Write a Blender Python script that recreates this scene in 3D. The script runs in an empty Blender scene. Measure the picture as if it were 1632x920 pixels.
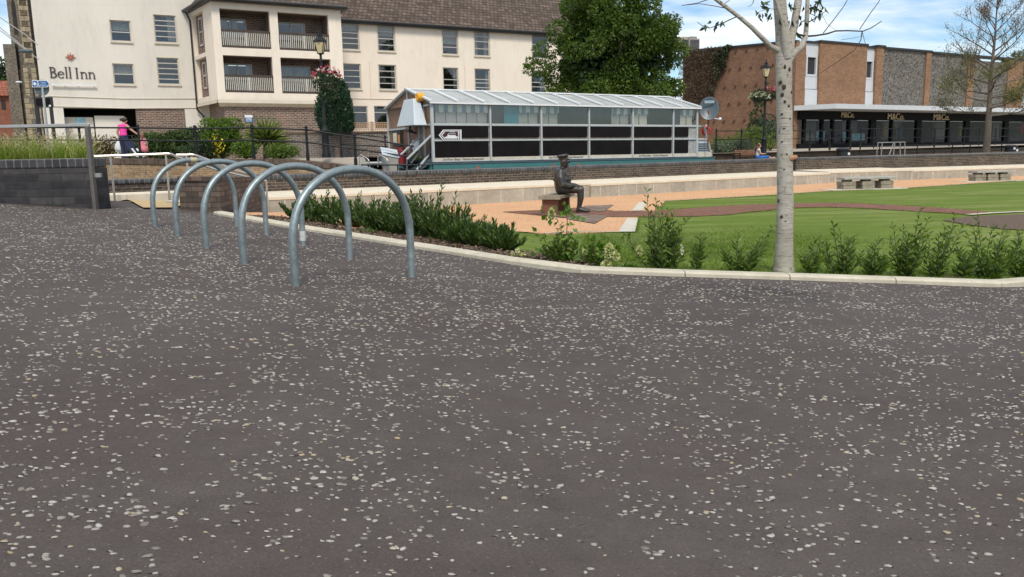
import bpy, bmesh, math, random
import numpy as np
from mathutils import Vector, Matrix

random.seed(7)
RNG = np.random.default_rng(11)
R = math.radians
scene = bpy.context.scene
C = scene.collection

# ------------------------------------------------------------------ camera
FPX = 1271.0
PITCH, ROLL = 0.1616, 0.020
CAMZ = 1.25
_r0 = Vector((1, 0, 0)); _u0 = Vector((0, math.sin(PITCH), math.cos(PITCH)))
FWD = Vector((0, math.cos(PITCH), -math.sin(PITCH)))
UP = _u0 * math.cos(ROLL) + _r0 * math.sin(ROLL)
RIGHT = _r0 * math.cos(ROLL) - _u0 * math.sin(ROLL)
cam_d = bpy.data.cameras.new("camera")
cam_d.sensor_width = 36.0
cam_d.lens = 36.0 * FPX / 1632.0
cam_d.clip_start = 0.05
cam_d.clip_end = 3000
cam = bpy.data.objects.new("camera", cam_d)
C.objects.link(cam)
cam.matrix_world = Matrix(((RIGHT.x, UP.x, -FWD.x, 0), (RIGHT.y, UP.y, -FWD.y, 0), (RIGHT.z, UP.z, -FWD.z, CAMZ), (0, 0, 0, 1)))
scene.camera = cam

# ------------------------------------------------------------------ world and sun
SUN_AZ, SUN_EL = R(172), R(50)          # azimuth clockwise from +Y
w = bpy.data.worlds.new("World"); scene.world = w; w.use_nodes = True
nt = w.node_tree; nt.nodes.clear()
out = nt.nodes.new("ShaderNodeOutputWorld"); bg = nt.nodes.new("ShaderNodeBackground")
sky = nt.nodes.new("ShaderNodeTexSky"); sky.sky_type = 'NISHITA'; sky.sun_disc = False
sky.sun_elevation = SUN_EL; sky.sun_rotation = SUN_AZ; sky.air_density = 1.0; sky.dust_density = 0.6; sky.ozone_density = 2.5
tc = nt.nodes.new("ShaderNodeTexCoord")
mp = nt.nodes.new("ShaderNodeMapping"); mp.inputs['Scale'].default_value = (2.2, 2.2, 13.0); mp.inputs['Location'].default_value = (0.7, 1.9, 0.35)
ns = nt.nodes.new("ShaderNodeTexNoise"); ns.inputs['Scale'].default_value = 1.5; ns.inputs['Detail'].default_value = 7; ns.inputs['Roughness'].default_value = 0.56; ns.inputs['Distortion'].default_value = 0.35
rp = nt.nodes.new("ShaderNodeValToRGB"); rp.color_ramp.elements[0].position = 0.36; rp.color_ramp.elements[1].position = 0.58
mx = nt.nodes.new("ShaderNodeMix"); mx.data_type = 'RGBA'
mx.inputs[7].default_value = (9.0, 9.4, 9.8, 1)
nt.links.new(tc.outputs['Generated'], mp.inputs['Vector']); nt.links.new(mp.outputs[0], ns.inputs['Vector'])
nt.links.new(ns.outputs['Fac'], rp.inputs[0]); nt.links.new(rp.outputs['Color'], mx.inputs[0])
hs = nt.nodes.new('ShaderNodeHueSaturation'); hs.inputs['Saturation'].default_value = 1.35; hs.inputs['Value'].default_value = 1.15; nt.links.new(sky.outputs[0], hs.inputs['Color'])
nt.links.new(hs.outputs[0], mx.inputs[6]); nt.links.new(mx.outputs[2], bg.inputs['Color'])
bg.inputs['Strength'].default_value = 0.10
nt.links.new(bg.outputs[0], out.inputs[0])

sd = bpy.data.lights.new("sun", 'SUN'); sd.energy = 2.3; sd.angle = R(14); sd.color = (1.0, 0.92, 0.80)
sun = bpy.data.objects.new("sun", sd); C.objects.link(sun)
_sv = Vector((math.sin(SUN_AZ) * math.cos(SUN_EL), math.cos(SUN_AZ) * math.cos(SUN_EL), math.sin(SUN_EL)))
sun.rotation_euler = (-_sv).to_track_quat('-Z', 'Y').to_euler()
sun.location = (10, -20, 40)
vs = scene.view_settings
vs.view_transform = 'Standard'; vs.look = 'None'; vs.gamma = 1; vs.use_curve_mapping = False
vs.exposure = 0.30
scene.cycles.max_bounces = 6
scene.cycles.transparent_max_bounces = 8

# ------------------------------------------------------------------ rays of the photograph -> points of the place
CAMP = Vector((0, 0, CAMZ))
def ray(px, py):
    return RIGHT * ((px - 816) / FPX) + UP * ((460 - py) / FPX) + FWD
def at(px, py, Y):
    d = ray(px, py); return CAMP + d * (Y / d.y)
def hitz(px, py, z):
    d = ray(px, py); return CAMP + d * ((z - CAMZ) / d.z)
def hitg(px, py, G):
    d = ray(px, py); t = 6.0
    z = 0.2
    for _ in range(60):
        t = (z - CAMZ) / d.z
        p = CAMP + d * t
        z = 0.5 * z + 0.5 * G(p.x, p.y)
    return Vector((p.x, p.y, G(p.x, p.y)))

class Fr:
    """a vertical-facade frame: x along, y into, z up"""
    def __init__(s, o, ang):
        s.o = Vector(o); s.a = ang
        s.ex = Vector((math.cos(ang), math.sin(ang), 0)); s.ey = Vector((-math.sin(ang), math.cos(ang), 0))
    def L(s, P):
        d = Vector(P) - s.o; return Vector((d.dot(s.ex), d.dot(s.ey), d.z))
    def W(s, p):
        return s.o + s.ex * p[0] + s.ey * p[1] + Vector((0, 0, p[2]))
    def pix(s, px, py, off=0.0):
        d = ray(px, py); o = s.o + s.ey * off
        t = (o - CAMP).dot(s.ey) / d.dot(s.ey)
        return s.L(CAMP + d * t)
    def rect(s, x0, y0, x1, y1, off=0.0):
        ym, xm = (y0 + y1) / 2, (x0 + x1) / 2
        a = s.pix(x0, ym, off).x; b = s.pix(x1, ym, off).x
        t = s.pix(xm, y0, off).z; u = s.pix(xm, y1, off).z
        return a, b, u, t

# ------------------------------------------------------------------ object helpers
def tag(o, label=None, cat=None, group=None, kind=None):
    if label: o['label'] = label
    if cat: o['category'] = cat
    if group: o['group'] = group
    if kind: o['kind'] = kind
    return o
def thing(name, label, cat, loc=(0, 0, 0), rotz=0.0, group=None):
    o = bpy.data.objects.new(name, None); C.objects.link(o)
    o.empty_display_size = 0.2
    o.location = loc; o.rotation_euler = (0, 0, rotz)
    return tag(o, label, cat, group)
def link(name, me, parent=None, loc=None, rotz=0.0):
    o = bpy.data.objects.new(name, me); C.objects.link(o)
    if parent is not None: o.parent = parent
    if loc is not None: o.location = loc
    if rotz: o.rotation_euler = (0, 0, rotz)
    return o
def copy_tree(o, parent=None):
    c = o.copy(); C.objects.link(c)
    if parent is not None: c.parent = parent
    for ch in list(o.children): copy_tree(ch, c)
    return c

class MB:
    def __init__(s): s.v = []; s.f = []
    def add(s, vs, fs):
        n = len(s.v); s.v += [tuple(p) for p in vs]; s.f += [tuple(i + n for i in f) for f in fs]; return s
    def quad(s, a, b, c, d): return s.add([a, b, c, d], [(0, 1, 2, 3)])
    def poly(s, pts): return s.add(pts, [tuple(range(len(pts)))])
    def box(s, x0, x1, y0, y1, z0, z1):
        v = [(x0, y0, z0), (x1, y0, z0), (x1, y1, z0), (x0, y1, z0), (x0, y0, z1), (x1, y0, z1), (x1, y1, z1), (x0, y1, z1)]
        return s.add(v, [(3, 2, 1, 0), (4, 5, 6, 7), (0, 1, 5, 4), (1, 2, 6, 5), (2, 3, 7, 6), (3, 0, 4, 7)])
    def bar(s, a, b, w, h=None, up=(0, 0, 1)):
        """box along a->b, width w, height h"""
        a = Vector(a); b = Vector(b); h = w if h is None else h
        d = (b - a).normalized(); u = Vector(up)
        x = d.cross(u)
        if x.length < 1e-4: x = d.cross(Vector((1, 0, 0)))
        x.normalize(); y = x.cross(d).normalized()
        x *= w / 2; y *= h / 2
        v = [a - x - y, a + x - y, a + x + y, a - x + y, b - x - y, b + x - y, b + x + y, b - x + y]
        return s.add(v, [(3, 2, 1, 0), (4, 5, 6, 7), (0, 1, 5, 4), (1, 2, 6, 5), (2, 3, 7, 6), (3, 0, 4, 7)])
    def tube(s, pts, r, n=8, cap=True):
        pts = [Vector(p) for p in pts]
        rs = list(r) if hasattr(r, '__len__') else [r] * len(pts)
        vs = []; fs = []; prev = None
        for i, p in enumerate(pts):
            if i == 0: d = pts[1] - p
            elif i == len(pts) - 1: d = p - pts[i - 1]
            else: d = (pts[i + 1] - p).normalized() + (p - pts[i - 1]).normalized()
            d.normalize()
            if prev is None:
                prev = d.cross(Vector((0, 0, 1)))
                if prev.length < 1e-3: prev = d.cross(Vector((1, 0, 0)))
            x = (prev - d * prev.dot(d)).normalized(); prev = x; y = d.cross(x)
            for k in range(n):
                a = 2 * math.pi * k / n
                vs.append(p + x * (rs[i] * math.cos(a)) + y * (rs[i] * math.sin(a)))
        for i in range(len(pts) - 1):
            for k in range(n):
                k2 = (k + 1) % n
                fs.append((i * n + k, i * n + k2, (i + 1) * n + k2, (i + 1) * n + k))
        if cap:
            fs.append(tuple(range(n - 1, -1, -1))); m = (len(pts) - 1) * n; fs.append(tuple(m + k for k in range(n)))
        return s.add(vs, fs)
    def lathe(s, prof, c=(0, 0, 0), n=16, squash=1.0):
        vs = []; fs = []
        for r, z in prof:
            for k in range(n):
                a = 2 * math.pi * k / n
                vs.append((c[0] + r * math.cos(a), c[1] + r * math.sin(a) * squash, c[2] + z))
        for i in range(len(prof) - 1):
            for k in range(n):
                k2 = (k + 1) % n
                fs.append((i * n + k, i * n + k2, (i + 1) * n + k2, (i + 1) * n + k))
        fs.append(tuple(range(n - 1, -1, -1))); m = (len(prof) - 1) * n; fs.append(tuple(m + k for k in range(n)))
        return s.add(vs, fs)
    def ball(s, c, rx, ry=None, rz=None, n=12, m=8):
        ry = rx if ry is None else ry; rz = rx if rz is None else rz
        prof = []
        vs = []; fs = []
        for i in range(1, m):
            t = math.pi * i / m
            for k in range(n):
                a = 2 * math.pi * k / n
                vs.append((c[0] + rx * math.sin(t) * math.cos(a), c[1] + ry * math.sin(t) * math.sin(a), c[2] - rz * math.cos(t)))
        for i in range(m - 2):
            for k in range(n):
                k2 = (k + 1) % n
                fs.append((i * n + k, i * n + k2, (i + 1) * n + k2, (i + 1) * n + k))
        fs.append(tuple(range(n - 1, -1, -1))); q = (m - 2) * n; fs.append(tuple(q + k for k in range(n)))
        return s.add(vs, fs)
    def prism(s, poly, z0, z1):
        n = len(poly)
        vs = [(p[0], p[1], z0) for p in poly] + [(p[0], p[1], z1) for p in poly]
        fs = [tuple(range(n - 1, -1, -1)), tuple(range(n, 2 * n))] + [(i, (i + 1) % n, n + (i + 1) % n, n + i) for i in range(n)]
        return s.add(vs, fs)
    def plate(s, poly_xz, y0, y1):
        """polygon drawn in the x-z plane, thickness along y"""
        n = len(poly_xz)
        vs = [(p[0], y0, p[1]) for p in poly_xz] + [(p[0], y1, p[1]) for p in poly_xz]
        fs = [tuple(range(n)), tuple(range(2 * n - 1, n - 1, -1))] + [(i, n + i, n + (i + 1) % n, (i + 1) % n) for i in range(n)]
        return s.add(vs, fs)
    def holes(s, s0, s1, z0, z1, hl, P, depth):
        """wall sheet with openings and reveals; P(s, z, d) -> point"""
        xs = sorted(set([s0, s1] + [h[0] for h in hl] + [h[1] for h in hl])); zs = sorted(set([z0, z1] + [h[2] for h in hl] + [h[3] for h in hl]))
        xs = [x for x in xs if s0 <= x <= s1]; zs = [z for z in zs if z0 <= z <= z1]
        for i in range(len(xs) - 1):
            for j in range(len(zs) - 1):
                cx = (xs[i] + xs[i + 1]) / 2; cz = (zs[j] + zs[j + 1]) / 2
                if any(h[0] < cx < h[1] and h[2] < cz < h[3] for h in hl): continue
                s.quad(P(xs[i], zs[j], 0), P(xs[i + 1], zs[j], 0), P(xs[i + 1], zs[j + 1], 0), P(xs[i], zs[j + 1], 0))
        for a, b, c, d in hl:
            s.quad(P(a, c, 0), P(a, d, 0), P(a, d, depth), P(a, c, depth))
            s.quad(P(b, d, 0), P(b, c, 0), P(b, c, depth), P(b, d, depth))
            s.quad(P(a, d, 0), P(b, d, 0), P(b, d, depth), P(a, d, depth))
            s.quad(P(b, c, 0), P(a, c, 0), P(a, c, depth), P(b, c, depth))
        return s
    def build(s, name, mat, parent=None, smooth=False, bevel=0.0, loc=None, rotz=0.0, recalc=True, segs=2):
        me = bpy.data.meshes.new(name)
        me.from_pydata(s.v, [], s.f)
        if recalc:
            bm = bmesh.new(); bm.from_mesh(me)
            bmesh.ops.remove_doubles(bm, verts=bm.verts, dist=1e-5) if smooth else None
            bmesh.ops.recalc_face_normals(bm, faces=bm.faces); bm.to_mesh(me); bm.free()
        if smooth:
            me.polygons.foreach_set('use_smooth', [True] * len(me.polygons))
        me.materials.append(mat)
        o = link(name, me, parent, loc, rotz)
        if bevel:
            b = o.modifiers.new("bevel", 'BEVEL'); b.width = bevel; b.segments = segs; b.limit_method = 'ANGLE'; b.angle_limit = R(35)
        if smooth == 2:
            me.set_sharp_from_angle(angle=R(40))
        return o

def mesh_np(name, verts, faces, mat, parent=None, smooth=False, loc=None):
    """verts (N,3), faces (M,k) numpy arrays"""
    me = bpy.data.meshes.new(name)
    n, m, k = len(verts), len(faces), faces.shape[1]
    me.vertices.add(n); me.vertices.foreach_set('co', np.ascontiguousarray(verts, dtype=np.float32).ravel())
    me.loops.add(m * k); me.loops.foreach_set('vertex_index', np.ascontiguousarray(faces, dtype=np.int32).ravel())
    me.polygons.add(m); me.polygons.foreach_set('loop_start', np.arange(0, m * k, k, dtype=np.int32))
    if smooth: me.polygons.foreach_set('use_smooth', np.ones(m, dtype=bool))
    me.update(calc_edges=True); me.validate()
    me.materials.append(mat)
    return link(name, me, parent, loc)

def norm(a): return a / np.maximum(np.linalg.norm(a, axis=1, keepdims=True), 1e-9)
def leaf_arrays(P, D, L, W, fold=0.25, up=None):
    """folded two-face leaves: base P, direction D (unit), length L, width W"""
    n = len(P)
    L = np.broadcast_to(np.asarray(L, float).reshape(-1, 1), (n, 1)); W = np.broadcast_to(np.asarray(W, float).reshape(-1, 1), (n, 1))
    rnd = norm(RNG.normal(size=(n, 3))) if up is None else up
    side = norm(np.cross(D, rnd)); nrm = np.cross(side, D)
    v = np.empty((n, 4, 3))
    v[:, 0] = P; v[:, 2] = P + D * L - nrm * L * 0.12
    m = P + D * L * 0.45 + nrm * W * fold
    v[:, 1] = m + side * W * 0.5; v[:, 3] = m - side * W * 0.5
    b = (np.arange(n) * 4)[:, None]
    f = np.concatenate([b + np.array([[0, 1, 2]]), b + np.array([[0, 2, 3]])], 1).reshape(-1, 3)
    return v.reshape(-1, 3), f
def leaves(name, P, D, L, W, mat, parent=None, loc=None, fold=0.25, up=None):
    v, f = leaf_arrays(np.asarray(P), norm(np.asarray(D)), L, W, fold, up)
    return mesh_np(name, v, f, mat, parent, False, loc)

def text_mesh(body, size, mat, name, parent, x, y, z, extrude=0.01, rot90=0.0, shear=0.0, sx=1.0, align='CENTER'):
    cu = bpy.data.curves.new(name, 'FONT'); cu.body = body; cu.size = size; cu.extrude = extrude; cu.align_x = align; cu.align_y = 'CENTER'; cu.shear = shear
    o = bpy.data.objects.new(name, cu); C.objects.link(o)
    dg = bpy.context.evaluated_depsgraph_get()
    me = bpy.data.meshes.new_from_object(o.evaluated_get(dg))
    bpy.data.objects.remove(o); bpy.data.curves.remove(cu)
    for v in me.vertices:
        a, b, c = v.co; v.co = (x + a * sx, y - c, z + b)
    me.materials.clear(); me.materials.append(mat)
    return link(name, me, parent)

# ------------------------------------------------------------------ materials
class NT:
    def __init__(s, name):
        s.m = bpy.data.materials.new(name); s.m.use_nodes = True; s.t = s.m.node_tree
        s.b = s.t.nodes.get("Principled BSDF"); s.o = s.t.nodes.get("Material Output")
        s.tc = s.t.nodes.new("ShaderNodeTexCoord"); s.obj = s.tc.outputs['Object']
    def n(s, t, **k):
        nd = s.t.nodes.new(t)
        for a, b in k.items():
            if hasattr(nd, a): setattr(nd, a, b)
        return nd
    def l(s, a, b): s.t.links.new(a, b)
    def noise(s, scale, detail=4, rough=0.6, vec=None, stretch=None, dist=0.0):
        nd = s.n("ShaderNodeTexNoise"); nd.inputs['Scale'].default_value = scale; nd.inputs['Detail'].default_value = detail; nd.inputs['Roughness'].default_value = rough; nd.inputs['Distortion'].default_value = dist
        v = vec or s.obj
        if stretch:
            m = s.n("ShaderNodeMapping"); m.inputs['Scale'].default_value = stretch; s.l(v, m.inputs['Vector']); v = m.outputs[0]
        s.l(v, nd.inputs['Vector']); return nd.outputs['Fac']
    def ramp(s, fac, stops):
        r = s.n("ShaderNodeValToRGB"); e = r.color_ramp.elements
        while len(e) < len(stops): e.new(0.5)
        for i, (p, c) in enumerate(stops):
            e[i].position = p; e[i].color = (c, c, c, 1) if not hasattr(c, '__len__') else (*c[:3], 1)
        s.l(fac, r.inputs[0]); return r.outputs['Color']
    def mix(s, fac, a, b, mode='MIX'):
        m = s.n("ShaderNodeMix"); m.data_type = 'RGBA'; m.blend_type = mode
        for sock, v in ((m.inputs[0], fac), (m.inputs[6], a), (m.inputs[7], b)):
            if hasattr(v, 'links') or hasattr(v, 'node'): s.l(v, sock)
            elif hasattr(v, '__len__'): sock.default_value = (*v[:3], 1)
            else: sock.default_value = v if sock.type == 'VALUE' else (v, v, v, 1)
        return m.outputs[2]
    def math(s, op, a, b=0.0, clamp=False):
        m = s.n("ShaderNodeMath"); m.operation = op; m.use_clamp = clamp
        for i, v in enumerate((a, b)):
            if hasattr(v, 'node'): s.l(v, m.inputs[i])
            else: m.inputs[i].default_value = v
        return m.outputs[0]
    def bump(s, h, strength=0.3, dist=0.01, prev=None):
        b = s.n("ShaderNodeBump"); b.inputs['Strength'].default_value = strength; b.inputs['Distance'].default_value = dist
        s.l(h, b.inputs['Height'])
        if prev is not None: s.l(prev, b.inputs['Normal'])
        s.l(b.outputs[0], s.b.inputs['Normal']); return b.outputs[0]
    def col(s, c):
        if hasattr(c, 'node'): s.l(c, s.b.inputs['Base Color'])
        else: s.b.inputs['Base Color'].default_value = (*c[:3], 1)
    def set(s, rough=0.6, metal=0.0, spec=0.5):
        s.b.inputs['Roughness'].default_value = rough; s.b.inputs['Metallic'].default_value = metal; s.b.inputs['Specular IOR Level'].default_value = spec
    def wallvec(s, off=(0, 0, 0)):
        """(along, up, 0) coordinates on walls, (x, y) on flat tops"""
        sx = s.n("ShaderNodeSeparateXYZ"); s.l(s.obj, sx.inputs[0])
        sn = s.n("ShaderNodeSeparateXYZ"); s.l(s.tc.outputs['Normal'], sn.inputs[0])
        ax = s.math('GREATER_THAN', s.math('ABSOLUTE', sn.outputs[0]), 0.72)
        az = s.math('GREATER_THAN', s.math('ABSOLUTE', sn.outputs[2]), 0.72)
        u = s.math('ADD', s.math('MULTIPLY', sx.outputs[0], s.math('SUBTRACT', 1.0, ax)), s.math('MULTIPLY', sx.outputs[1], ax))
        v = s.math('ADD', s.math('MULTIPLY', sx.outputs[2], s.math('SUBTRACT', 1.0, az)), s.math('MULTIPLY', sx.outputs[1], az))
        c = s.n("ShaderNodeCombineXYZ"); s.l(u, c.inputs[0]); s.l(v, c.inputs[1]); return c.outputs[0]

def plain(name, c, rough=0.6, metal=0.0, var=0.12, scale=3.0, bump=0.0, bscale=40.0, spec=0.5, dirt=0.0):
    t = NT(name); t.set(rough, metal, spec)
    f = t.noise(scale, 6)
    lo = tuple(x * (1 - var) for x in c); hi = tuple(min(1, x * (1 + var)) for x in c)
    k = t.ramp(f, [(0.3, lo), (0.7, hi)])
    if dirt:
        d = t.ramp(t.noise(scale * 2.3, 8, 0.7), [(0.5, 0.0), (0.75, 1.0)])
        k = t.mix(t.math('MULTIPLY', d, dirt), k, tuple(x * 0.45 for x in c))
    t.col(k)
    if bump: t.bump(t.noise(bscale, 4), bump, 0.01)
    return t.m

def brick(name, c1, c2, mortar, bw=0.225, bh=0.075, ms=0.010, rough=0.85, var=0.5, bump=0.5, stain=0.25):
    t = NT(name); t.set(rough, 0, 0.3)
    b = t.n("ShaderNodeTexBrick"); v = t.wallvec(); t.l(v, b.inputs['Vector'])
    b.inputs['Color1'].default_value = (*c1, 1); b.inputs['Color2'].default_value = (*c2, 1); b.inputs['Mortar'].default_value = (*mortar, 1)
    b.inputs['Scale'].default_value = 1.0; b.inputs['Brick Width'].default_value = bw; b.inputs['Row Height'].default_value = bh; b.inputs['Mortar Size'].default_value = ms; b.inputs['Mortar Smooth'].default_value = 0.2; b.inputs['Bias'].default_value = 0.0
    n1 = t.ramp(t.noise(1.1, 7, 0.65), [(0.3, 1 - stain), (0.7, 1 + stain * 0.35)])
    n2 = t.ramp(t.noise(9.0, 5, 0.6), [(0.3, 1 - var * 0.4), (0.7, 1 + var * 0.4)])
    k = t.mix(1.0, b.outputs['Color'], n1, 'MULTIPLY'); k = t.mix(1.0, k, n2, 'MULTIPLY')
    t.col(k)
    inv = t.math('SUBTRACT', 1.0, b.outputs['Fac'])
    t.bump(t.math('ADD', inv, t.math('MULTIPLY', t.noise(60, 3), 0.3)), bump, 0.006)
    return t.m

def leafmat(name, c1, c2, c3=None, trans=0.3, rough=0.45, spec=0.4):
    t = NT(name); t.set(rough, 0, spec)
    g = t.n("ShaderNodeNewGeometry")
    st = [(0.0, c1), (0.6, c2)] + ([(1.0, c3)] if c3 else [])
    k = t.ramp(g.outputs['Random Per Island'], st)
    f = t.ramp(t.noise(1.3, 3), [(0.3, 0.75), (0.7, 1.2)])
    k = t.mix(1.0, k, f, 'MULTIPLY')
    t.col(k)
    if trans:
        tr = t.n("ShaderNodeBsdfTranslucent"); t.l(t.mix(1.0, k, (1.2, 1.35, 0.6), 'MULTIPLY'), tr.inputs[0])
        ms = t.n("ShaderNodeMixShader"); ms.inputs[0].default_value = trans
        t.l(t.b.outputs[0], ms.inputs[1]); t.l(tr.outputs[0], ms.inputs[2]); t.l(ms.outputs[0], t.o.inputs[0])
    return t.m

def glassmat(name, tint=(0.75, 0.8, 0.8), refl=0.25, rough=0.03):
    t = NT(name)
    tr = t.n("ShaderNodeBsdfTransparent"); tr.inputs[0].default_value = (*tint, 1)
    gl = t.n("ShaderNodeBsdfGlossy"); gl.inputs['Roughness'].default_value = rough; gl.inputs[0].default_value = (0.9, 0.95, 1, 1)
    wv = t.bump(t.noise(1.5, 2), 0.08, 0.02); t.l(wv, gl.inputs['Normal'])
    ms = t.n("ShaderNodeMixShader"); fr = t.n("ShaderNodeFresnel"); fr.inputs[0].default_value = 1.5
    t.l(t.math('ADD', t.math('MULTIPLY', fr.outputs[0], 0.45), refl, True), ms.inputs[0])
    t.l(tr.outputs[0], ms.inputs[1]); t.l(gl.outputs[0], ms.inputs[2]); t.l(ms.outputs[0], t.o.inputs[0])
    return t.m

M = {}
def tarmac_mat():
    t = NT("tarmac"); t.set(0.82, 0, 0.35)
    big = t.ramp(t.noise(0.55, 6, 0.6), [(0.3, (0.066, 0.053, 0.046)), (0.7, (0.092, 0.075, 0.066))])
    big = t.mix(t.ramp(t.noise(0.9, 5, 0.6, stretch=(0.7, 1.3, 1)), [(0.40, 0.0), (0.66, 0.7)]), big, (0.066, 0.047, 0.042))
    fine = t.ramp(t.noise(160, 4, 0.7), [(0.25, 0.62), (0.75, 1.35)])
    med = t.ramp(t.noise(9, 6, 0.7), [(0.3, 0.85), (0.7, 1.12)])
    k = t.mix(1.0, t.mix(1.0, big, fine, 'MULTIPLY'), med, 'MULTIPLY')
    # small pale grit in the binder
    vo = t.n("ShaderNodeTexVoronoi"); vo.inputs['Scale'].default_value = 95; t.l(t.obj, vo.inputs['Vector'])
    sp = t.math('MULTIPLY', t.math('LESS_THAN', vo.outputs['Distance'], 0.22), t.math('GREATER_THAN', t.noise(70, 2), 0.60))
    k = t.mix(t.math('MULTIPLY', sp, 0.55), k, (0.22, 0.2, 0.18))
    crv = t.ramp(t.noise(34, 7, 0.78, stretch=(0.8, 1.6, 1)), [(0.60, 0.0), (0.66, 1.0)])
    crv = t.math('MULTIPLY', crv, t.ramp(t.noise(5, 4, 0.6), [(0.45, 0.0), (0.62, 1.0)]))
    k = t.mix(t.math('MULTIPLY', crv, 0.75), k, (0.016, 0.012, 0.010))
    # dark damp stain near the planting
    sx = t.n("ShaderNodeVectorMath"); sx.operation = 'DISTANCE'; t.l(t.obj, sx.inputs[0]); sx.inputs[1].default_value = (1.85, 6.0, 0.2)
    stn = t.math('MULTIPLY', t.math('SUBTRACT', 0.75, sx.outputs['Value'], True), t.ramp(t.noise(3.2, 5), [(0.42, 0.0), (0.58, 1.3)]))
    k = t.mix(t.math('MULTIPLY', stn, 1.0, True), k, (0.018, 0.015, 0.013))
    t.col(k)
    b = t.bump(t.noise(140, 5, 0.75), 0.55, 0.006); t.bump(t.noise(14, 4), 0.35, 0.02, b)
    return t.m
M['tarmac'] = tarmac_mat()
def chip_mat():
    t = NT("chip"); t.set(0.8, 0, 0.3)
    g = t.n("ShaderNodeNewGeometry")
    k = t.ramp(g.outputs['Random Per Island'], [(0.0, (0.18, 0.164, 0.142)), (0.45, (0.31, 0.29, 0.255)), (0.92, (0.44, 0.42, 0.38)), (1.0, (0.38, 0.30, 0.17))])
    k = t.mix(1.0, k, t.ramp(t.noise(160, 4, 0.7), [(0.3, 0.65), (0.7, 1.15)]), 'MULTIPLY')
    t.col(k); t.bump(t.noise(220, 3), 0.5, 0.003); return t.m
M['chip'] = chip_mat()
def grass_mat():
    t = NT("lawn"); t.set(0.9, 0, 0.15)
    a = t.noise(0.9, 6, 0.6, stretch=(0.35, 1.3, 1)); b = t.noise(55, 4, 0.75, stretch=(0.5, 1.5, 1)); c = t.noise(5, 5, 0.7, stretch=(0.3, 1.4, 1))
    k = t.ramp(a, [(0.3, (0.094, 0.152, 0.015)), (0.50, (0.130, 0.184, 0.026)), (0.70, (0.220, 0.245, 0.082))])
    k = t.mix(1.0, k, t.ramp(b, [(0.25, 0.5), (0.75, 1.4)]), 'MULTIPLY'); k = t.mix(1.0, k, t.ramp(c, [(0.3, 0.75), (0.7, 1.2)]), 'MULTIPLY')
    t.col(k); t.bump(t.noise(90, 4, 0.7), 0.4, 0.02); return t.m
M['lawn'] = grass_mat()
def resin_mat():
    t = NT("resin gravel"); t.set(0.85, 0, 0.3)
    vo = t.n("ShaderNodeTexVoronoi"); vo.inputs['Scale'].default_value = 60; t.l(t.obj, vo.inputs['Vector'])
    k = t.ramp(vo.outputs['Color'], [(0.1, (0.42, 0.20, 0.085)), (0.5, (0.62, 0.35, 0.18)), (0.9, (0.72, 0.47, 0.28))])
    k = t.mix(1.0, k, t.ramp(t.noise(0.7, 6, 0.7), [(0.3, 0.88), (0.7, 1.06)]), 'MULTIPLY')
    t.col(k); t.bump(vo.outputs['Distance'], 0.4, 0.01); return t.m
M['resin'] = resin_mat()
def mulch_mat():
    t = NT("mulch"); t.set(0.95, 0, 0.1)
    k = t.ramp(t.noise(38, 6, 0.8, stretch=(1, 2.2, 1)), [(0.3, (0.080, 0.056, 0.042)), (0.50, (0.200, 0.148, 0.112)), (0.70, (0.40, 0.31, 0.24))])
    t.col(k); t.bump(t.noise(45, 6, 0.8), 1.0, 0.05); return t.m
M['mulch'] = mulch_mat()
M['kerb'] = plain("kerb stone", (0.52, 0.475, 0.37), 0.85, var=0.16, scale=5, bump=0.3, bscale=120, dirt=0.35)
M['slab'] = plain("pale slab", (0.55, 0.51, 0.42), 0.85, var=0.12, scale=3, bump=0.2, dirt=0.2)
M['paver'] = brick("brick pavers", (0.165, 0.068, 0.040), (0.235, 0.105, 0.065), (0.15, 0.10, 0.07), 0.21, 0.105, 0.008, stain=0.15)
M['paver_grey'] = brick("grey pavers", (0.15, 0.085, 0.062), (0.30, 0.24, 0.19), (0.17, 0.14, 0.11), 0.21, 0.105, 0.012)
M['tactile'] = plain("tactile paving", (0.50, 0.37, 0.19), 0.85, var=0.1, scale=6)
M['galv'] = (lambda t: (t.set(0.48, 0.75, 0.5), t.col(t.mix(1.0, t.ramp(t.noise(3, 6, 0.7), [(0.3, (0.225, 0.275, 0.285)), (0.7, (0.35, 0.405, 0.41))]), t.ramp(t.noise(22, 5, 0.7), [(0.3, 0.72), (0.7, 1.15)]), 'MULTIPLY')), t.bump(t.noise(30, 4), 0.08, 0.004), t.m)[-1])(NT("galvanised steel"))
M['steel'] = plain("brushed stainless steel", (0.52, 0.50, 0.47), 0.32, 0.9, var=0.08, scale=8)
M['blackiron'] = plain("black painted iron", (0.014, 0.016, 0.018), 0.55, var=0.25, scale=6, bump=0.1, spec=0.25)
M['darkbrick'] = brick("blue black engineering brick", (0.030, 0.030, 0.034), (0.075, 0.070, 0.070), (0.045, 0.042, 0.040), 0.34, 0.112, 0.010, rough=0.6, stain=0.35)
M['darkcap'] = brick("blue bullnose coping", (0.040, 0.042, 0.050), (0.085, 0.085, 0.095), (0.17, 0.155, 0.13), 0.112, 0.26, 0.010, rough=0.5)
M['riverbrick'] = brick("dark river wall brick", (0.042, 0.034, 0.030), (0.105, 0.075, 0.058), (0.20, 0.165, 0.125), 0.225, 0.075, 0.009, stain=0.4, var=0.9)
M['pierbrick'] = brick("brown pier brick", (0.080, 0.062, 0.052), (0.175, 0.130, 0.103), (0.062, 0.050, 0.043), 0.225, 0.085, 0.008, stain=0.25)
M['buff'] = brick("buff brick", (0.26, 0.16, 0.085), (0.40, 0.26, 0.14), (0.36, 0.29, 0.21), 0.225, 0.075, 0.010, stain=0.45, var=0.8)
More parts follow.
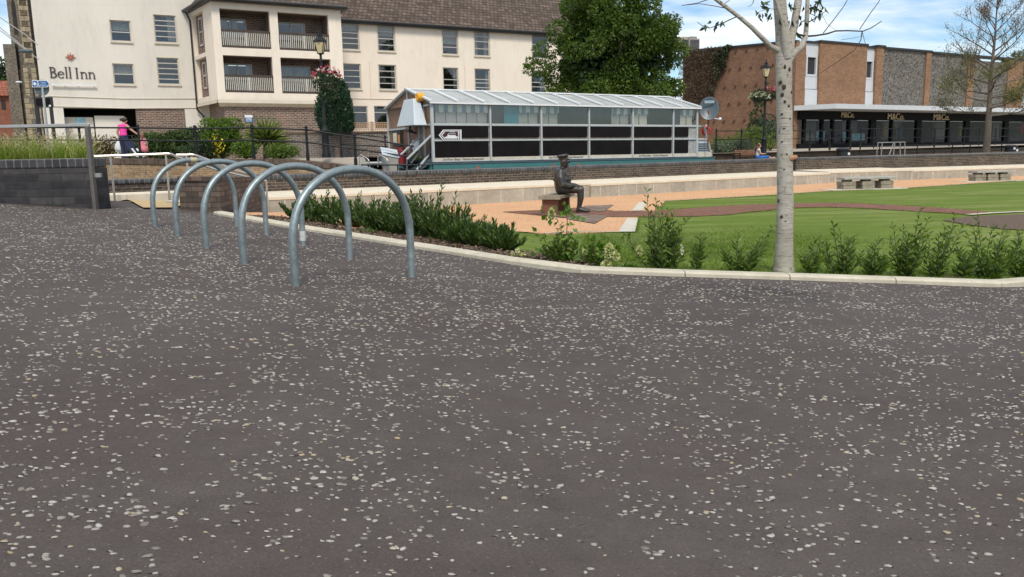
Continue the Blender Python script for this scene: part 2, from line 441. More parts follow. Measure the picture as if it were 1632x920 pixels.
M['buffcap'] = brick("old brown coping brick", (0.085, 0.060, 0.045), (0.17, 0.12, 0.085), (0.16, 0.13, 0.10), 0.112, 0.3, 0.012, stain=0.4)
M['hotelbrick'] = brick("hotel brown brick", (0.075, 0.048, 0.042), (0.21, 0.115, 0.078), (0.30, 0.255, 0.215), 0.30, 0.10, 0.020, stain=0.15)
M['terrbrick'] = brick("terrace grey brick", (0.10, 0.085, 0.078), (0.19, 0.15, 0.13), (0.30, 0.28, 0.25), 0.24, 0.09, 0.014, stain=0.3)
M['shopbrick'] = brick("orange shop brick", (0.235, 0.125, 0.070), (0.33, 0.185, 0.105), (0.25, 0.165, 0.11), 0.225, 0.075, 0.008, stain=0.22)
M['sidebrick'] = brick("brown red gable brick", (0.20, 0.108, 0.066), (0.27, 0.15, 0.092), (0.21, 0.14, 0.10), 0.225, 0.075, 0.008, stain=0.3)
M['conc'] = brick("concrete blocks", (0.36, 0.335, 0.28), (0.46, 0.425, 0.345), (0.56, 0.52, 0.43), 0.80, 2.0, 0.018, rough=0.9, var=0.35, stain=0.28, bump=0.25)
M['conctop'] = plain("pale sawn stone", (0.66, 0.585, 0.45), 0.85, var=0.08, scale=2.5, bump=0.15, dirt=0.12)
def render_wall(name, c):
    t = NT(name); t.set(0.9, 0, 0.2)
    k = t.mix(1.0, c, t.ramp(t.noise(0.35, 7, 0.65, stretch=(1, 1, 0.5)), [(0.3, 0.90), (0.7, 1.04)]), 'MULTIPLY')
    k = t.mix(1.0, k, t.ramp(t.noise(2.5, 6, 0.7, stretch=(1, 1, 0.25)), [(0.25, 0.88), (0.5, 1.0)]), 'MULTIPLY')
    b = t.n("ShaderNodeTexBrick"); t.l(t.wallvec(), b.inputs['Vector']); b.inputs['Scale'].default_value = 1; b.inputs['Brick Width'].default_value = 0.45; b.inputs['Row Height'].default_value = 0.15; b.inputs['Mortar Size'].default_value = 0.02; b.inputs['Mortar Smooth'].default_value = 1.0
    k = t.mix(t.math('MULTIPLY', b.outputs['Fac'], 0.10), k, tuple(x * 0.7 for x in c))
    t.col(k); t.bump(t.noise(12, 5), 0.25, 0.02); return t.m
M['cream'] = render_wall("cream painted brickwork", (0.81, 0.725, 0.615))
M['white_r'] = render_wall("off white painted brickwork", (0.68, 0.645, 0.575))
M['trimcream'] = plain("cream trim", (0.62, 0.56, 0.45), 0.8, var=0.08)
def rooftile(name, c1, c2, c3):
    t = NT(name); t.set(0.85, 0, 0.25)
    b = t.n("ShaderNodeTexBrick"); sx = t.n("ShaderNodeSeparateXYZ"); t.l(t.obj, sx.inputs[0]); cb = t.n("ShaderNodeCombineXYZ"); t.l(sx.outputs[0], cb.inputs[0]); t.l(sx.outputs[2], cb.inputs[1]); t.l(cb.outputs[0], b.inputs['Vector'])
    b.inputs['Color1'].default_value = (*c1, 1); b.inputs['Color2'].default_value = (*c2, 1); b.inputs['Mortar'].default_value = (*c3, 1)
    b.inputs['Scale'].default_value = 1; b.inputs['Brick Width'].default_value = 0.30; b.inputs['Row Height'].default_value = 0.24; b.inputs['Mortar Size'].default_value = 0.025; b.inputs['Bias'].default_value = -0.1
    k = t.mix(1.0, b.outputs['Color'], t.ramp(t.noise(1.5, 7, 0.7), [(0.3, 0.7), (0.7, 1.25)]), 'MULTIPLY')
    k = t.mix(t.ramp(t.noise(7, 6, 0.7), [(0.62, 0.0), (0.72, 0.6)]), k, (0.30, 0.28, 0.22))
    t.col(k); t.bump(t.math('SUBTRACT', 1.0, b.outputs['Fac']), 0.7, 0.03); return t.m
M['rooftile'] = rooftile("weathered brown roof tiles", (0.085, 0.062, 0.048), (0.17, 0.125, 0.095), (0.04, 0.03, 0.025))
M['redroof'] = rooftile("red roof tiles", (0.28, 0.085, 0.045), (0.38, 0.13, 0.07), (0.12, 0.05, 0.03))
def flintmat(name, a, b, c, scale):
    t = NT(name); t.set(0.7, 0, 0.4)
    vo = t.n("ShaderNodeTexVoronoi"); vo.inputs['Scale'].default_value = scale; t.l(t.obj, vo.inputs['Vector'])
    sp = t.n("ShaderNodeSeparateColor"); t.l(vo.outputs['Color'], sp.inputs[0])
    k = t.ramp(sp.outputs[0], [(0.05, a), (0.5, b), (0.95, c)])
    e = t.ramp(vo.outputs['Distance'], [(0.42, 0.0), (0.62, 1.0)])
    k = t.mix(e, k, (0.16, 0.14, 0.115))
    k = t.mix(1.0, k, t.ramp(t.noise(0.8, 5), [(0.3, 0.8), (0.7, 1.15)]), 'MULTIPLY')
    t.col(k); t.bump(t.math('SUBTRACT', 1.0, vo.outputs['Distance']), 0.7, 0.03); return t.m
M['flint'] = flintmat("knapped flint", (0.040, 0.039, 0.039), (0.085, 0.080, 0.074), (0.24, 0.225, 0.205), 8.5)
M['churchflint'] = flintmat("church flint", (0.075, 0.062, 0.046), (0.135, 0.115, 0.085), (0.21, 0.18, 0.135), 9.0)
M['quoin'] = plain("weathered limestone", (0.33, 0.275, 0.185), 0.9, var=0.3, scale=4, bump=0.3, bscale=15, dirt=0.4)
M['glass'] = glassmat("window glass", (0.66, 0.70, 0.70), 0.075)
M['glassboat'] = glassmat("boat window glass", (0.82, 0.85, 0.85), 0.10)
M['darkglass'] = plain("dark panel", (0.009, 0.007, 0.007), 0.35, var=0.3, scale=2, spec=0.12)
M['room'] = plain("dark room", (0.030, 0.030, 0.030), 0.9, var=0.3, scale=1.2)
M['winframe'] = plain("grey white window frame", (0.48, 0.46, 0.43), 0.6, var=0.1)
M['white'] = plain("white paint", (0.72, 0.74, 0.75), 0.5, var=0.05)
M['whiteboat'] = plain("white aluminium", (0.43, 0.46, 0.47), 0.4, var=0.06, scale=6)
M['curtain'] = plain("net curtain", (0.42, 0.42, 0.40), 0.9, var=0.25, scale=9)
M['brownwood'] = plain("dark brown stained timber", (0.055, 0.036, 0.030), 0.7, var=0.2, scale=8)
M['baluster'] = plain("cream balusters", (0.52, 0.49, 0.42), 0.7, var=0.12, scale=9)
M['gutter'] = plain("black gutter", (0.022, 0.022, 0.024), 0.5)
M['letter'] = plain("dark brown lettering", (0.055, 0.045, 0.048), 0.6)
M['goldletter'] = plain("pale gold lettering", (0.62, 0.50, 0.33), 0.5)
M['red'] = plain("red paint", (0.42, 0.012, 0.02), 0.5)
M['starred'] = plain("rust red emblem", (0.36, 0.10, 0.06), 0.6, var=0.3, scale=8)
M['blue'] = plain("blue sign", (0.012, 0.11, 0.30), 0.45, var=0.08)
M['teal'] = plain("teal hull paint", (0.045, 0.165, 0.165), 0.5, var=0.12, scale=2.5, dirt=0.2)
M['tealblind'] = plain("teal blind", (0.012, 0.24, 0.30), 0.7)
M['beigepanel'] = plain("brown boat cladding", (0.235, 0.135, 0.085), 0.7, var=0.15, scale=2)
M['roofpoly'] = plain("pale roof sheeting", (0.36, 0.375, 0.355), 0.5, var=0.16, scale=1.5, dirt=0.15)
M['greybox'] = plain("pale blue grey steel", (0.50, 0.56, 0.60), 0.45, var=0.05)
M['yellow'] = plain("yellow paint", (0.75, 0.36, 0.02), 0.5)
M['signbrown'] = plain("brown sign", (0.055, 0.014, 0.014), 0.5)
M['bark'] = plain("brown bark", (0.12, 0.095, 0.075), 0.9, var=0.35, scale=5, bump=0.6, bscale=18)
M['palebark'] = plain('grey brown young bark', (0.15, 0.12, 0.092), 0.9, var=0.3, scale=6, bump=0.4, bscale=20)
M['paletwig'] = plain('grey brown twig', (0.125, 0.098, 0.078), 0.8, var=0.25, scale=12)
M['twig'] = plain("dark twig", (0.055, 0.042, 0.036), 0.8, var=0.25, scale=12)
M['stone'] = plain("rough stone", (0.25, 0.22, 0.165), 0.9, var=0.35, scale=7, bump=0.7, bscale=14, dirt=0.5)
M['steel_shaded'] = plain('shaded steel', (0.17, 0.155, 0.14), 0.45, 0.6, var=0.15, scale=9)  # guard post steel, the shade on its dark side put into the colour
M['greystone'] = plain("grey stone slab", (0.36, 0.35, 0.32), 0.85, var=0.2, scale=5, bump=0.3, bscale=20, dirt=0.3)
M['oak'] = plain("weathered oak", (0.20, 0.165, 0.11), 0.8, var=0.3, scale=9, bump=0.3, bscale=30)
M['benchred'] = plain("red brown bench leg", (0.17, 0.070, 0.042), 0.8, var=0.25, scale=7)
def bronze_mat():
    t = NT("bronze"); t.set(0.42, 0.65, 0.5)
    k = t.ramp(t.noise(7, 6, 0.7), [(0.3, (0.034, 0.032, 0.030)), (0.6, (0.078, 0.075, 0.069)), (0.8, (0.17, 0.17, 0.157))])
    t.col(k); t.bump(t.noise(18, 5, 0.7), 0.5, 0.02); return t.m
M['bronze'] = bronze_mat()
def birch_mat():
    t = NT("birch bark"); t.set(0.8, 0, 0.3)
    base = t.ramp(t.noise(4, 6, 0.65), [(0.3, (0.29, 0.265, 0.22)), (0.7, (0.50, 0.47, 0.41))])
    lent = t.ramp(t.noise(16, 5, 0.7, stretch=(0.55, 0.55, 6.0)), [(0.54, 0.0), (0.64, 1.0)])
    k = t.mix(t.math('MULTIPLY', lent, 0.75), base, (0.10, 0.078, 0.062))
    pat = t.ramp(t.noise(5.5, 6, 0.75, stretch=(1, 1, 0.8)), [(0.585, 0.0), (0.655, 1.0)])
    k = t.mix(t.math('MULTIPLY', pat, 0.9), k, (0.055, 0.045, 0.036))
    k = t.mix(t.ramp(t.noise(2.2, 4), [(0.45, 0.0), (0.75, 0.35)]), k, (0.30, 0.27, 0.18))
    t.col(k); t.bump(t.noise(30, 5, 0.7, stretch=(0.6, 0.6, 3)), 0.5, 0.01); return t.m
M['birch'] = birch_mat()
M['leaf_tree'] = leafmat("broad tree leaves", (0.038, 0.078, 0.012), (0.080, 0.140, 0.018), (0.15, 0.21, 0.03), 0.35)
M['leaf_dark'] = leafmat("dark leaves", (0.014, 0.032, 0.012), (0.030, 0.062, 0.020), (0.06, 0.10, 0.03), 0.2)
M['leaf_conifer'] = leafmat("conifer sprays", (0.010, 0.036, 0.018), (0.022, 0.065, 0.030), (0.045, 0.10, 0.045), 0.12)
M['leaf_hedge'] = leafmat('clipped hedge leaves', (0.03, 0.062, 0.016), (0.060, 0.105, 0.026), (0.11, 0.155, 0.04), 0.25)
M['leaf_laurel'] = leafmat("laurel leaves", (0.028, 0.062, 0.014), (0.062, 0.115, 0.026), (0.14, 0.20, 0.045), 0.28, 0.35, 0.5)
M['leaf_shrub'] = leafmat("willowy leaves", (0.060, 0.115, 0.018), (0.12, 0.195, 0.034), (0.22, 0.28, 0.055), 0.35, 0.45)
M['leaf_lime'] = leafmat("fresh lime leaves", (0.05, 0.12, 0.012), (0.10, 0.20, 0.020), (0.20, 0.30, 0.045), 0.3)
M['leaf_bush'] = leafmat("yellow green bush leaves", (0.055, 0.115, 0.014), (0.11, 0.19, 0.022), (0.20, 0.28, 0.04), 0.3)
M['leaf_grey'] = leafmat("grey green leaves", (0.08, 0.12, 0.07), (0.15, 0.19, 0.12), (0.22, 0.26, 0.17), 0.2)
M['leaf_brown'] = leafmat("dry brown ivy", (0.075, 0.048, 0.034), (0.115, 0.076, 0.052), (0.095, 0.09, 0.04), 0.15)
M['leaf_olive'] = leafmat("olive young leaves", (0.085, 0.095, 0.018), (0.14, 0.15, 0.03), (0.20, 0.20, 0.045), 0.3)
M['leaf_bronze'] = leafmat("bronze twig tips", (0.10, 0.075, 0.05), (0.17, 0.13, 0.09), (0.22, 0.17, 0.12), 0.2)
M['yucca'] = leafmat("yucca blades", (0.09, 0.14, 0.03), (0.20, 0.25, 0.06), (0.38, 0.40, 0.16), 0.2)
M['ograss'] = leafmat("ornamental grass", (0.13, 0.21, 0.02), (0.24, 0.32, 0.045), (0.44, 0.40, 0.15), 0.3)
M['oseed'] = leafmat("pale seed heads", (0.34, 0.27, 0.16), (0.46, 0.37, 0.24), (0.55, 0.46, 0.34), 0.2)
M['petal_pink'] = leafmat("pink petals", (0.55, 0.04, 0.10), (0.70, 0.10, 0.18), (0.80, 0.45, 0.50), 0.2)
M['petal_white'] = leafmat("white petals", (0.55, 0.55, 0.42), (0.72, 0.72, 0.60), (0.82, 0.82, 0.74), 0.2)
M['petal_cream'] = leafmat("cream panicles", (0.48, 0.50, 0.20), (0.64, 0.64, 0.34), (0.76, 0.75, 0.50), 0.25)
M['petal_yellow'] = leafmat("yellow petals", (0.50, 0.40, 0.02), (0.70, 0.55, 0.03), (0.80, 0.68, 0.08), 0.2)
M['blade'] = leafmat("grass blades", (0.085, 0.155, 0.010), (0.125, 0.20, 0.018), (0.20, 0.26, 0.05), 0.3)
M['skin'] = plain("skin", (0.50, 0.28, 0.19), 0.6, var=0.06)
M['hair'] = plain("dark brown hair", (0.030, 0.017, 0.012), 0.6, var=0.3, scale=30)
M['pink'] = plain("hot pink cotton", (0.85, 0.06, 0.36), 0.85, var=0.08, scale=10)
M['jeans'] = plain("dark blue jeans", (0.022, 0.032, 0.075), 0.9, var=0.25, scale=12)
M['bluejean'] = plain("bright blue cloth", (0.03, 0.13, 0.42), 0.9, var=0.15, scale=12)
M['pinkdress'] = plain("pink patterned dress", (0.62, 0.20, 0.24), 0.9, var=0.5, scale=28)
M['bag'] = plain("pale plastic bag", (0.62, 0.66, 0.66), 0.5, var=0.1, scale=12)
M['street'] = plain("pale street paving", (0.36, 0.31, 0.25), 0.9, var=0.12, scale=0.8, bump=0.1)
M['earth'] = plain("earth", (0.10, 0.085, 0.06), 0.95, var=0.3, scale=0.5)
M['shopdark'] = plain("dark shop fascia", (0.010, 0.010, 0.012), 0.6, var=0.2, spec=0.1)
M['canopy'] = plain("white canopy", (0.56, 0.58, 0.60), 0.5, var=0.04, dirt=0.1)
M['posterblue'] = plain("pale blue poster", (0.30, 0.55, 0.62), 0.6, var=0.25, scale=4)
M['board'] = plain("pale display board", (0.30, 0.29, 0.265), 0.7, var=0.12, scale=2)
M['orangebrown'] = plain("bench slat timber", (0.20, 0.10, 0.055), 0.7, var=0.25, scale=9)
M['dishgrey'] = plain("slate grey dish", (0.075, 0.105, 0.125), 0.4, var=0.05)
def watermat():
    t = NT("river water"); t.set(0.06, 0, 0.5); t.col((0.03, 0.035, 0.022)); t.bump(t.noise(2.2, 4, stretch=(1, 2, 1)), 0.15, 0.05); return t.m
M['water'] = watermat()
def valancemat():
    t = NT("striped valance"); t.set(0.9)
    sx = t.n("ShaderNodeSeparateXYZ"); t.l(t.obj, sx.inputs[0])
    f = t.math('GREATER_THAN', t.math('FRACT', t.math('MULTIPLY', sx.outputs[0], 2.6)), 0.5)
    t.col(t.mix(f, (0.78, 0.76, 0.66), (0.15, 0.27, 0.36))); return t.m
M['valance'] = valancemat()
M['lampglass'] = plain("cream lantern glass", (0.55, 0.47, 0.28), 0.3, var=0.1, scale=6)
M['scar'] = plain('dark bark scar', (0.045, 0.034, 0.026), 0.9, var=0.4, scale=40, bump=0.6, bscale=60)

# ================================================================== GROUND
def softp(x, k=2.0): return math.log1p(math.exp(max(-40, min(40, x * k)))) / k
def T(x, y):
    """the tarmac: a plane that falls towards the lawn"""
    return 0.456 - 0.0256 * y - 0.05 * x + 0.0301 * (softp(-x) - 0.15)
KP = [(340, 342), (460, 364), (560, 380), (661, 396.5), (735, 408), (800, 419), (855, 428), (910, 434.5), (980, 437.5), (1060, 440.5), (1160, 443.5), (1319, 448.5), (1450, 453), (1574, 458)]
KERB = [hitg(a, b, T) for a, b in KP]
kx = [p.x for p in KERB]; ky = [p.y for p in KERB]
kx += [kx[-1] + 0.45, kx[-1] + 1.6, kx[-1] + 6.0]; ky += [ky[-1] + 0.12, ky[-1] + 1.1, ky[-1] + 3.0]
def yk(x): return float(np.interp(x, kx, ky))
def sm(t): t = max(0.0, min(1.0, t)); return t * t * (3 - 2 * t)
def G(x, y):
    """lawn, bed and plaza beyond the kerb"""
    k = yk(x); sl = (yk(x + 0.3) - yk(x - 0.3)) / 0.6
    d = (y - k) / math.sqrt(1 + sl * sl)
    return (T(x, k) - 0.015) * (1 - sm(d / 6.0))
def drape(name, poly, zf, eps, mat, grid=0.5, kind='structure', x0=None):
    bm = bmesh.new()
    f = bm.faces.new([bm.verts.new((p[0], p[1], 0)) for p in poly])
    xs = [p[0] for p in poly]; ys = [p[1] for p in poly]
    for ax, lo, hi in ((0, min(xs), max(xs)), (1, min(ys), max(ys))):
        k = math.floor(lo / grid) + 1
        while k * grid < hi:
            co = [0, 0, 0]; no = [0, 0, 0]; co[ax] = k * grid; no[ax] = 1
            bmesh.ops.bisect_plane(bm, geom=bm.verts[:] + bm.edges[:] + bm.faces[:], plane_co=co, plane_no=no)
            k += 1
    for v in bm.verts: v.co.z = zf(v.co.x, v.co.y) + eps
    bmesh.ops.triangulate(bm, faces=bm.faces[:])
    bmesh.ops.recalc_face_normals(bm, faces=bm.faces[:])
    me = bpy.data.meshes.new(name); bm.to_mesh(me); bm.free()
    me.polygons.foreach_set('use_smooth', [True] * len(me.polygons))
    me.materials.append(mat)
    return tag(link(name, me), kind=kind)

big = MB(); big.quad((-1500, -1500, -1.2), (1500, -1500, -1.2), (1500, 1500, -1.2), (-1500, 1500, -1.2))
tag(big.build("ground", M['earth']), kind='structure')

# tarmac up to the kerb line and, behind the planter, up to the landing
LANDY = 13.4
tp = [(-14, -6), (14, -6)] + [(x, y) for x, y in reversed(list(zip(kx, ky))) if x < 14] + [(kx[0] - 0.25, LANDY), (-14, LANDY)]
tp[2:2] = [(14, ky[-1])] if kx[-1] < 14 else []
tarmac = drape("tarmac", tp, T, 0.0, M['tarmac'], 0.6)

# loose pale chippings rolled into the tarmac
def chips():
    n = 235000
    y = RNG.uniform(-0.2, 12.5, n); x = RNG.uniform(-9.5, 8.5, n)
    ok = (np.abs(x) < 0.70 * y + 3.2)
    kxx = np.interp(x, kx, ky, left=13.2); ok &= y < kxx - 0.06
    ok &= ~((x < -6.0) & (y > 11.6))
    x, y = x[ok], y[ok]
    # clusters: sums of sines as a cheap smooth noise
    def cn(s, a): 
        r = np.zeros_like(x)
        for i in range(7):
            q = np.random.default_rng(a + i); th = q.uniform(0, 6.28); ph = q.uniform(0, 6.28); f = s * q.uniform(0.6, 1.7)
            r += np.sin(f * (x * math.cos(th) + y * math.sin(th)) + ph)
        return r / 7
    den = 0.40 + 0.45 * cn(7.0, 1) + 0.30 * cn(2.2, 40) + 0.40 * cn(19, 80)
    den *= np.clip(1.15 - y / 14.0, 0.4, 1) * (1 + 1.1 * np.clip((2.7 - y) / 1.3, 0, 1))
    keep = RNG.uniform(0, 1, len(x)) < np.clip(den, 0.08, 0.9)
    x, y = x[keep], y[keep]
    # small tight bunches
    nb = 1100; bx = RNG.uniform(-7, 6.5, nb); by = 1.3 + 8 * RNG.power(0.75, nb); cnt = RNG.integers(4, 13, nb)
    px = np.repeat(bx, cnt) + RNG.normal(0, 0.05, cnt.sum()); py = np.repeat(by, cnt) + RNG.normal(0, 0.032, cnt.sum())
    ok = (py < np.interp(px, kx, ky, left=13.2) - 0.06)
    x = np.concatenate([x, px[ok]]); y = np.concatenate([y, py[ok]])
    n = len(x)
    rad = np.clip(RNG.lognormal(math.log(0.0083), 0.30, n), 0.003, 0.0125); rad = rad * np.clip(.80 + .10 * (y - 1.2), .80, 1.05); asp = RNG.uniform(0.42, 0.80, n); rot = RNG.normal(0.05, 0.42, n)
    K = 6
    a = (np.arange(K) / K * 2 * math.pi)[None] + RNG.uniform(-0.3, 0.3, (n, K))
    rr = rad[:, None] * RNG.uniform(0.62, 1.25, (n, K))
    lx = rr * np.cos(a); ly = rr * np.sin(a) * asp[:, None]
    c, s = np.cos(rot)[:, None], np.sin(rot)[:, None]
    wx = x[:, None] + lx * c - ly * s; wy = y[:, None] + lx * s + ly * c
    tz = 0.456 - 0.0256 * y - 0.05 * x + 0.0301 * (np.log1p(np.exp(np.clip(-2 * x, -40, 40))) / 2 - 0.15)
    gx = -0.05 - 0.0301 / (1 + np.exp(np.clip(2 * x, -40, 40)))
    zb = tz[:, None] + gx[:, None] * (wx - x[:, None]) - 0.0256 * (wy - y[:, None])
    h = rad * RNG.uniform(0.12, 0.38, n)
    tilt = RNG.normal(0, 0.10, (n, 2))
    top = zb + h[:, None] + tilt[:, :1] * (wx - x[:, None]) + tilt[:, 1:] * (wy - y[:, None])
    inx = x[:, None] + (wx - x[:, None]) * 0.82; iny = y[:, None] + (wy - y[:, None]) * 0.82
    low = np.stack([wx, wy, zb - 0.002], 2); up = np.stack([inx, iny, top], 2)
    cen = np.stack([x, y, top.mean(1) + 0.0006], 1)[:, None]
    V = np.concatenate([low, up, cen], 1).reshape(-1, 3); S = 2 * K + 1
    b = (np.arange(n) * S)[:, None, None]
    k = np.arange(K); k2 = (k + 1) % K
    t1 = np.stack([k, k2, K + k2], 1); t2 = np.stack([k, K + k2, K + k], 1); t3 = np.stack([K + k, K + k2, np.full(K, 2 * K)], 1)
    F = (b + np.concatenate([t1, t2, t3])[None]).reshape(-1, 3)
    o = mesh_np("gravel_chippings", V, F, M['chip'])
    # flat dark slivers laid on the near side of some stones
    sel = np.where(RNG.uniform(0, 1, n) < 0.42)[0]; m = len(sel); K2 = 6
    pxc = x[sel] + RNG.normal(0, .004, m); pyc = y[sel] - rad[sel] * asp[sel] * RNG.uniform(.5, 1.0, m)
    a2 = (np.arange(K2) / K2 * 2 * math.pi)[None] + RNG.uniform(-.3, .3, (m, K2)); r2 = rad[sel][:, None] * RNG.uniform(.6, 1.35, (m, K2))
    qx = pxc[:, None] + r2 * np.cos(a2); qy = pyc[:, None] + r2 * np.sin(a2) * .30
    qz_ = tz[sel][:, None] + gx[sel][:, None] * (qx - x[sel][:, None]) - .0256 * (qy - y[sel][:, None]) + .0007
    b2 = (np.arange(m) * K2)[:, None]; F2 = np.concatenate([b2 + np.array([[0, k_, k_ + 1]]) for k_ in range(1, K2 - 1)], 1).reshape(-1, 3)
    sliver = mesh_np('dark_slivers', np.stack([qx, qy, qz_], 2).reshape(-1, 3), F2, plain('dark sliver', (.016, .012, .010), .95), o); sliver['kind'] = 'stuff'
    tag(o, 'pale angular stone chippings scattered over the dark tarmac', 'gravel', kind='stuff')
chips()

# kerb: short stones with thin joints along the edge of the tarmac
def resample(xy, step):
    out = [xy[0]]; acc = 0.0
    for (x0, y0), (x1, y1) in zip(xy[:-1], xy[1:]):
        L = math.hypot(x1 - x0, y1 - y0); t = step - acc
        while t < L:
            out.append((x0 + (x1 - x0) * t / L, y0 + (y1 - y0) * t / L)); t += step
        acc = (acc + L) % step
    return out
kl = [(x, y) for x, y in zip(kx, ky)]
def kerb():
    mb = MB(); st = resample(kl, 0.915)
    dense = []
    for i in range(len(st) - 1):
        (x0, y0), (x1, y1) = st[i], st[i + 1]
        L = math.hypot(x1 - x0, y1 - y0); d = Vector((x1 - x0, y1 - y0, 0)) / L; nrm = Vector((-d.y, d.x, 0))
        vs = []
        for q, (x, y) in ((0.004, (x0, y0)), (-0.004, (x1, y1))):
            b = Vector((x, y, T(x, y))) + d * q
            for o, h in ((0, -0.08), (0, 0.028), (0.018, 0.045), (0.135, 0.047), (0.140, 0.042), (0.140, -0.08)):
                vs.append(b + nrm * o + Vector((0, 0, h)))
        fs = [(k, (k + 1) % 6, 6 + (k + 1) % 6, 6 + k) for k in range(6)] + [(5, 4, 3, 2, 1, 0), (6, 7, 8, 9, 10, 11)]
        mb.add(vs, fs)
    return tag(mb.build("kerb", M['kerb']), kind='structure')
kerb()

# lines of the river: 37 degrees, bending at the far right
A37 = math.atan2(0.6, 0.8)
RD = Vector((0.8, 0.6, 0)); RN = Vector((-0.6, 0.8, 0))
S1 = Vector((-5.7, 18.9, 0))
def seat(t, off=0.0): return S1 + RD * t + RN * off
SEAT_END = 23.4                                    # where the wall bends
A2 = R(19); RD2 = Vector((math.cos(A2), math.sin(A2), 0)); RN2 = Vector((-math.sin(A2), math.cos(A2), 0))
S2 = seat(SEAT_END)
def seat2(t, off=0.0): return S2 + RD2 * t + RN2 * off

# lawn sheet (whole lower level) then everything laid on it
low = [(x, y + 0.10) for x, y in zip(kx, ky)] + [(34, ky[-1] + 3), (44, 30)] + [tuple(seat2(18, 0.3)[:2]), tuple(seat2(0, 0.3)[:2]), tuple(seat(-0.2, 0.3)[:2]), (-5.0, 17.2), (-4.45, 12.6)]
drape("lawn", low, G, 0.0, M['lawn'], 0.6)
def flat(pts): return [tuple(hitg(a, b, G)[:2]) for a, b in pts]
# orange resin path: polygon seen in the photograph, closed against the seat wall
edge_far = [(1632, 287.5), (1438, 300.5), (1319, 305), (1241, 310.5), (1056, 321)]
op = [tuple(seat(-0.2, 0.25)[:2]), (-5.0, 17.2), (-4.45, 12.75), (-4.1, 12.4)] + flat([(470, 362), (560, 366), (640, 366), (700, 367), (760, 369), (822, 369.5), (984, 370.5), (1012, 349), (1045, 336), (1060, 321)]) + flat(list(reversed(edge_far))) + [tuple(seat2(16, 0.25)[:2]), tuple(seat2(0, 0.25)[:2])]
drape("resin_path", op, G, 0.006, M['resin'], 0.6)
# pale edging strips of the path
def ribbon(name, pts, wdt, zf, eps, mat, side=1):
    L = []; Rr = []
    for i, p in enumerate(pts):
        a = Vector((*pts[max(0, i - 1)], 0)); b = Vector((*pts[min(len(pts) - 1, i + 1)], 0)); d = (b - a).normalized()
        L.append(p); Rr.append((p[0] - d.y * wdt * side, p[1] + d.x * wdt * side))
    return drape(name, L + list(reversed(Rr)), zf, eps, mat, 0.6)
ribbon("path_edging", flat([(560, 366), (640, 366), (700, 367), (760, 369), (822, 370), (905, 370.5), (984, 371)]), 0.07, G, 0.014, M['slab'])
ribbon("path_edging", flat(list(reversed(edge_far))), 0.07, G, 0.014, M['slab'], -1)
# brick path
top_e = [(950, 334), (980, 337), (1010, 337.3), (1053, 336.5), (1095, 333), (1136, 330), (1190, 327), (1241, 325.5), (1319, 323.6), (1360, 324.5), (1422, 327.5), (1500, 332), (1574, 338.5)]
bot_e = [(1549, 343.5), (1500, 340), (1448, 337), (1380, 333), (1319, 330.8), (1270, 332), (1236, 335), (1195, 339), (1163, 343), (1110, 345.6), (1060, 346.5), (1019, 346.5), (985, 347), (950, 346)]
drape("brick_path", flat(top_e + bot_e), G, 0.011, M['paver'], 0.6)
def compass():
    c = hitg(925, 340, G)
    def P(px, py): q = hitg(px, py, G); return (q.x, q.y)
    tipW, tipS, tipE, tipN = P(799, 338.6), P(948, 357.8), P(1010, 341.5), P(978, 327.6)
    cc = (c.x, c.y)
    drape("compass_paving", [tipW, P(902, 348.5), P(912, 342), P(890, 334.5)], G, 0.016, M['paver'], 0.6)
    drape("compass_paving", [P(902, 350), tipS, P(968, 346), P(920, 342)], G, 0.021, M['paver_grey'], 0.6)
    drape("compass_paving", [P(935, 336), P(930, 329.5), tipN, P(962, 339)], G, 0.021, M['paver_grey'], 0.6)
    drape("compass_paving", [P(880, 343.5), P(840, 341), P(885, 346.5), P(903, 349)], G, 0.026, M['paver_grey'], 0.6)
compass()
drape("compass_paving", flat([(903, 349), (912, 341), (884, 334.5), (935, 330.5), (962, 338.5), (985, 338), (985, 346.5), (968, 346.5)]), G, 0.0135, M['paver'], 0.6)
# pale stone thresholds on both sides of the brick path
drape("stone_threshold", flat([(985, 371), (1012, 371), (1017, 349.5), (1000, 348.5)]), G, 0.018, M['slab'], 0.6)
drape("stone_threshold", flat([(1007, 337.2), (1024, 337), (1031, 323.8), (1018, 323.4)]), G, 0.018, M['slab'], 0.6)
# mulch along the kerb and in the far bed
def off_kerb(x, d):
    sl = (yk(x + 0.2) - yk(x - 0.2)) / 0.4; q = math.sqrt(1 + sl * sl)
    return (x - sl / q * d, yk(x) + d / q)
xs = np.linspace(kx[0] + 0.1, 1.05, 16)
mb_poly = [off_kerb(x, 0.12) for x in xs] + [off_kerb(x, 0.12 + 0.85 * min(1, (1.25 - x) * 0.8) * (1 + 0.12 * math.sin(x * 9))) for x in reversed(xs)]
drape("mulch_bed", mb_poly, G, 0.013, M['mulch'], 0.3)
xs = np.linspace(3.95, kx[-3], 6)
drape("mulch_bed", [off_kerb(x, 0.12) for x in xs] + [off_kerb(x, 0.5 + 0.5 * (x - 3.9)) for x in reversed(xs)], G, 0.013, M['mulch'], 0.3)
drape("mulch_bed", flat([(1502, 352), (1545, 346), (1640, 341.5), (1700, 346), (1700, 372), (1600, 366), (1540, 359)]), G, 0.013, M['mulch'], 0.6)
ribbon("path_edging", flat([(1549, 344), (1590, 341), (1634, 339), (1700, 338)]), 0.16, G, 0.020, M['kerb'])
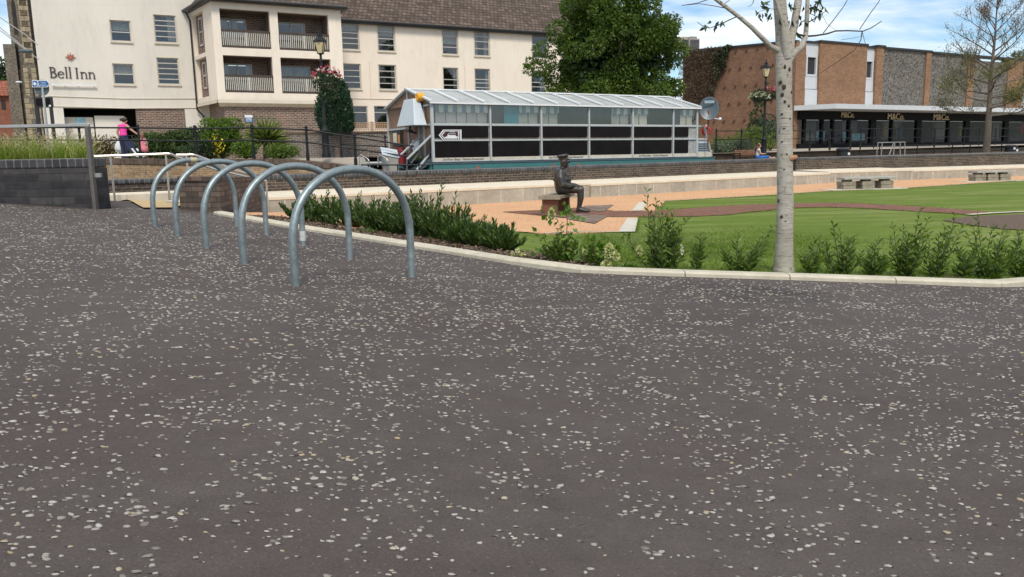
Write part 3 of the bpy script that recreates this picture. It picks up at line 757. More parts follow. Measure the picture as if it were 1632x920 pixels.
# mulch chips and tufts of grass (uncountable)
def scatter_bed():
    n = 5200
    x = RNG.uniform(kx[0] + 0.2, 1.0, n); d = RNG.uniform(0.13, 0.95, n) * np.clip((1.35 - x) * 0.8, 0.1, 1)
    P = np.array([(*off_kerb(a, b), 0) for a, b in zip(x, d)]); P[:, 2] = [G(a, b) + 0.02 for a, b in P[:, :2]]
    D = RNG.normal(size=(n, 3)); D[:, 2] *= 0.25
    L = RNG.uniform(0.015, 0.05, n)
    t = NT("bark chips"); t.set(0.95, 0, 0.1); g = t.n("ShaderNodeNewGeometry")
    t.col(t.ramp(g.outputs['Random Per Island'], [(0, (0.04, 0.024, 0.016)), (0.6, (0.13, 0.08, 0.055)), (1, (0.36, 0.28, 0.21))]))
    tag(leaves("bark_chips", P, D, L, L * 0.4, t.m), 'brown bark mulch chips between the shrubs and the kerb', 'mulch', kind='stuff')
    n = 26000
    x = RNG.uniform(-0.6, 6.5, n); d = 0.14 + RNG.power(0.55, n) * 6.0
    P = np.array([(*off_kerb(a, b), 0) for a, b in zip(x, d)])
    P[:, 2] = [G(a, b) for a, b in P[:, :2]]
    D = RNG.normal(size=(n, 3)) * 0.5; D[:, 2] = 1
    L = RNG.uniform(0.02, 0.045, n)
    E_ = [(p, q) for L_ in (flat(top_e), flat(bot_e), flat(edge_far), flat([(822, 371), (905, 371.5), (985, 372.5), (1014, 372), (1019, 350)])) for p, q in zip(L_[:-1], L_[1:])]
    EP = []
    for p, q in E_:
        m = int(math.hypot(q[0] - p[0], q[1] - p[1]) * 70); f_ = RNG.uniform(0, 1, m)
        EP.append(np.stack([p[0] + (q[0] - p[0]) * f_ + RNG.normal(0, .02, m), p[1] + (q[1] - p[1]) * f_ + RNG.normal(0, .03, m)], 1))
    EP = np.concatenate(EP); EP = np.concatenate([EP, np.array([[G(a, b)] for a, b in EP])], 1); ED = RNG.normal(size=EP.shape) * .5; ED[:, 2] = 1
    tag(leaves("edge_grass", EP, ED, RNG.uniform(.02, .05, len(EP)), .008, M['blade']), 'uncut grass along the edges of the brick path and orange path', 'grass', kind='stuff')
    ok = ~((P[:, 0] < 0.9) & (d < 0.5 + 0.6 * (0.9 - P[:, 0])))
    tag(leaves("lawn_grass", P[ok], D[ok], L[ok], 0.006, M['blade']), 'short mown green grass of the lawn behind the kerb', 'grass', kind='stuff')
scatter_bed()

# landing at the upper left, sloping ramp to the plaza
def LZ(x, y):
    if y < LANDY: return T(x, y)
    t = sm((y - LANDY) / 3.6); z = T(x, LANDY) * (1 - t) + 0.5 * t
    if y > 16.4: z *= min(1.0, max(0.02, (-5.3 - x) / 2.2))
    return z
lp = [(-14, LANDY), (-5.15, LANDY), (-5.2, 17.6), tuple(seat(0, 0.3)[:2]), tuple(seat(-11, 0.3)[:2]), (-14, 13.6)]
drape("landing", lp, LZ, -0.004, M['tarmac'], 0.6)
tc_poly = [(-7.95, 16.3), (-6.2, 16.3), (-5.42, 12.9), (-5.68, 12.4)]
drape("tactile_paving", tc_poly, LZ, 0.026, M['tactile'], 0.6)
tc_poly = [(-6.9, 16.35), (-6.25, 16.35), (-5.75, 14.2), (-6.1, 14.2)]
drape("stone_threshold", tc_poly, LZ, 0.034, M['slab'], 0.6)

# river and the far street
wq = MB()
a, b, c, d = seat(-30, 2.3), seat(SEAT_END + 40, 2.3), seat(SEAT_END + 40, 40), seat(-30, 40)
for p in (a, b, c, d): p.z = -0.35
wq.quad(a, b, c, d); tag(wq.build("river", M['water']), kind='structure')
FE = R(28)
fq = [(-60, 29.9), (-10, 29.9), (-5.2, 29.9), (-6.3, 34.2), (-6.0, 36.0), (6.8, 41.3), (9.0, 40.6), (18, 43.6), (35, 49.8), (60, 58), (400, 150), (400, 700), (-400, 700), (-400, 29.9)]
def SZ(x, y):
    b = 1.43 if x < 4 else 1.30
    if y < 33 and -9 < x < -5: b += (float(np.interp(x, [-8.3, -6.55, -5.6, -4.3], [1.41, 1.23, 1.07, 0.86])) - 0.03 - b) * (1 - sm((y - 30.0) / 2.6))
    return b + max(0, min(1, (y - 42) / 10.0)) * 0.22
stz = MB(); stz.poly([(p[0], p[1], 1.40) for p in fq])
def street():
    bm = bmesh.new(); bm.faces.new([bm.verts.new((*p, 0)) for p in fq])
    for ax, cs in ((0, [-30, -10, -9, -8, -7, -6.5, -6, -5.6, 0, 4, 5, 10, 20, 30, 50]), (1, [30.5, 31, 31.5, 32, 32.6, 36, 40, 42, 46, 52, 60, 100])):
        for c_ in cs:
            co = [0, 0, 0]; no = [0, 0, 0]; co[ax] = c_; no[ax] = 1
            bmesh.ops.bisect_plane(bm, geom=bm.verts[:] + bm.edges[:] + bm.faces[:], plane_co=co, plane_no=no)
    for v in bm.verts: v.co.z = SZ(v.co.x, v.co.y)
    bmesh.ops.triangulate(bm, faces=bm.faces[:]); bmesh.ops.recalc_face_normals(bm, faces=bm.faces[:])
    me = bpy.data.meshes.new("street"); bm.to_mesh(me); bm.free(); me.materials.append(M['street'])
    tag(link("street", me), kind='structure')
street()

# ================================================================== WALLS
def wall_run(name, label, cat, runs, parts):
    """runs: (origin, angle, length); parts: (name, y0, y1, z0, z1, mat, bevel)"""
    t = thing(name, label, cat, runs[0][0])
    for o, a, L in runs:
        for pn, y0, y1, z0, z1, m, bv in parts:
            mb = MB(); mb.box(0, L, y0, y1, z0, z1)
            rel = Vector(o) - Vector(runs[0][0])
            mb.build(pn, m, t, bevel=bv, loc=rel, rotz=a)
    return t
# pale concrete seat wall along the plaza
t = thing('seat_wall', 'low pale concrete block wall with sawn stone top edging the orange path', 'wall', S1)
segs = [(0.0, 10.2, 0.0, 0.46), (10.2, SEAT_END, -0.10, 0.42)]
for a, b, oy, h in segs:
    p = RD * a
    MB().box(0.0, b - a, oy, 2.05, -0.1, h - 0.07).build('wall_block', M['conc'], t, loc=p, rotz=A37)
    mb = MB(); x0 = 0.0
    while x0 < b - a - 0.01:
        x1 = min(b - a, x0 + 1.6); mb.add([(x0, oy - 0.015, h - 0.07), (x1 - 0.006, oy - 0.015, h - 0.07), (x1 - 0.006, 2.05, h - 0.07), (x0, 2.05, h - 0.07), (x0, oy - 0.015, h), (x1 - 0.006, oy - 0.015, h), (x1 - 0.006, 2.05, h + 0.07), (x0, 2.05, h + 0.07)], [(3, 2, 1, 0), (4, 5, 6, 7), (0, 1, 5, 4), (1, 2, 6, 5), (2, 3, 7, 6), (3, 0, 4, 7)]); x0 = x1
    mb.build('stone_top', M['conctop'], t, loc=p, rotz=A37, bevel=0.006)
for a, b, oy, h in ((0.0, 4.5, 0.0, 0.46), (4.5, 22, 0.12, 0.42)):
    p = RD * SEAT_END + RD2 * a
    MB().box(0.0, b - a, oy, 2.2, -0.1, h - 0.07).build('wall_block', M['conc'], t, loc=p, rotz=A2)
    MB().add([(0.0, oy - 0.015, h - 0.07), (b - a, oy - 0.015, h - 0.07), (b - a, 2.2, h - 0.07), (0.0, 2.2, h - 0.07), (0.0, oy - 0.015, h), (b - a, oy - 0.015, h), (b - a, 2.2, h + 0.07), (0.0, 2.2, h + 0.07)], [(3, 2, 1, 0), (4, 5, 6, 7), (0, 1, 5, 4), (1, 2, 6, 5), (2, 3, 7, 6), (3, 0, 4, 7)]).build('stone_top', M['conctop'], t, loc=p, rotz=A2, bevel=0.006)
# the low pale step that carries the wall on to the left
t = thing('stone_step', 'long low pale stone step at foot of river wall behind the tactile paving', 'step', seat(-1.7) + Vector((0, 0, 0.40)), A37)
mb = MB(); x0 = -8.0
while x0 < -0.01:
    mb.box(x0, x0 + 1.33 - 0.006, 0, 1.4, 0, 0.26); x0 += 1.33
mb.build('step_stone', M['conctop'], t, bevel=0.01)
# dark river wall with bullnose coping
t = thing('river_wall', 'long dark brown brick river wall with bullnose coping behind the pale seat wall', 'wall', seat(-14, 2.0))
def rw(o, a, L, z0, z1):
    rel = Vector(o) - seat(-14, 2.0)
    dz = (z1 - z0)
    def slab(name, y0, y1, zb, zt, m, bv):
        mb = MB(); v = [(0, y0, zb), (L, y0, zb), (L, y1, zb), (0, y1, zb), (0, y0, zt + z0), (L, y0, zt + z1), (L, y1, zt + z1), (0, y1, zt + z0)]
        if name == 'coping': v = [(0, y0, z0 + zb), (L, y0, z1 + zb), (L, y1, z1 + zb), (0, y1, z0 + zb)] + v[4:]
        mb.add(v, [(3, 2, 1, 0), (4, 5, 6, 7), (0, 1, 5, 4), (1, 2, 6, 5), (2, 3, 7, 6), (3, 0, 4, 7)]); mb.build(name, m, t, loc=rel, rotz=a, bevel=bv, segs=4)
    slab('wall', 0.0, 0.33, -0.5, -0.145, M['riverbrick'], 0)
    slab('coping', -0.03, 0.36, -0.145, 0.0, M['darkcap'], 0.06)
rw(seat(-14, 2.0), A37, 14 + 10.0, 0.955, 0.965)
rw(seat(10.0, 2.0), A37, SEAT_END - 10.0, 0.965, 1.05)
rw(seat2(0.0, 2.0), A2, 24, 1.05, 1.12)

# brown brick pier between ramp and bicycle hoops
t = thing('pier_wall', 'square cut brown brick pier wall behind the bicycle hoops', 'wall', (-5.3, 12.9, 0.4))
base = Vector((-5.3, 12.9, 0.4))
fp = [Vector((-5.32, 12.92, 0)), Vector((-4.56, 12.62, 0)), Vector((-5.30, 17.2, 0)), Vector((-6.3, 17.3, 0))]
mb = MB(); n = 4
zt = [1.075, 1.065, 0.97, 0.98]
mb.add([Vector((p.x, p.y, -0.3)) - base for p in fp] + [Vector((p.x, p.y, z - 0.09)) - base for p, z in zip(fp, zt)], [(3, 2, 1, 0), (4, 5, 6, 7)] + [(i, (i + 1) % 4, 4 + (i + 1) % 4, 4 + i) for i in range(4)])
mb.build('brickwork', M['pierbrick'], t)
cen = sum(fp, Vector()) / 4
mb = MB(); fo = [cen + (p - cen) * 1.012 for p in fp]
mb.add([Vector((p.x, p.y, z - 0.088)) - base for p, z in zip(fo, zt)] + [Vector((p.x, p.y, z)) - base for p, z in zip(fo, zt)], [(3, 2, 1, 0), (4, 5, 6, 7)] + [(i, (i + 1) % 4, 4 + (i + 1) % 4, 4 + i) for i in range(4)])
mb.build('coping', M['pierbrick'], t, bevel=0.012)

# dark planter wall at the left
PW = 11.8
t = thing('planter_wall', 'dark blue black brick planter wall holding the ornamental grass', 'wall', (-6.05, PW, 0.6))
MB().box(-7, 0.0, 0, 0.34, -0.6, 0.64).build('brickwork', M['darkbrick'], t)
MB().box(-7, 0.0, -0.008, 0.35, 0.642, 0.78).build('coping', M['darkcap'], t, bevel=0.02)
MB().prism([(-7, 0.345), (-0.12, 0.345), (-1.75, 2.6), (-7, 2.6)], -0.6, 0.70).build('soil', M['mulch'], t)

# far bank: buff wall under the railings
qp = [(-40, 1.6), (-14.9, 1.57), (-11.8, 1.455), (-8.3, 1.41), (-6.55, 1.23), (-5.6, 1.07), (-4.3, 0.86)]
t = thing('quay_wall', 'buff brick quay wall with old brown coping across the river', 'wall', (-14.9, 29.2, 0))
mb = MB(); mc = MB()
for (x0, z0), (x1, z1) in zip(qp[:-1], qp[1:]):
    x0 += 14.9; x1 += 14.9
    mb.add([(x0, 0, -0.5), (x1, 0, -0.5), (x1, 0.7, -0.5), (x0, 0.7, -0.5), (x0, 0, z0 - 0.2), (x1, 0, z1 - 0.2), (x1, 0.7, z1 - 0.2), (x0, 0.7, z0 - 0.2)], [(0, 1, 5, 4), (2, 3, 7, 6), (4, 5, 6, 7)])
    mc.add([(x0, -0.04, z0 - 0.2), (x1, -0.04, z1 - 0.2), (x1, 0.75, z1 - 0.2), (x0, 0.75, z0 - 0.2), (x0, -0.04, z0), (x1, -0.04, z1), (x1, 0.75, z1), (x0, 0.75, z0)], [(0, 1, 5, 4), (2, 3, 7, 6), (4, 5, 6, 7), (3, 2, 1, 0)])
mb.build('brickwork', M['buff'], t); mc.build('coping', M['buffcap'], t)
# far bank on the right: two pale stepped ledges
t = thing('quay_steps', 'weathered buff stepped stone ledges along the far quay by the park bench', 'steps', (7.6, 39.3, 0), R(19.2))
MB().box(0, 55, 0, 1.0, -0.6, 0.93).build('lower_ledge', M['buff'], t)
MB().box(0, 55, 1.0, 1.45, -0.6, 1.12).build('middle_ledge', M['buffcap'], t)
MB().box(0, 55, 1.45, 2.4, -0.6, 1.318).build('upper_ledge', M['street'], t)

# ================================================================== BUILDINGS
def flatP(off):
    return lambda s, z, d: (s, off + d, z)
def window(parent, P, rc, bars, curtain=None, fr=0.055, vbars=(), sill=True, mats=None, deep=0.9):
    a, b, c, d = rc
    mats = mats or (M['winframe'], M['glass'])
    mb = MB()
    def pb(s0, s1, z0, z1, d0, d1):
        v = [P(s0, z0, d0), P(s1, z0, d0), P(s1, z0, d1), P(s0, z0, d1), P(s0, z1, d0), P(s1, z1, d0), P(s1, z1, d1), P(s0, z1, d1)]
        mb.add(v, [(3, 2, 1, 0), (4, 5, 6, 7), (0, 1, 5, 4), (1, 2, 6, 5), (2, 3, 7, 6), (3, 0, 4, 7)])
    pb(a, a + fr, c, d, 0.06, 0.13); pb(b - fr, b, c, d, 0.06, 0.13); pb(a + fr, b - fr, d - fr, d, 0.06, 0.13); pb(a + fr, b - fr, c, c + fr, 0.06, 0.13)
    for q in bars: z = c + (d - c) * q; pb(a + fr, b - fr, z - 0.025, z + 0.025, 0.065, 0.125)
    for q in vbars: s = a + (b - a) * q; pb(s - 0.025, s + 0.025, c + fr, d - fr, 0.068, 0.122)
    w_ = mb.build('window', mats[0], parent)
    g = MB(); g.quad(P(a + fr, c + fr, 0.095), P(b - fr, c + fr, 0.095), P(b - fr, d - fr, 0.095), P(a + fr, d - fr, 0.095)); g.build('pane', mats[1], w_, recalc=False)
    r = MB(); e = 0.15
    for q in ([(a, c, .14), (a, d, .14), (a, d, deep), (a, c, deep)], [(b, c, .14), (b, d, .14), (b, d, deep), (b, c, deep)], [(a, d, .14), (b, d, .14), (b, d, deep), (a, d, deep)], [(a, c, .14), (b, c, .14), (b, c, deep), (a, c, deep)], [(a, c, deep), (b, c, deep), (b, d, deep), (a, d, deep)]):
        r.quad(*[P(*k) for k in q])
    r.build('room', M['room'], w_, recalc=False)
    if curtain:
        k = MB()
        for f0, f1, g0 in curtain:
            n = max(2, int((f1 - f0) * 14)); z0 = c + (d - c) * g0
            for i in range(n):
                sa = a + (b - a) * (f0 + (f1 - f0) * i / n); sb = a + (b - a) * (f0 + (f1 - f0) * (i + 1) / n)
                da, db = 0.25 + 0.04 * (i % 2), 0.25 + 0.04 * ((i + 1) % 2)
                k.quad(P(sa, z0, da), P(sb, z0, db), P(sb, d, db), P(sa, d, da))
        k.build('curtain', M['curtain'], w_, recalc=False)
    if sill:
        mb = MB(); pb(a - 0.06, b + 0.06, c - 0.09, c, -0.09, 0.06); mb.build('sill', M['trimcream'], w_)
        mb = MB(); pb(a - 0.06, a, c, d + 0.05, -0.015, 0.06); pb(b, b + 0.06, c, d + 0.05, -0.015, 0.06); pb(a, b, d, d + 0.05, -0.015, 0.06); mb.build('surround', M['trimcream'], w_)
    return w_

H = Fr((-8.54, 54, 1.45), R(28))
hotel = thing('hotel_building', 'large cream painted three storey hotel with balconies and brown tiled roof', 'hotel', H.o, H.a)
# --- right wing
s_bl = H.pix(545, 90).x; s_r = H.pix(1010, 90).x
z_e = H.pix(700, 37).z
wr_up = [(544.5, 38.5, 572, 79), (602, 42, 629, 81.5), (705, 48.5, 729.5, 87), (756, 51, 780, 89.5), (848, 56, 873, 93)]
wr_lo = [(546.5, 102, 575, 141), (604, 103.5, 631, 142), (706.5, 108.5, 730, 145.5), (757, 110, 780.5, 147.5), (847, 113, 870, 150)]
bars_u = [(0.24, 0.45, 0.66), (0.25, 0.5, 0.78), (0.3, 0.75), (0.3, 0.6, 0.8), (0.3, 0.6)]
cur_u = [[(0, 1, 0.75)], [(0.05, 0.95, 0.62)], [(0.0, 1.0, 0.45)], [(0, 0.3, 0), (0.72, 1, 0)], None]
bars_l = [(0.26, 0.5, 0.74), (0.25, 0.5, 0.75), (0.26, 0.5), (0.2, 0.4, 0.55), (0.3, 0.5)]
cur_l = [None, [(0.8, 1, 0)], [(0.78, 1, 0)], [(0.8, 1, 0)], [(0.7, 1, 0)]]
def norm_row(rects):
    q = [H.rect(*r) for r in rects]; c = sum(x[2] for x in q) / len(q); d = sum(x[3] for x in q) / len(q)
    return [(x[0], x[1], 0.5 * (c + x[2]), 0.5 * (d + x[3])) for x in q]
ru, rl = norm_row(wr_up), norm_row(wr_lo)
gf = [H.rect(560, 169, 586.5, 206), H.rect(596.5, 169, 625, 206), H.rect(650, 169, 676, 206)]
mb = MB(); mb.holes(s_bl - 0.5, s_r, -0.2, z_e, ru + rl + gf, flatP(0), 0.14)
mb.quad((s_r, 0, -0.2), (s_r, 12, -0.2), (s_r, 12, z_e), (s_r, 0, z_e))
mb.build('wall', M['cream'], hotel)
for rc, b, c in zip(ru, bars_u, cur_u): window(hotel, flatP(0), rc, b, c)
for rc, b, c in zip(rl, bars_l, cur_l): window(hotel, flatP(0), rc, b, c)
for rc in gf: window(hotel, flatP(0), rc, (0.72,), None, sill=False)
# cable and pipes on the wall
mb = MB()
za = H.pix(600, 158).z
mb.tube([(s_bl, -0.03, za), ((s_bl + s_r) / 2, -0.03, za + 0.03), (s_r, -0.03, za)], 0.02, 5)
for px in (590, 741): 
    s = H.pix(px, 130).x; mb.tube([(s, -0.03, za), (s, -0.03, za + 2.4)], 0.015, 5)
mb.build('wall_cable', M['trimcream'], hotel)
# roof of the right wing, sloping up from the eave
def roof(s0, s1, y_e, ze, depth, rise, mat, name='roof', over=0.35, gut=True):
    t_ = MB(); k = rise / depth
    t_.add([(s0, y_e - over, ze - over * k + 0.10), (s1, y_e - over, ze - over * k + 0.10), (s1, y_e + depth, ze + rise), (s0, y_e + depth, ze + rise), (s1, y_e + 2 * depth, ze), (s0, y_e + 2 * depth, ze),
            (s0, y_e - over, ze - over * k), (s1, y_e - over, ze - over * k)], [(0, 1, 2, 3), (3, 2, 4, 5), (6, 7, 1, 0), (0, 3, 5), (1, 4, 2)])
    r_ = t_.build(name, mat, hotel)
    if gut:
        g = MB(); g.tube([(s0, y_e - over - 0.05, ze - over * k + 0.03), (s1, y_e - over - 0.05, ze - over * k + 0.03)], 0.075, 8)
        g.box(s0, s1, y_e - over, y_e - 0.002, ze - over * k - 0.12, ze - over * k - 0.001)
        g.build('gutter', M['gutter'], r_)
    return r_
roof(s_bl - 3, s_r + 0.4, 0, z_e, 6.5, 5.2, M['rooftile'])
# --- left wing with the sign
s_l0 = H.pix(57, 75).x; s_l1 = H.pix(312, 90).x
wl = [H.rect(176, 33, 208.5, 66), H.rect(246, 24.5, 281, 68), H.rect(180.5, 102, 213.5, 134.5), H.rect(251, 92.5, 285.5, 134.5)]
uc = H.rect(103, 173, 296, 216)
mb = MB(); mb.holes(s_l0, s_l1 + 0.6, -0.2, 15.5, wl, flatP(0), 0.14) if False else None
holes_l = wl + [(uc[0], uc[1], -0.2, uc[3])]
mb.holes(s_l0, s_l1 + 1.5, -0.2, 15.5, holes_l, flatP(0), 0.14)
mb.quad((s_l0, 0, -0.2), (s_l0, 0, 15.5), (s_l0, 14, 15.5), (s_l0, 14, -0.2))
mb.build('wall', M['white_r'], hotel)
for rc, b, c, v in zip(wl, [(0.45,), (0.22, 0.42, 0.62, 0.8), (0.5,), (0.2, 0.4, 0.6, 0.8)], [[(0, 1, 0.55)], [(0.6, 1.0, 0.0)], [(0, 1, 0.52)], None], [(), (), (), ()]):
    window(hotel, flatP(0), rc, b, c)
roof(s_l0 - 0.3, s_l1 + 3, 0, 15.5, 6.5, 5.2, M['rooftile'])
# undercroft
mb = MB(); a, b, _, d = uc
for q in ([(a, 0.15, d), (b, 0.15, d), (b, 3, d), (a, 3, d)], [(a, 3, -0.2), (b, 3, -0.2), (b, 3, d), (a, 3, d)], [(a, 0.15, -0.2), (a, 3, -0.2), (a, 3, d), (a, 0.15, d)], [(b, 0.15, -0.2), (b, 3, -0.2), (b, 3, d), (b, 0.15, d)]): mb.quad(*q)
und = mb.build('undercroft', M['room'], hotel, recalc=False)
r1 = H.rect(103, 186, 150, 216); r2 = H.rect(152, 184, 200, 216)
MB().box(r1[0], r1[1], 0.7, 0.9, -0.2, r1[3]).build('white_panel', M['white_r'], und)
MB().box(r2[0], r2[1], 0.5, 0.9, -0.2, r2[3]).build('white_panel', M['white_r'], und)
r3 = H.rect(218, 174.5, 296, 216)
MB().box(r3[0], r3[1] - 0.01, 0.06, 0.5, -0.2, d - 0.02).build('brick_panel', M['hotelbrick'], hotel)
r4 = H.rect(121, 187, 136, 198); MB().box(r4[0], r4[1], 0.66, 0.70, r4[2], r4[3]).build('notice', M['posterblue'], und)
mb = MB()
for py in (152, 167.5):
    z = H.pix(185, py + 3).z; mb.tube([(s_l0 + 0.3, -0.03, z), ((s_l0 + s_l1) / 2, -0.03, z - 0.08), (s_l1, -0.03, z)], 0.025, 5)
mb.build('wall_cable', M['trimcream'], hotel)
# sign lettering in a serif face
def letters():
    x0, x1, z0, z1 = H.rect(79, 108, 150, 125)
    Hc = (z1 - z0); sc = Hc
    mb = MB(); cur = [x0]; yv = (-0.05, -0.012)
    def P(u, v): return (cur[0] + u * sc, z0 + v * sc)
    def strip(pts, ws):
        n = len(pts)
        for i in range(n - 1):
            (u0, v0), (u1, v1) = pts[i], pts[i + 1]
            dx, dy = u1 - u0, v1 - v0; L = math.hypot(dx, dy); nx, ny = -dy / L, dx / L
            w0, w1 = ws[i] / 2, ws[i + 1] / 2
            mb.plate([P(u0 - nx * w0, v0 - ny * w0), P(u1 - nx * w1, v1 - ny * w1), P(u1 + nx * w1, v1 + ny * w1), P(u0 + nx * w0, v0 + ny * w0)], *yv)
    def arc(cx, cy, rx, ry, a0, a1, thick, thin, n=14):
        pts = []; ws = []
        for i in range(n + 1):
            a = R(a0 + (a1 - a0) * i / n); pts.append((cx + rx * math.cos(a), cy + ry * math.sin(a))); ws.append(thin + (thick - thin) * abs(math.cos(a)))
        strip(pts, ws)
    def stem(u, h, w=0.12, foot=True, head=True, v0=0.0):
        strip([(u, v0), (u, h)], [w, w])
        if foot: strip([(u - 0.11, v0 + 0.015), (u + 0.11, v0 + 0.015)], [0.03, 0.03])
        if head: strip([(u - 0.12, h - 0.02), (u + 0.04, h - 0.02)], [0.035, 0.035])
    stem(0.12, 1.0, 0.13); arc(0.14, 0.76, 0.33, 0.225, -90, 90, 0.12, 0.04); arc(0.14, 0.275, 0.40, 0.26, -90, 90, 0.13, 0.04); strip([(0.0, 0.985), (0.16, 0.985)], [0.035, 0.035])
    cur[0] += 0.68 * sc
    arc(0.26, 0.31, 0.24, 0.30, 10, 325, 0.11, 0.04, 20); strip([(0.05, 0.335), (0.48, 0.375)], [0.04, 0.04])
    cur[0] += 0.62 * sc; stem(0.10, 1.06); cur[0] += 0.32 * sc; stem(0.10, 1.06); cur[0] += 0.55 * sc
    stem(0.12, 1.0, 0.13); strip([(0.0, 0.985), (0.24, 0.985)], [0.035, 0.035]); cur[0] += 0.42 * sc
    for _ in range(2):
        stem(0.10, 0.62, 0.11); arc(0.30, 0.40, 0.19, 0.20, 0, 165, 0.10, 0.05); stem(0.49, 0.42, 0.11, True, False); cur[0] += 0.68 * sc
    mb.build('sign_lettering', M['letter'], hotel)
    # lit bar under the name
    a, b, zb, zt = H.rect(82, 133.5, 153, 136.5)
    m2 = MB(); m2.bar((a, -0.14, zb), (b, -0.14, zb), 0.07, 0.07)
    for q in (0.05, 0.3, 0.6, 0.95): m2.bar((a + (b - a) * q, -0.12, zb), (a + (b - a) * q, 0, zb - 0.02), 0.04)
    m2.build('sign_light_bar', M['white'], hotel)
    a, b, zb, zt = H.rect(104, 85, 120.5, 97.5)
    cx, cz, r = (a + b) / 2, (zb + zt) / 2, (b - a) / 2
    pts = []
    for i in range(16):
        q = R(i * 22.5 + 90); rr = r * (1.0 if i % 2 == 0 else 0.38) * (1.0 if i % 4 == 0 else 0.86); pts.append((cx + rr * math.cos(q), cz + rr * math.sin(q)))
    MB().plate(pts, -0.08, -0.012).build('star_emblem', M['starred'], hotel)
letters()
# --- projecting balcony block
OFF = -4.1
sF = H.pix(342, 85, OFF).x; sR = H.pix(546, 85, OFF).x; sB = H.pix(307, 85, 0).x
zb = H.pix(430, 160.5, OFF).z; zt_ = H.pix(430, 4.5, OFF).z
bal = [H.rect(341.5, 15.5, 430.5, 77, OFF), H.rect(444.5, 22, 528, 81, OFF), H.rect(345.5, 89.5, 435.5, 148, OFF), H.rect(448, 93, 530, 149.5, OFF)]
def avg(i, j, k): return (bal[i][k] + bal[j][k]) / 2
cols = [(sF + 0.42, avg(0, 2, 1)), (avg(1, 3, 0), sR - 0.75)]
rows = [(avg(0, 1, 2), avg(0, 1, 3)), (avg(2, 3, 2), avg(2, 3, 3))]
bh = [(c[0], c[1], r[0], r[1]) for r in rows for c in cols]
mb = MB(); mb.holes(sF, sR, zb, zt_, bh, flatP(OFF), 0.28)
BL = Vector((sB, 0, 0)); FL = Vector((sF, OFF, 0)); sdir = (FL - BL); sl = sdir.length; sdir.normalize(); sn = Vector((-sdir.y, sdir.x, 0))
if sn.x < 0: sn = -sn
def sideP(s, z, d): p = BL + sdir * s + sn * d; return (p.x, p.y, z)
sh = [(sl * 0.08, sl * 0.60, rows[0][0] - 0.1, rows[0][1] + 0.1), (sl * 0.10, sl * 0.62, rows[1][0] - 0.1, rows[1][1] + 0.1)]
mb.holes(0, sl, zb, zt_, sh, sideP, 0.25)
mb.quad((sR, OFF, zb), (sR, 0, zb), (sR, 0, zt_), (sR, OFF, zt_))
mb.quad((sF, OFF, zb), (sR, OFF, zb), (sR, 0, zb), (sB, 0, zb))
mb.build('balcony_block', M['cream'], hotel)
for q in sh:
    mb = MB(); mb.quad(sideP(q[0], q[2], .25), sideP(q[1], q[2], .25), sideP(q[1], q[3], .25), sideP(q[0], q[3], .25))
    br = mb.build('brick_recess', M['hotelbrick'], hotel)
    a = q[0] + (q[1] - q[0]) * 0.25; b = q[0] + (q[1] - q[0]) * 0.6
    mb = MB(); zz0, zz1 = q[2] + 0.5, q[3] - 0.2
    for (u0, u1, v0, v1) in ((a, a + .1, zz0, zz1), (b - .1, b, zz0, zz1), (a, b, zz1 - .1, zz1), (a, b, zz0, zz0 + .1), (a, b, (zz0 + zz1) / 2 - .04, (zz0 + zz1) / 2 + .04)):
        mb.quad(sideP(u0, v0, .2), sideP(u1, v0, .2), sideP(u1, v1, .2), sideP(u0, v1, .2))
    mb.build('narrow_window', M['winframe'], br)
mb = MB(); e = 0.06
mb.add([(sF - 0.02, OFF - e, zb - 0.16), (sR + 0.02, OFF - e, zb - 0.16), (sR + 0.02, OFF + 0.3, zb - 0.35), (sF + 0.1, OFF + 0.3, zb - 0.35), (sF - 0.02, OFF - e, zb + 0.02), (sR + 0.02, OFF - e, zb + 0.02)], [(0, 1, 5, 4), (0, 1, 2, 3)])
p0, p1 = BL - sn * 0.06, FL - sn * 0.06
mb.quad((p0.x, p0.y, zb - 0.16), (p1.x, p1.y, zb - 0.16), (p1.x, p1.y, zb + 0.02), (p0.x, p0.y, zb + 0.02))
mb.build('base_moulding', M['trimcream'], hotel)
mb = MB(); fy = OFF + 0.28
mb.add([(sF + 0.35, fy, -0.2), (sR - 0.1, fy, -0.2), (sR - 0.1, 0, -0.2), (sB + 0.7, 0, -0.2), (sF + 0.35, fy, zb - 0.02), (sR - 0.1, fy, zb - 0.02), (sR - 0.1, 0, zb - 0.02), (sB + 0.7, 0, zb - 0.02)], [(0, 1, 5, 4), (1, 2, 6, 5), (3, 0, 4, 7)])
mb.build('ground_floor_brickwork', M['hotelbrick'], hotel)
nr = H.rect(390, 183.5, 402.5, 195, fy)
nb = MB().box(nr[0], nr[1], fy - 0.04, fy - 0.003, nr[2], nr[3]).build('wall_notice', M['blue'], hotel)
MB().box(nr[0], nr[1], fy - 0.046, fy - 0.041, nr[3] - 0.14, nr[3]).build('notice_header', M['white'], nb)
mb2 = MB()
for k in range(3): mb2.box(nr[0] + 0.06, nr[1] - 0.06, fy - 0.046, fy - 0.041, nr[2] + 0.05 + k * 0.075, nr[2] + 0.08 + k * 0.075)
mb2.build('notice_text', M['white'], nb)
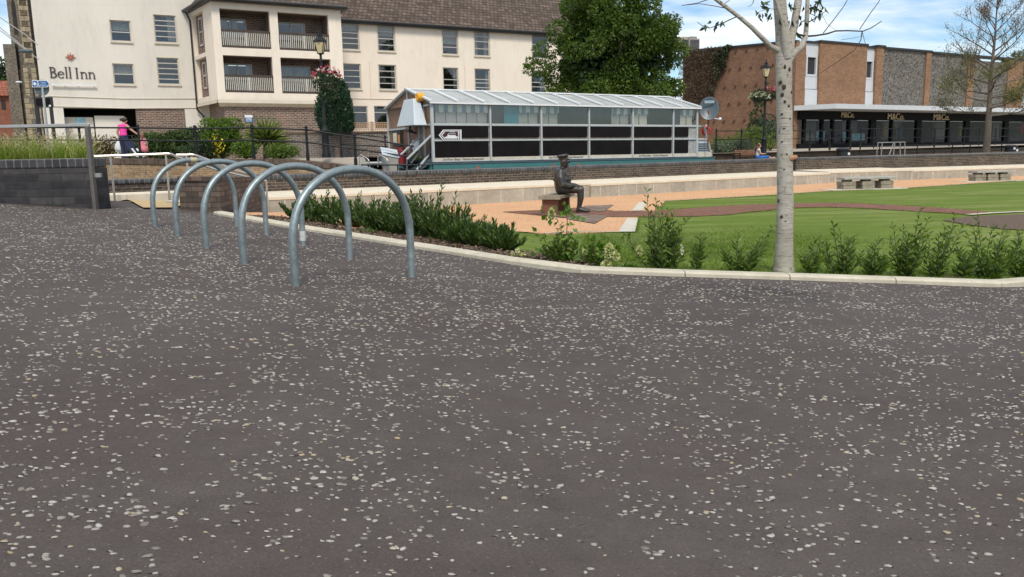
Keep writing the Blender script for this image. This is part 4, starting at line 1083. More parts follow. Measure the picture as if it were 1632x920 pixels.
# balconies
glz = [((0.06, 0.50), (0.50, 0.98), 0), ((0.06, 0.62), None, 1), ((0.10, 0.62), None, 2), ((0.10, 0.68), None, 3)]
spec = [(0.05, 0.62, 0.30, [(0.02, 0.35, 0), (0.4, 0.7, 0.0)]), (0.06, 0.66, None, [(0, 0.12, 0), (0.9, 1, 0)]), (0.06, 0.68, None, [(0, 0.22, 0), (0.8, 1, 0)]), (0.07, 0.72, None, [(0, 1.0, 0.0)])]
for (a, b, c, d), (u0, u1, _, cur) in zip(bh, spec):
    D = 1.5
    mb = MB(); y0 = OFF + 0.281; y1 = OFF + D
    for q in ([(a, y0, c), (a, y0, d), (a, y1, d), (a, y1, c)], [(b, y0, c), (b, y0, d), (b, y1, d), (b, y1, c)], [(a, y0, d), (b, y0, d), (b, y1, d), (a, y1, d)]): mb.quad(*q)
    ds0 = a + (b - a) * u0; ds1 = a + (b - a) * u1; dz1 = d - 0.28
    mb.holes(a, b, c, d, [(ds0, ds1, c, dz1)], flatP(y1), 0.1)
    bo = mb.build('balcony', M['hotelbrick'], hotel, recalc=False)
    MB().box(a + 0.003, b - 0.003, y0, y1 - 0.003, c - 0.02, c + 0.05).build('balcony_floor', M['brownwood'], bo)
    # glazed door as frame, pane, curtain on the balcony
    P = flatP(y1); mbf = MB(); fr = 0.07; mid = (ds0 + ds1) / 2
    for (x0, x1, z0, z1) in ((ds0, ds0 + fr, c, dz1), (ds1 - fr, ds1, c, dz1), (ds0 + fr, ds1 - fr, dz1 - fr, dz1), (mid - fr / 2, mid + fr / 2, c, dz1 - fr)): mbf.box(x0, x1, y1 + 0.01, y1 + 0.07, z0, z1)
    mbf.build('patio_door', M['winframe'], bo)
    MB().quad((ds0, y1 + 0.05, c), (ds1, y1 + 0.05, c), (ds1, y1 + 0.05, dz1 - fr), (ds0, y1 + 0.05, dz1 - fr)).build('door_glass', M['glass'], bo, recalc=False)
    mk = MB()
    for f0, f1, g0 in cur:
        n = max(3, int((f1 - f0) * 24))
        for i in range(n):
            xa = ds0 + (ds1 - ds0) * (f0 + (f1 - f0) * i / n); xb = ds0 + (ds1 - ds0) * (f0 + (f1 - f0) * (i + 1) / n)
            mk.quad((xa, y1 + 0.2 + 0.05 * (i % 2), c), (xb, y1 + 0.2 + 0.05 * ((i + 1) % 2), c), (xb, y1 + 0.2 + 0.05 * ((i + 1) % 2), dz1), (xa, y1 + 0.2 + 0.05 * (i % 2), dz1))
    mk.build('curtain', M['curtain'], bo, recalc=False)
    mr = MB(); mr.quad((ds0, y1 + 1.0, c), (ds1, y1 + 1.0, c), (ds1, y1 + 1.0, dz1), (ds0, y1 + 1.0, dz1))
    for xq in (ds0, ds1): mr.quad((xq, y1 + 0.1, c), (xq, y1 + 1, c), (xq, y1 + 1, dz1), (xq, y1 + 0.1, dz1))
    mr.build('room', M['room'], bo, recalc=False)
    # balustrade
    rh = 0.98
    mt = MB(); mt.box(a + 0.004, b - 0.004, OFF + 0.06, OFF + 0.16, c + rh - 0.11, c + rh); mt.box(a + 0.004, b - 0.004, OFF + 0.06, OFF + 0.16, c + 0.02, c + 0.13); mt.build('rail', M['brownwood'], bo)
    ms = MB(); n = 25
    for i in range(n):
        x = a + 0.1 + (b - a - 0.2) * i / (n - 1); wv = 0.09 if i == n // 2 else 0.042
        ms.box(x - wv / 2, x + wv / 2, OFF + 0.085, OFF + 0.125, c + 0.06, c + rh - 0.08)
    ms.build('balusters', M['baluster'], bo)
# block roof, gutter and downpipe
k = 0.85; ov = 0.4
mb = MB(); fr_, fl_ = (sR + 0.3, OFF - ov), (sF - 0.35, OFF - ov); bl_ = (sB - 0.35, 0.0)
mb.add([(fl_[0], fl_[1], zt_), (fr_[0], fr_[1], zt_), (fr_[0], 2, zt_ + 4.6), (sB + 3.5, 2, zt_ + 4.6), (bl_[0], 2, zt_), (fl_[0], fl_[1], zt_ - 0.14), (fr_[0], fr_[1], zt_ - 0.14), (bl_[0], 2, zt_ - 0.14), (fr_[0], 2, zt_ - .14)], [(0, 1, 2, 3), (0, 3, 4), (5, 6, 1, 0), (5, 0, 4, 7), (1, 6, 8, 2), (5, 6, 8, 7)])
br = mb.build('roof', M['gutter'], hotel)
mb = MB(); mb.add([(fl_[0], fl_[1], zt_ + .02), (fr_[0], fr_[1], zt_ + .02), (fr_[0], 2, zt_ + 4.62), (sB + 3.5, 2, zt_ + 4.62), (bl_[0], 2, zt_ + .02)], [(0, 1, 2, 3), (0, 3, 4)]); mb.build('roof_tiles', M['rooftile'], br)
mb = MB(); mb.tube([(bl_[0], 0.0, zt_ - 0.05), (fl_[0], fl_[1] - 0.05, zt_ - 0.05), (fr_[0], fr_[1] - 0.05, zt_ - 0.05)], 0.085, 8); mb.build('gutter', M['gutter'], br)
p = BL + sdir * 0.25 - sn * 0.07
mb = MB(); mb.tube([(bl_[0] + .1, -.2, zt_ - .1), (p.x, p.y, zt_ - 0.6), (p.x, p.y, zb - 0.3), (p.x + .35, p.y + 0.1, zb - 0.7), (p.x + .35, p.y + .1, 0)], 0.055, 8); mb.build('downpipe', M['gutter'], hotel)

# terrace wall, with its trellis standing on top, in front of the right wing
TW = Fr((-6.0, 38.0, 1.42), R(12))
t = thing('terrace_wall', 'grey brown brick terrace retaining wall below the hotel', 'wall', TW.o, TW.a)
a = TW.pix(455, 230).x; b = TW.pix(720, 230).x
zl = TW.pix(500, 214).z; zr = TW.pix(640, 211).z
mb = MB(); mb.add([(a, 0, -0.2), (b, 0, -0.2), (b, 0, zr), (a, 0, zl), (a, 3, zl), (b, 3, zr)], [(0, 1, 2, 3), (3, 2, 5, 4)]); mb.build('brickwork', M['terrbrick'], t)
MB().box(a, b, -0.05, 0.25, zr - 0.01, zr + 0.06).build('coping', M['buffcap'], t)
ttw = TW
x0 = TW.pix(559, 205).x; x1 = TW.pix(627, 205).x; zt0 = zr + 0.06; z1 = TW.pix(590, 195.5).z
t = thing('trellis_fence', 'pale timber square trellis fence panel on top of terrace wall', 'trellis', TW.W((x0, 0.1, zt0)), TW.a)
mb = MB(); n = 24; L = x1 - x0; hh = z1 - zt0
for i in range(n + 1): x = L * i / n; mb.box(x - 0.014, x + 0.014, 0.0, 0.012, 0, hh)
for i in range(6): z = hh * i / 5; mb.box(0, L, 0.013, 0.025, max(0, z - 0.014), z + 0.014)
mb.build('lattice', plain("trellis timber", (0.42, 0.27, 0.16), 0.8), t)
mb = MB()
for x in (0, L * 0.5, L): mb.box(x - 0.04, x + 0.04, -0.05, -0.002, 0, hh + 0.05)
mb.build('post', plain("trellis post", (0.36, 0.24, 0.15), 0.8), t)

# ---------------------------------------------------------------- church tower, red roofed house
CT = Fr(at(38, 180, 66), R(24)); CT.o.z = 1.5
t = thing('church_tower', 'grey flint church tower with stone quoins and buttress beside the hotel', 'church', CT.o, CT.a)
def cs(px, py, off=0): return CT.pix(px, py, off).x
xl, xr = cs(17, 60), cs(90, 60)
MB().box(xl, xr, 0, 7, -0.3, 26).build('tower', M['churchflint'], t)
MB().box(cs(18.5, 150) - 0.15, cs(34, 150), -0.5, -0.002, -0.3, CT.pix(20, 72).z).build('plinth', M['churchflint'], t)
bx0, bx1 = cs(33, 100, -1.6), cs(57, 100, -1.6)
mb = MB(); mb.box(bx0, bx1, -1.8, -0.003, -0.3, CT.pix(45, 155).z); mb.box(bx0 + .1, bx1 - .1, -1.4, -0.004, CT.pix(45, 155).z, CT.pix(45, 105).z); mb.box(bx0 + .2, bx1 - .2, -0.9, -0.005, CT.pix(45, 105).z, 24)
bt = mb.build('buttress', M['churchflint'], t)
mb = MB(); z = 0; i = 0
while z < 22:
    wq_ = 0.55 if i % 2 else 0.3
    yy = -1.8 if z < CT.pix(45, 155).z - 0.4 else (-1.4 if z < CT.pix(45, 105).z - 0.4 else -0.9); ins = 0 if yy == -1.8 else (0.1 if yy == -1.4 else 0.2)
    mb.box(bx0 + ins - 0.02, bx0 + ins + wq_, yy - 0.03, yy + 0.2, z, z + 0.36); mb.box(bx1 - ins - wq_, bx1 - ins + 0.02, yy - 0.03, yy + 0.2, z, z + 0.36); z += 0.4; i += 1
mb.build('quoins', M['quoin'], bt)
for (a, b_, c_, d_) in ((20.5, 10, 27, 55), (26, 78, 31, 110)):
    q = CT.rect(a, b_, c_, d_); mb = MB(); mb.box(q[0], q[1], -0.03, 0.0, q[2], q[3]); mb.ball(((q[0] + q[1]) / 2, -0.015, q[3]), (q[1] - q[0]) / 2, 0.014, 0.5); mb.build('lancet_opening', M['room'], t)
HS = Fr(at(-6, 190, 72), R(20)); HS.o.z = 1.5
t = thing('brick_house', 'small distant brick house with a steep red tiled roof', 'house', HS.o, HS.a)
a = HS.pix(-60, 150).x; b = HS.pix(17, 150).x; ze = HS.pix(0, 151).z; zr_ = HS.pix(14, 122).z
MB().box(a, b, 0, 8, -0.3, ze).build('wall', plain("dull red brick", (0.22, 0.085, 0.055), 0.9, var=0.2), t)
mb = MB(); mb.add([(a - .2, -0.4, ze - .1), (b + .2, -0.4, ze - .1), (b - .3, 4, zr_), (a + 1, 4, zr_), (b + .2, 8.4, ze - .1), (a - .2, 8.4, ze - .1)], [(0, 1, 2, 3), (3, 2, 4, 5), (1, 4, 2), (0, 3, 5)]); mb.build('roof', M['redroof'], t)
q = HS.rect(2, 160, 9, 175); MB().box(q[0], q[1], -0.03, 0, q[2], q[3]).build('window', M['room'], t)

# ---------------------------------------------------------------- shop building on the right
S = Fr((19.1, 52, 1.55), R(30))
shop = thing('shop_building', 'two storey flat roofed orange brick and flint shop with white canopy', 'shop', S.o, S.a)
zc = S.pix(1340, 166).z
def zp(px, py): return S.pix(px, py).z
TOPB = zp(1340, 70.5); TOPF = zp(1440, 80.5); TOPF2 = zp(1540, 92)
# return pier at the corner
x1 = S.pix(1283.5, 120).x; x2 = S.pix(1303, 120).x; x3 = S.pix(1378, 120).x; x4 = S.pix(1392.5, 120).x; x5 = S.pix(1404, 120).x
x6 = S.pix(1473, 125).x; x7 = S.pix(1481, 125).x; x8 = S.pix(1540, 130).x; x9 = S.pix(1550, 130).x; x10 = S.pix(1604, 130).x; x11 = S.pix(1629, 130).x; x12 = S.pix(1760, 130).x
MB().box(x1 - 0.9, x1 - 0.01, 0.0, 0.5, -0.2, zp(1290, 68)).build('corner_pier', M['shopbrick'], shop)
MB().box(x2, x3, -0.12, 0.5, zc - 0.3, TOPB).build('brick_bay', M['shopbrick'], shop)
MB().box(x4, x5, -0.15, 0.5, zc - 0.3, zp(1398, 75.5)).build('brick_pier', M['shopbrick'], shop)
for a, b, zt in ((x6, x7, TOPF), (x8, x9, TOPF2 + 0.05), (x10, x11, TOPF2 + 0.1)):
    MB().box(a, b, -0.10, 0.5, zc - 0.3, zt - 0.02).build('brick_pier', M['shopbrick'], shop)
for a, b, zt in ((x5, x6, TOPF), (x7, x8, TOPF2 + 0.1), (x9, x10, TOPF2 - 0.15)):
    MB().box(a, b, 0.0, 0.5, zc - 0.3, zt).build('flint_panel', M['flint'], shop)
mb = MB()
for a, b, y, zt in ((x2 - .04, x3 + .04, -0.2, TOPB), (x4 - .04, x5 + .06, -0.25, zp(1398, 75.5)), (x5 + .07, x7, -0.16, TOPF), (x7, x9, -0.16, TOPF2 + .1), (x9, x12, -0.16, TOPF2 + .1), (x1, x2 - .05, -0.1, zp(1294, 69)), (x3 + .05, x4 - .05, -.1, zp(1386, 77))): mb.box(a, b, y, 0.6, zt, zt + 0.12)
mb.build('parapet_coping', M['gutter'], shop)
for (a, b, tp_, w0, w1, p1, p2) in ((x1, x2, 69, 88, 119, 143, 164.5), (x3, x4, 77, 95, 124, 147, 166)):
    xm = (1294, 1385)[a is x3]
    MB().box(a, b, 0.02, 0.3, zp(xm, w0), zp(xm, tp_)).build('white_panel', M['canopy'], shop)
    MB().box(a, b, 0.02, 0.3, zp(xm, p1) + .04, zp(xm, w1 + 3)).build('white_panel', M['canopy'], shop)
    MB().box(a - .001, b + .001, -0.03, 0.3, zc - 0.2, zp(xm, p1)).build('white_panel', M['canopy'], shop)
    mw = MB(); z0, z1 = zp(xm, w1 + 3), zp(xm, w0); f = 0.13
    mw.box(a + .05, a + .05 + f, 0.0, .2, z0, z1); mw.box(b - f - .05, b - .05, 0.0, .2, z0, z1); mw.box(a + .05 + f, b - f - .05, 0.0, .2, z0, z0 + f); mw.box(a + .05 + f, b - f - .05, 0, .2, z1 - f, z1)
    wn = mw.build('window', M['canopy'], shop)
    MB().box(a, b, 0.12, 0.18, z0, z1).build('pane', M['room'], wn)
MB().box(x11, x12, 0.3, 0.8, zc - .3, TOPF2 - .1).build('flint_panel', M['flint'], shop)
q = S.rect(1630, 140, 1660, 172); MB().box(q[0], q[1], 0.1, 0.29, q[2], q[3]).build('white_panel', M['canopy'], shop)
# canopy
c0 = S.pix(1279, 170).x - 1.0; cz1 = S.pix(1400, 167, -2.4).z; cz0 = S.pix(1400, 174.5, -2.4).z
mb = MB(); mb.add([(c0, -0.2, cz0), (c0 + 1.1, -2.4, cz0), (x12, -2.4, cz0), (x12, -0.2, cz0), (c0, -0.2, cz1), (c0 + 1.1, -2.4, cz1), (x12, -2.4, cz1), (x12, -0.2, cz1)], [(3, 2, 1, 0), (4, 5, 6, 7), (0, 1, 5, 4), (1, 2, 6, 5)])
mb.build('canopy', M['canopy'], shop)
# shop front: dark fascia, stall riser, pillars, glass
FY = 0.0; fz0 = S.pix(1400, 192).z; rz = S.pix(1400, 224.5).z - .15
MB().box(x1 - 0.6, x12, -0.25, 0.3, fz0, zc - 0.3).build('fascia', M['shopdark'], shop)
MB().box(x1 - 0.6, x12, -0.22, 0.1, -0.2, rz).build('stall_riser', M['shopdark'], shop)
for px in (1279, 1307, 1324, 1350, 1388, 1418, 1461, 1508, 1538, 1571, 1600): 
    x = S.pix(px, 205).x; wv = 0.28 if px in (1388, 1461, 1600, 1538) else 0.09
    MB().box(x - wv, x + wv, -0.20, 0.05, rz, fz0).build('pillar', M['shopdark'], shop)
MB().quad((x1 - .6, -0.1, rz), (x12, -0.1, rz), (x12, -0.1, fz0), (x1 - .6, -0.1, fz0)).build('shop_glass', glassmat("shop glass", (0.60, 0.64, 0.64), 0.0), shop, recalc=False)
mb = MB(); D = 3.0
for q in ([(x1 - .6, D, -.2), (x12, D, -.2), (x12, D, fz0), (x1 - .6, D, fz0)], [(x1 - .6, .3, fz0 - .01), (x12, .3, fz0 - .01), (x12, D, fz0 - .01), (x1 - .6, D, fz0 - .01)], [(x1 - .6, .1, .1), (x12, .1, .1), (x12, D, .1), (x1 - .6, D, .1)]): mb.quad(*q)
mb.build('shop_interior', plain("dim shop interior", (0.045, 0.045, 0.042), 0.9, var=0.4, scale=0.7), shop, recalc=False)
for px0, px1, mt, y0, y1 in ((1284, 1300, 'board', 192, 222), (1342, 1366, 'board', 191, 222), (1406, 1437, 'board', 194, 222), (1486, 1507, 'board', 194, 222), (1582, 1592, 'board', 196, 222)):
    q = S.rect(px0, y0, px1, y1, 0.9); MB().box(q[0], q[1], 0.9, 0.96, q[2], q[3]).build('display_board', M[mt], shop)
for px0, px1, y0, y1, m in ((1283, 1299, 214, 224, 'board'), (1300.5, 1314, 209, 224, 'posterblue'), (1343, 1356, 210, 224, 'posterblue'), (1357, 1378, 213, 224, 'posterblue')):
    q = S.rect(px0, y0, px1, y1, 0.0); MB().box(q[0], q[1], -0.02, 0.02, q[2], q[3]).build('window_poster', M[m], shop)
for px, y0, y1, col, nm in ((1398, 197, 220, (.55, .33, .03), 'mustard'), (1424, 199, 222, (.05, .12, .28), 'navy'), (1414, 202, 222, (.03, .03, .03), 'black'), (1450, 196, 222, (.20, .10, .07), 'brown'), (1478, 197, 222, (.25, .22, .2), 'grey'), (1518, 196, 223, (.32, .36, .03), 'lime'), (1617, 194, 214, (.45, .04, .03), 'red')):
    q = S.rect(px - 4, y0, px + 4, y1, 1.3); cx_, hh_ = (q[0] + q[1]) / 2, q[3] - q[2]
    MB().lathe([(.16, 0), (.2, hh_ * .25), (.15, hh_ * .45), (.2, hh_ * .68), (.19, hh_ * .76), (.06, hh_ * .82), (.08, hh_ * .9), (.06, hh_)], c=(cx_, .75, q[2]), n=12, squash=.6).build('mannequin', plain(nm + ' garment', col, .9, var=.2, scale=8), shop, smooth=True)
# shop names in gold letters
for (a, b, c_, d_) in ((1341, 178.5, 1359.5, 188.5), (1415, 181, 1439, 192), (1488, 182, 1511, 192.5)):
    q = S.rect(a, b, c_, d_, -0.25); hgt = (q[3] - q[2]); wid = q[1] - q[0]
    text_mesh("M&Co.", hgt * 1.30, M['goldletter'], 'shop_lettering', shop, (q[0] + q[1]) / 2, -0.29, (q[2] + q[3]) / 2, 0.02, sx=wid / (hgt * 1.30 * 2.55))
# gable wall facing the river, receding to the left
C0 = S.W((x1 - 0.9, 0, 0)); B1 = at(1088, 150, 57.5)
gdir = Vector((B1.x - C0.x, B1.y - C0.y, 0)); gl = gdir.length; gdir.normalize()
gz0 = S.pix(1276, 68).z; gz1 = at(1090, 84, 57.5).z - 1.55
ga = math.atan2(-gdir.y, -gdir.x)
G0 = Fr((C0.x + gdir.x * gl, C0.y + gdir.y * gl, 1.55), ga)
rel = G0.o - S.o
def sub(mb, name, mat, par, **k):
    o = mb.build(name, mat, par, **k)
    o.location = (rel.dot(S.ex), rel.dot(S.ey), 0); o.rotation_euler = (0, 0, ga - S.a); return o
mb = MB(); mb.add([(0, 0, -.2), (gl, 0, -.2), (gl, 0, gz0), (0, 0, gz1), (0, 8, -.2), (0, 8, gz1), (gl, 6, gz0)], [(0, 1, 2, 3), (0, 3, 5, 4), (3, 2, 6, 5)])
gw = sub(mb, 'gable_wall', M['sidebrick'], shop)
mb = MB(); mb.add([(0, -.08, gz1), (gl, -.08, gz0), (gl, .4, gz0), (0, .4, gz1), (0, -.08, gz1 + .14), (gl, -.08, gz0 + .14), (gl, .4, gz0 + .14), (0, .4, gz1 + .14)], [(3, 2, 1, 0), (4, 5, 6, 7), (0, 1, 5, 4), (1, 2, 6, 5), (2, 3, 7, 6), (3, 0, 4, 7)])
sub(mb, 'gable_coping', M['gutter'], shop)
mb = MB()
for j in range(5):
    for i in range(9):
        x = 2.6 + i * 0.78 + (0.35 if j % 2 else 0); z = 1.9 + j * 1.12
        if x < gl - 0.3 and x > 2.5 + (z - 3.0) * 0.35: mb.box(x - 0.06, x + 0.06, -0.07, 0.0, z - 0.07, z + 0.07)
sub(mb, 'anchor_studs', plain("rusty stud", (0.10, 0.05, 0.032), 0.9), shop)
# dead ivy hanging from the top of the gable
iv = thing('ivy', 'dry brown ivy mat hanging over upper end of brick gable wall', 'ivy', G0.o, ga)
n = 11000
x = RNG.uniform(-0.2, 6.2, n); zf = RNG.uniform(0, 1, n)
top = gz1 + (gz0 - gz1) * x / gl + 0.18
lowz = np.where(x < 2.3, 1.6 + x * 0.55, 2.87 + (x - 2.3) * 2.4 + 0.35 * np.sin(x * 7))
ok = lowz < top
z = top - (top - lowz) * zf * RNG.uniform(0.75, 1.08, n)
P = np.stack([x, -RNG.uniform(0.02, 0.32, n), z], 1)[ok]
D = RNG.normal(size=P.shape) * 0.6; D[:, 2] -= 0.7; D[:, 1] -= 0.3
leaves('ivy_stems', P, D, RNG.uniform(0.08, 0.20, len(P)), 0.05, M['leaf_brown'], iv)
m_ = (RNG.uniform(0, 1, len(P)) < np.clip((P[:, 0] - 2.2) / 5, 0, 0.5))
leaves('ivy_leaves', P[m_] + np.array([0, -0.08, 0]), D[m_], 0.15, 0.10, M['leaf_dark'], iv)
# roof plant behind the gable
for px in (1089, 1102):
    p = at(px, 80, 63)
    t = thing('roof_chiller', ('tan topped' if px < 1095 else 'grey louvred') + ' air conditioning unit on flat roof ' + ('next to big tree' if px < 1095 else 'above the brown ivy'), 'air conditioner', (p.x, p.y, p.z - 0.05), R(20))
    MB().box(-0.45, 0.45, -0.4, 0.4, 0, 0.85).build('casing', M['greystone'], t)
    mb = MB()
    for k in range(8): mb.box(-0.4, 0.4, -0.43, -0.401, 0.08 + k * 0.09, 0.12 + k * 0.09)
    mb.build('grille', M['gutter'], t)
    MB().lathe([(0.38, 0.851), (0.42, 0.95), (0.36, 1.02)], n=14).build('fan_cowl', M['greystone'] if px > 1095 else M['slab'], t)
mb = MB()

# ================================================================== BOAT
B = Fr((-2.85, 30, -0.35), R(31.8))
boat = thing('restaurant_boat', 'long floating restaurant boat with teal hull, dark panels and pale ridged roof', 'boat', B.o, B.a)
LEN, WID = 13.48, 4.0
def bz(px, py): return B.pix(px, py).z
ZE = (bz(696, 166.5) + bz(1109, 167.5)) / 2
ZM1 = (bz(696, 201.5) + bz(1109, 198.5)) / 2; ZM2 = (bz(696, 227) + bz(1109, 219.5)) / 2
ZS1 = (bz(696, 253.5) + bz(1108, 243)) / 2; ZS0 = (bz(696, 261.5) + bz(1108, 247.5)) / 2
p = at(657, 143, 31.7); ZR = p.z - B.o.z
posts = [0.03] + [B.pix(px, 215).x for px in (781.5, 862.5, 938.5, 1008, 1072.5)] + [LEN - 0.03]
s_end = B.pix(1138, 250).x
hull = MB()
hull.add([(-0.5, -0.06, 0), (s_end, -0.06, 0), (s_end, WID + .06, 0), (-0.5, WID + .06, 0), (-0.02, -0.06, ZS0 - 0.02), (s_end, -0.06, ZS0 - 0.02), (s_end, WID + .06, ZS0 - 0.02), (-0.02, WID + .06, ZS0 - .02)], [(3, 2, 1, 0), (4, 5, 6, 7), (0, 1, 5, 4), (1, 2, 6, 5), (2, 3, 7, 6), (3, 0, 4, 7)])
hull.build('hull', M['teal'], boat)
mb = MB(); mb.box(-0.03, s_end, -0.09, -0.061, ZS0 - 0.07, ZS0 - 0.02); hb = mb.build('rubbing_strip', M['dishgrey'], boat)
for px in (880, 921, 760):
    s = B.pix(px, 268).x; pts = [(s + 0.16 * math.cos(R(k * 36)) * (1 if k % 2 else .5), 0.82 + 0.16 * math.sin(R(k * 36)) * (1 if k % 2 else .5)) for k in range(10)]
    MB().plate([(a, b + ZS0 - 1.12) for a, b in pts], -0.072, -0.063).build('hull_rosette', M['starred'], boat)
# frame of posts and rails
mb = MB()
for i, s in enumerate(posts): 
    wv = 0.036 if 0 < i < 6 else 0.05
    mb.box(s - wv, s + wv, -0.05, 0.05, ZS0, ZE)
for s, y in ((0.03, WID), (LEN - 0.03, WID)): mb.box(s - .05, s + .05, y - .05, y + .05, ZS0, ZE)
for i in range(6):
    a, b = posts[i] + .056, posts[i + 1] - .056
    for z, h in ((ZM1, 0.045), (ZM2, 0.028), (ZE - .05, 0.04), (ZS0 + .02, 0.02)): mb.box(a, b, -0.042, 0.04, z - h, z + h)
mb.build('frame', M['whiteboat'], boat, bevel=0.008)
for i in range(6):
    a, b = posts[i] + .05, posts[i + 1] - .05
    MB().box(a, b, -0.03, 0.0, ZS0 + 0.03, ZS1).build('name_strip', M['slab'], boat)
    for z0, z1 in ((ZS1 + .005, ZM2 - .04), (ZM2 + .10, ZM1 - .06)):
        bb = b if i < 5 else a + (b - a) * 0.68
        q = MB(); r_ = 0.07; pts = []
        for cx, cz, a0 in ((bb - r_ - .05, z1 - r_, 0), (a + r_ + .01, z1 - r_, 90), (a + r_ + .01, z0 + r_, 180), (bb - r_ - .05, z0 + r_, 270)):
            for k in range(4): qq = R(a0 + 30 * k); pts.append((cx + r_ * math.cos(qq), cz + r_ * math.sin(qq)))
        q.plate(list(reversed(pts)), -0.025, 0.02); q.build('dark_panel', M['darkglass'], boat)
    MB().box(a, b, 0.021, 0.04, ZS1, ZM1 - .05).build('backing_board', plain('worn pale backing %d' % i, (0.30, 0.25, 0.20) if i < 5 else (0.33, 0.34, 0.33), 0.8, var=0.3, scale=6), boat)
    MB().quad((a, 0.0, ZM1 + .06), (b, 0.0, ZM1 + .06), (b, 0.0, ZE - .1), (a, 0.0, ZE - .1)).build('window_glass', M['glassboat'], boat, recalc=False)
for i in (0, 2, 4):
    a, b = posts[i], posts[i + 1]; text_mesh("2nd River Blues - Floating Restaurant", (ZS1 - ZS0) * 0.80, M['letter'], 'boat_lettering', boat, (a + b) / 2, -0.034, (ZS0 + ZS1) / 2 + 0.01, 0.003, shear=0.35, sx=0.84 * (b - a) / ((ZS1 - ZS0) * 0.80 * 17.5))
# curtains, valances and blinds behind the glass
c_blind = plain("grey beige blind", (0.46, 0.44, 0.40), 0.9, var=0.12, scale=3); c_cream = plain("cream blind", (0.75, 0.70, 0.58), 0.9, var=0.08)
def sx_(px): return B.pix(px, 185).x
for a, b, m in ((697, 780, c_blind), (830, 861, c_blind), (864, 893, c_blind), (978, 1006, c_blind), (1009, 1036, c_cream), (1088, 1108, c_cream)):
    sa, sb = sx_(a), sx_(b); mb = MB(); n = max(2, int((sb - sa) / 0.42))
    for k in range(n):
        u0 = sa + (sb - sa) * k / n; u1 = sa + (sb - sa) * (k + 1) / n; mb.quad((u0, 0.16, ZM1), (u1 - .015, 0.19, ZM1), (u1 - .015, 0.19, ZE - .08), (u0, 0.16, ZE - .08))
    mb.build('window_blind', m, boat, recalc=False)
    mb = MB(); nn = max(4, int((sb - sa) / 0.1)); zt = ZE - .10; zb_ = ZE - 0.36
    for k in range(nn):
        u0 = sa + (sb - sa) * k / nn; u1 = sa + (sb - sa) * (k + 1) / nn; w0 = 0.03 * math.cos(k * 1.63); w1 = 0.03 * math.cos((k + 1) * 1.63)
        mb.quad((u0, 0.10, zb_ + w0), (u1, 0.10, zb_ + w1), (u1, 0.10, zt), (u0, 0.10, zt))
    mb.build('valance', M['valance'], boat, recalc=False)
sa, sb = sx_(806), sx_(829); MB().quad((sa, 0.12, ZM1), (sb, 0.12, ZM1), (sb, 0.12, ZE - .1), (sa, 0.12, ZE - .1)).build('window_blind', M['tealblind'], boat, recalc=False)
sa, sb = sx_(1074), sx_(1086); MB().quad((sa, 0.12, ZM1), (sb, 0.12, ZM1), (sb, 0.12, ZE - .1), (sa, 0.12, ZE - .1)).build('window_blind', M['jeans'], boat, recalc=False)
MB().box(0.1, LEN - .1, 1.2, WID - .3, 0.5, ZE - .05).build('cabin_interior', plain("dim cabin", (0.07, 0.072, 0.07), 0.8, var=0.5, scale=1.5), boat)
# roof
RY = WID / 2; ov = 0.12
mb = MB(); zdrop = (ZR - ZE) * ov / RY
mb.add([(-0.1, -ov, ZE - zdrop), (LEN + .1, -ov, ZE - zdrop), (LEN + .1, RY, ZR), (-0.1, RY, ZR), (LEN + .1, WID + ov, ZE - zdrop), (-0.1, WID + ov, ZE - zdrop),
        (-0.1, -ov, ZE - zdrop - .03), (LEN + .1, -ov, ZE - zdrop - .03), (LEN + .1, WID + ov, ZE - zdrop - .03), (-.1, WID + ov, ZE - zdrop - .03)], [(0, 1, 2, 3), (3, 2, 4, 5), (6, 7, 1, 0), (7, 6, 9, 8), (5, 4, 8, 9)])
rf = mb.build('roof', M['roofpoly'], boat)
mb = MB()
for k in range(13):
    s = -0.06 + (LEN + .12) * k / 12; mb.bar((s, -ov - .03, ZE - zdrop + .05), (s, RY, ZR + .05), 0.08, 0.06); mb.bar((s, WID + ov, ZE - zdrop + .02), (s, RY, ZR + .02), 0.06, 0.045)
mb.bar((-.1, RY, ZR + .04), (LEN + .1, RY, ZR + .04), 0.10, 0.05); mb.bar((-.1, -ov - .02, ZE - zdrop - .02), (LEN + .1, -ov - .02, ZE - zdrop - .02), 0.05, 0.06)
mb.build('roof_bars', M['white'], rf)
# gable end
def gy(px): return (692 - px) / 17.0
mb = MB(); mb.add([(0.02, 0.06, ZS0), (0.02, WID - .06, ZS0), (0.02, WID - .06, ZE), (0.02, RY, ZR - .05), (0.02, .06, ZE)], [(0, 1, 2, 3, 4)]); mb.add([(LEN - .02, 0.06, ZS0), (LEN - .02, WID - .06, ZS0), (LEN - .02, WID - .06, ZE), (LEN - .02, RY, ZR - .05), (LEN - .02, .06, ZE)], [(0, 1, 2, 3, 4)]); mb.add([(0.02, WID, ZS0), (LEN, WID, ZS0), (LEN, WID, ZE), (.02, WID, ZE)], [(0, 1, 2, 3)])
gb = mb.build('gable_cladding', M['beigepanel'], boat)
mb = MB()
mb.bar((-.02, -ov, ZE - zdrop), (-.02, RY, ZR), 0.06, 0.08); mb.bar((-.02, WID + ov, ZE - zdrop), (-.02, RY, ZR), 0.06, 0.08)
for y, zt in ((RY, ZR - .05), (1.05, ZE + .25), (0.62, ZE - .1), (WID - .03, ZE)): mb.box(-.03, .02, y - .035, y + .035, ZS0, zt)
mb.bar((-.02, 0.1, ZE - .12), (-.02, 1.6, ZE - .12), 0.05, 0.07); mb.bar((-.01, 0.1, ZM1), (-.01, 1.0, ZM1), 0.04, 0.07); mb.bar((-.01, 2.2, ZM1 - .05), (-.01, 3.9, ZM1 - .05), 0.04, 0.07)
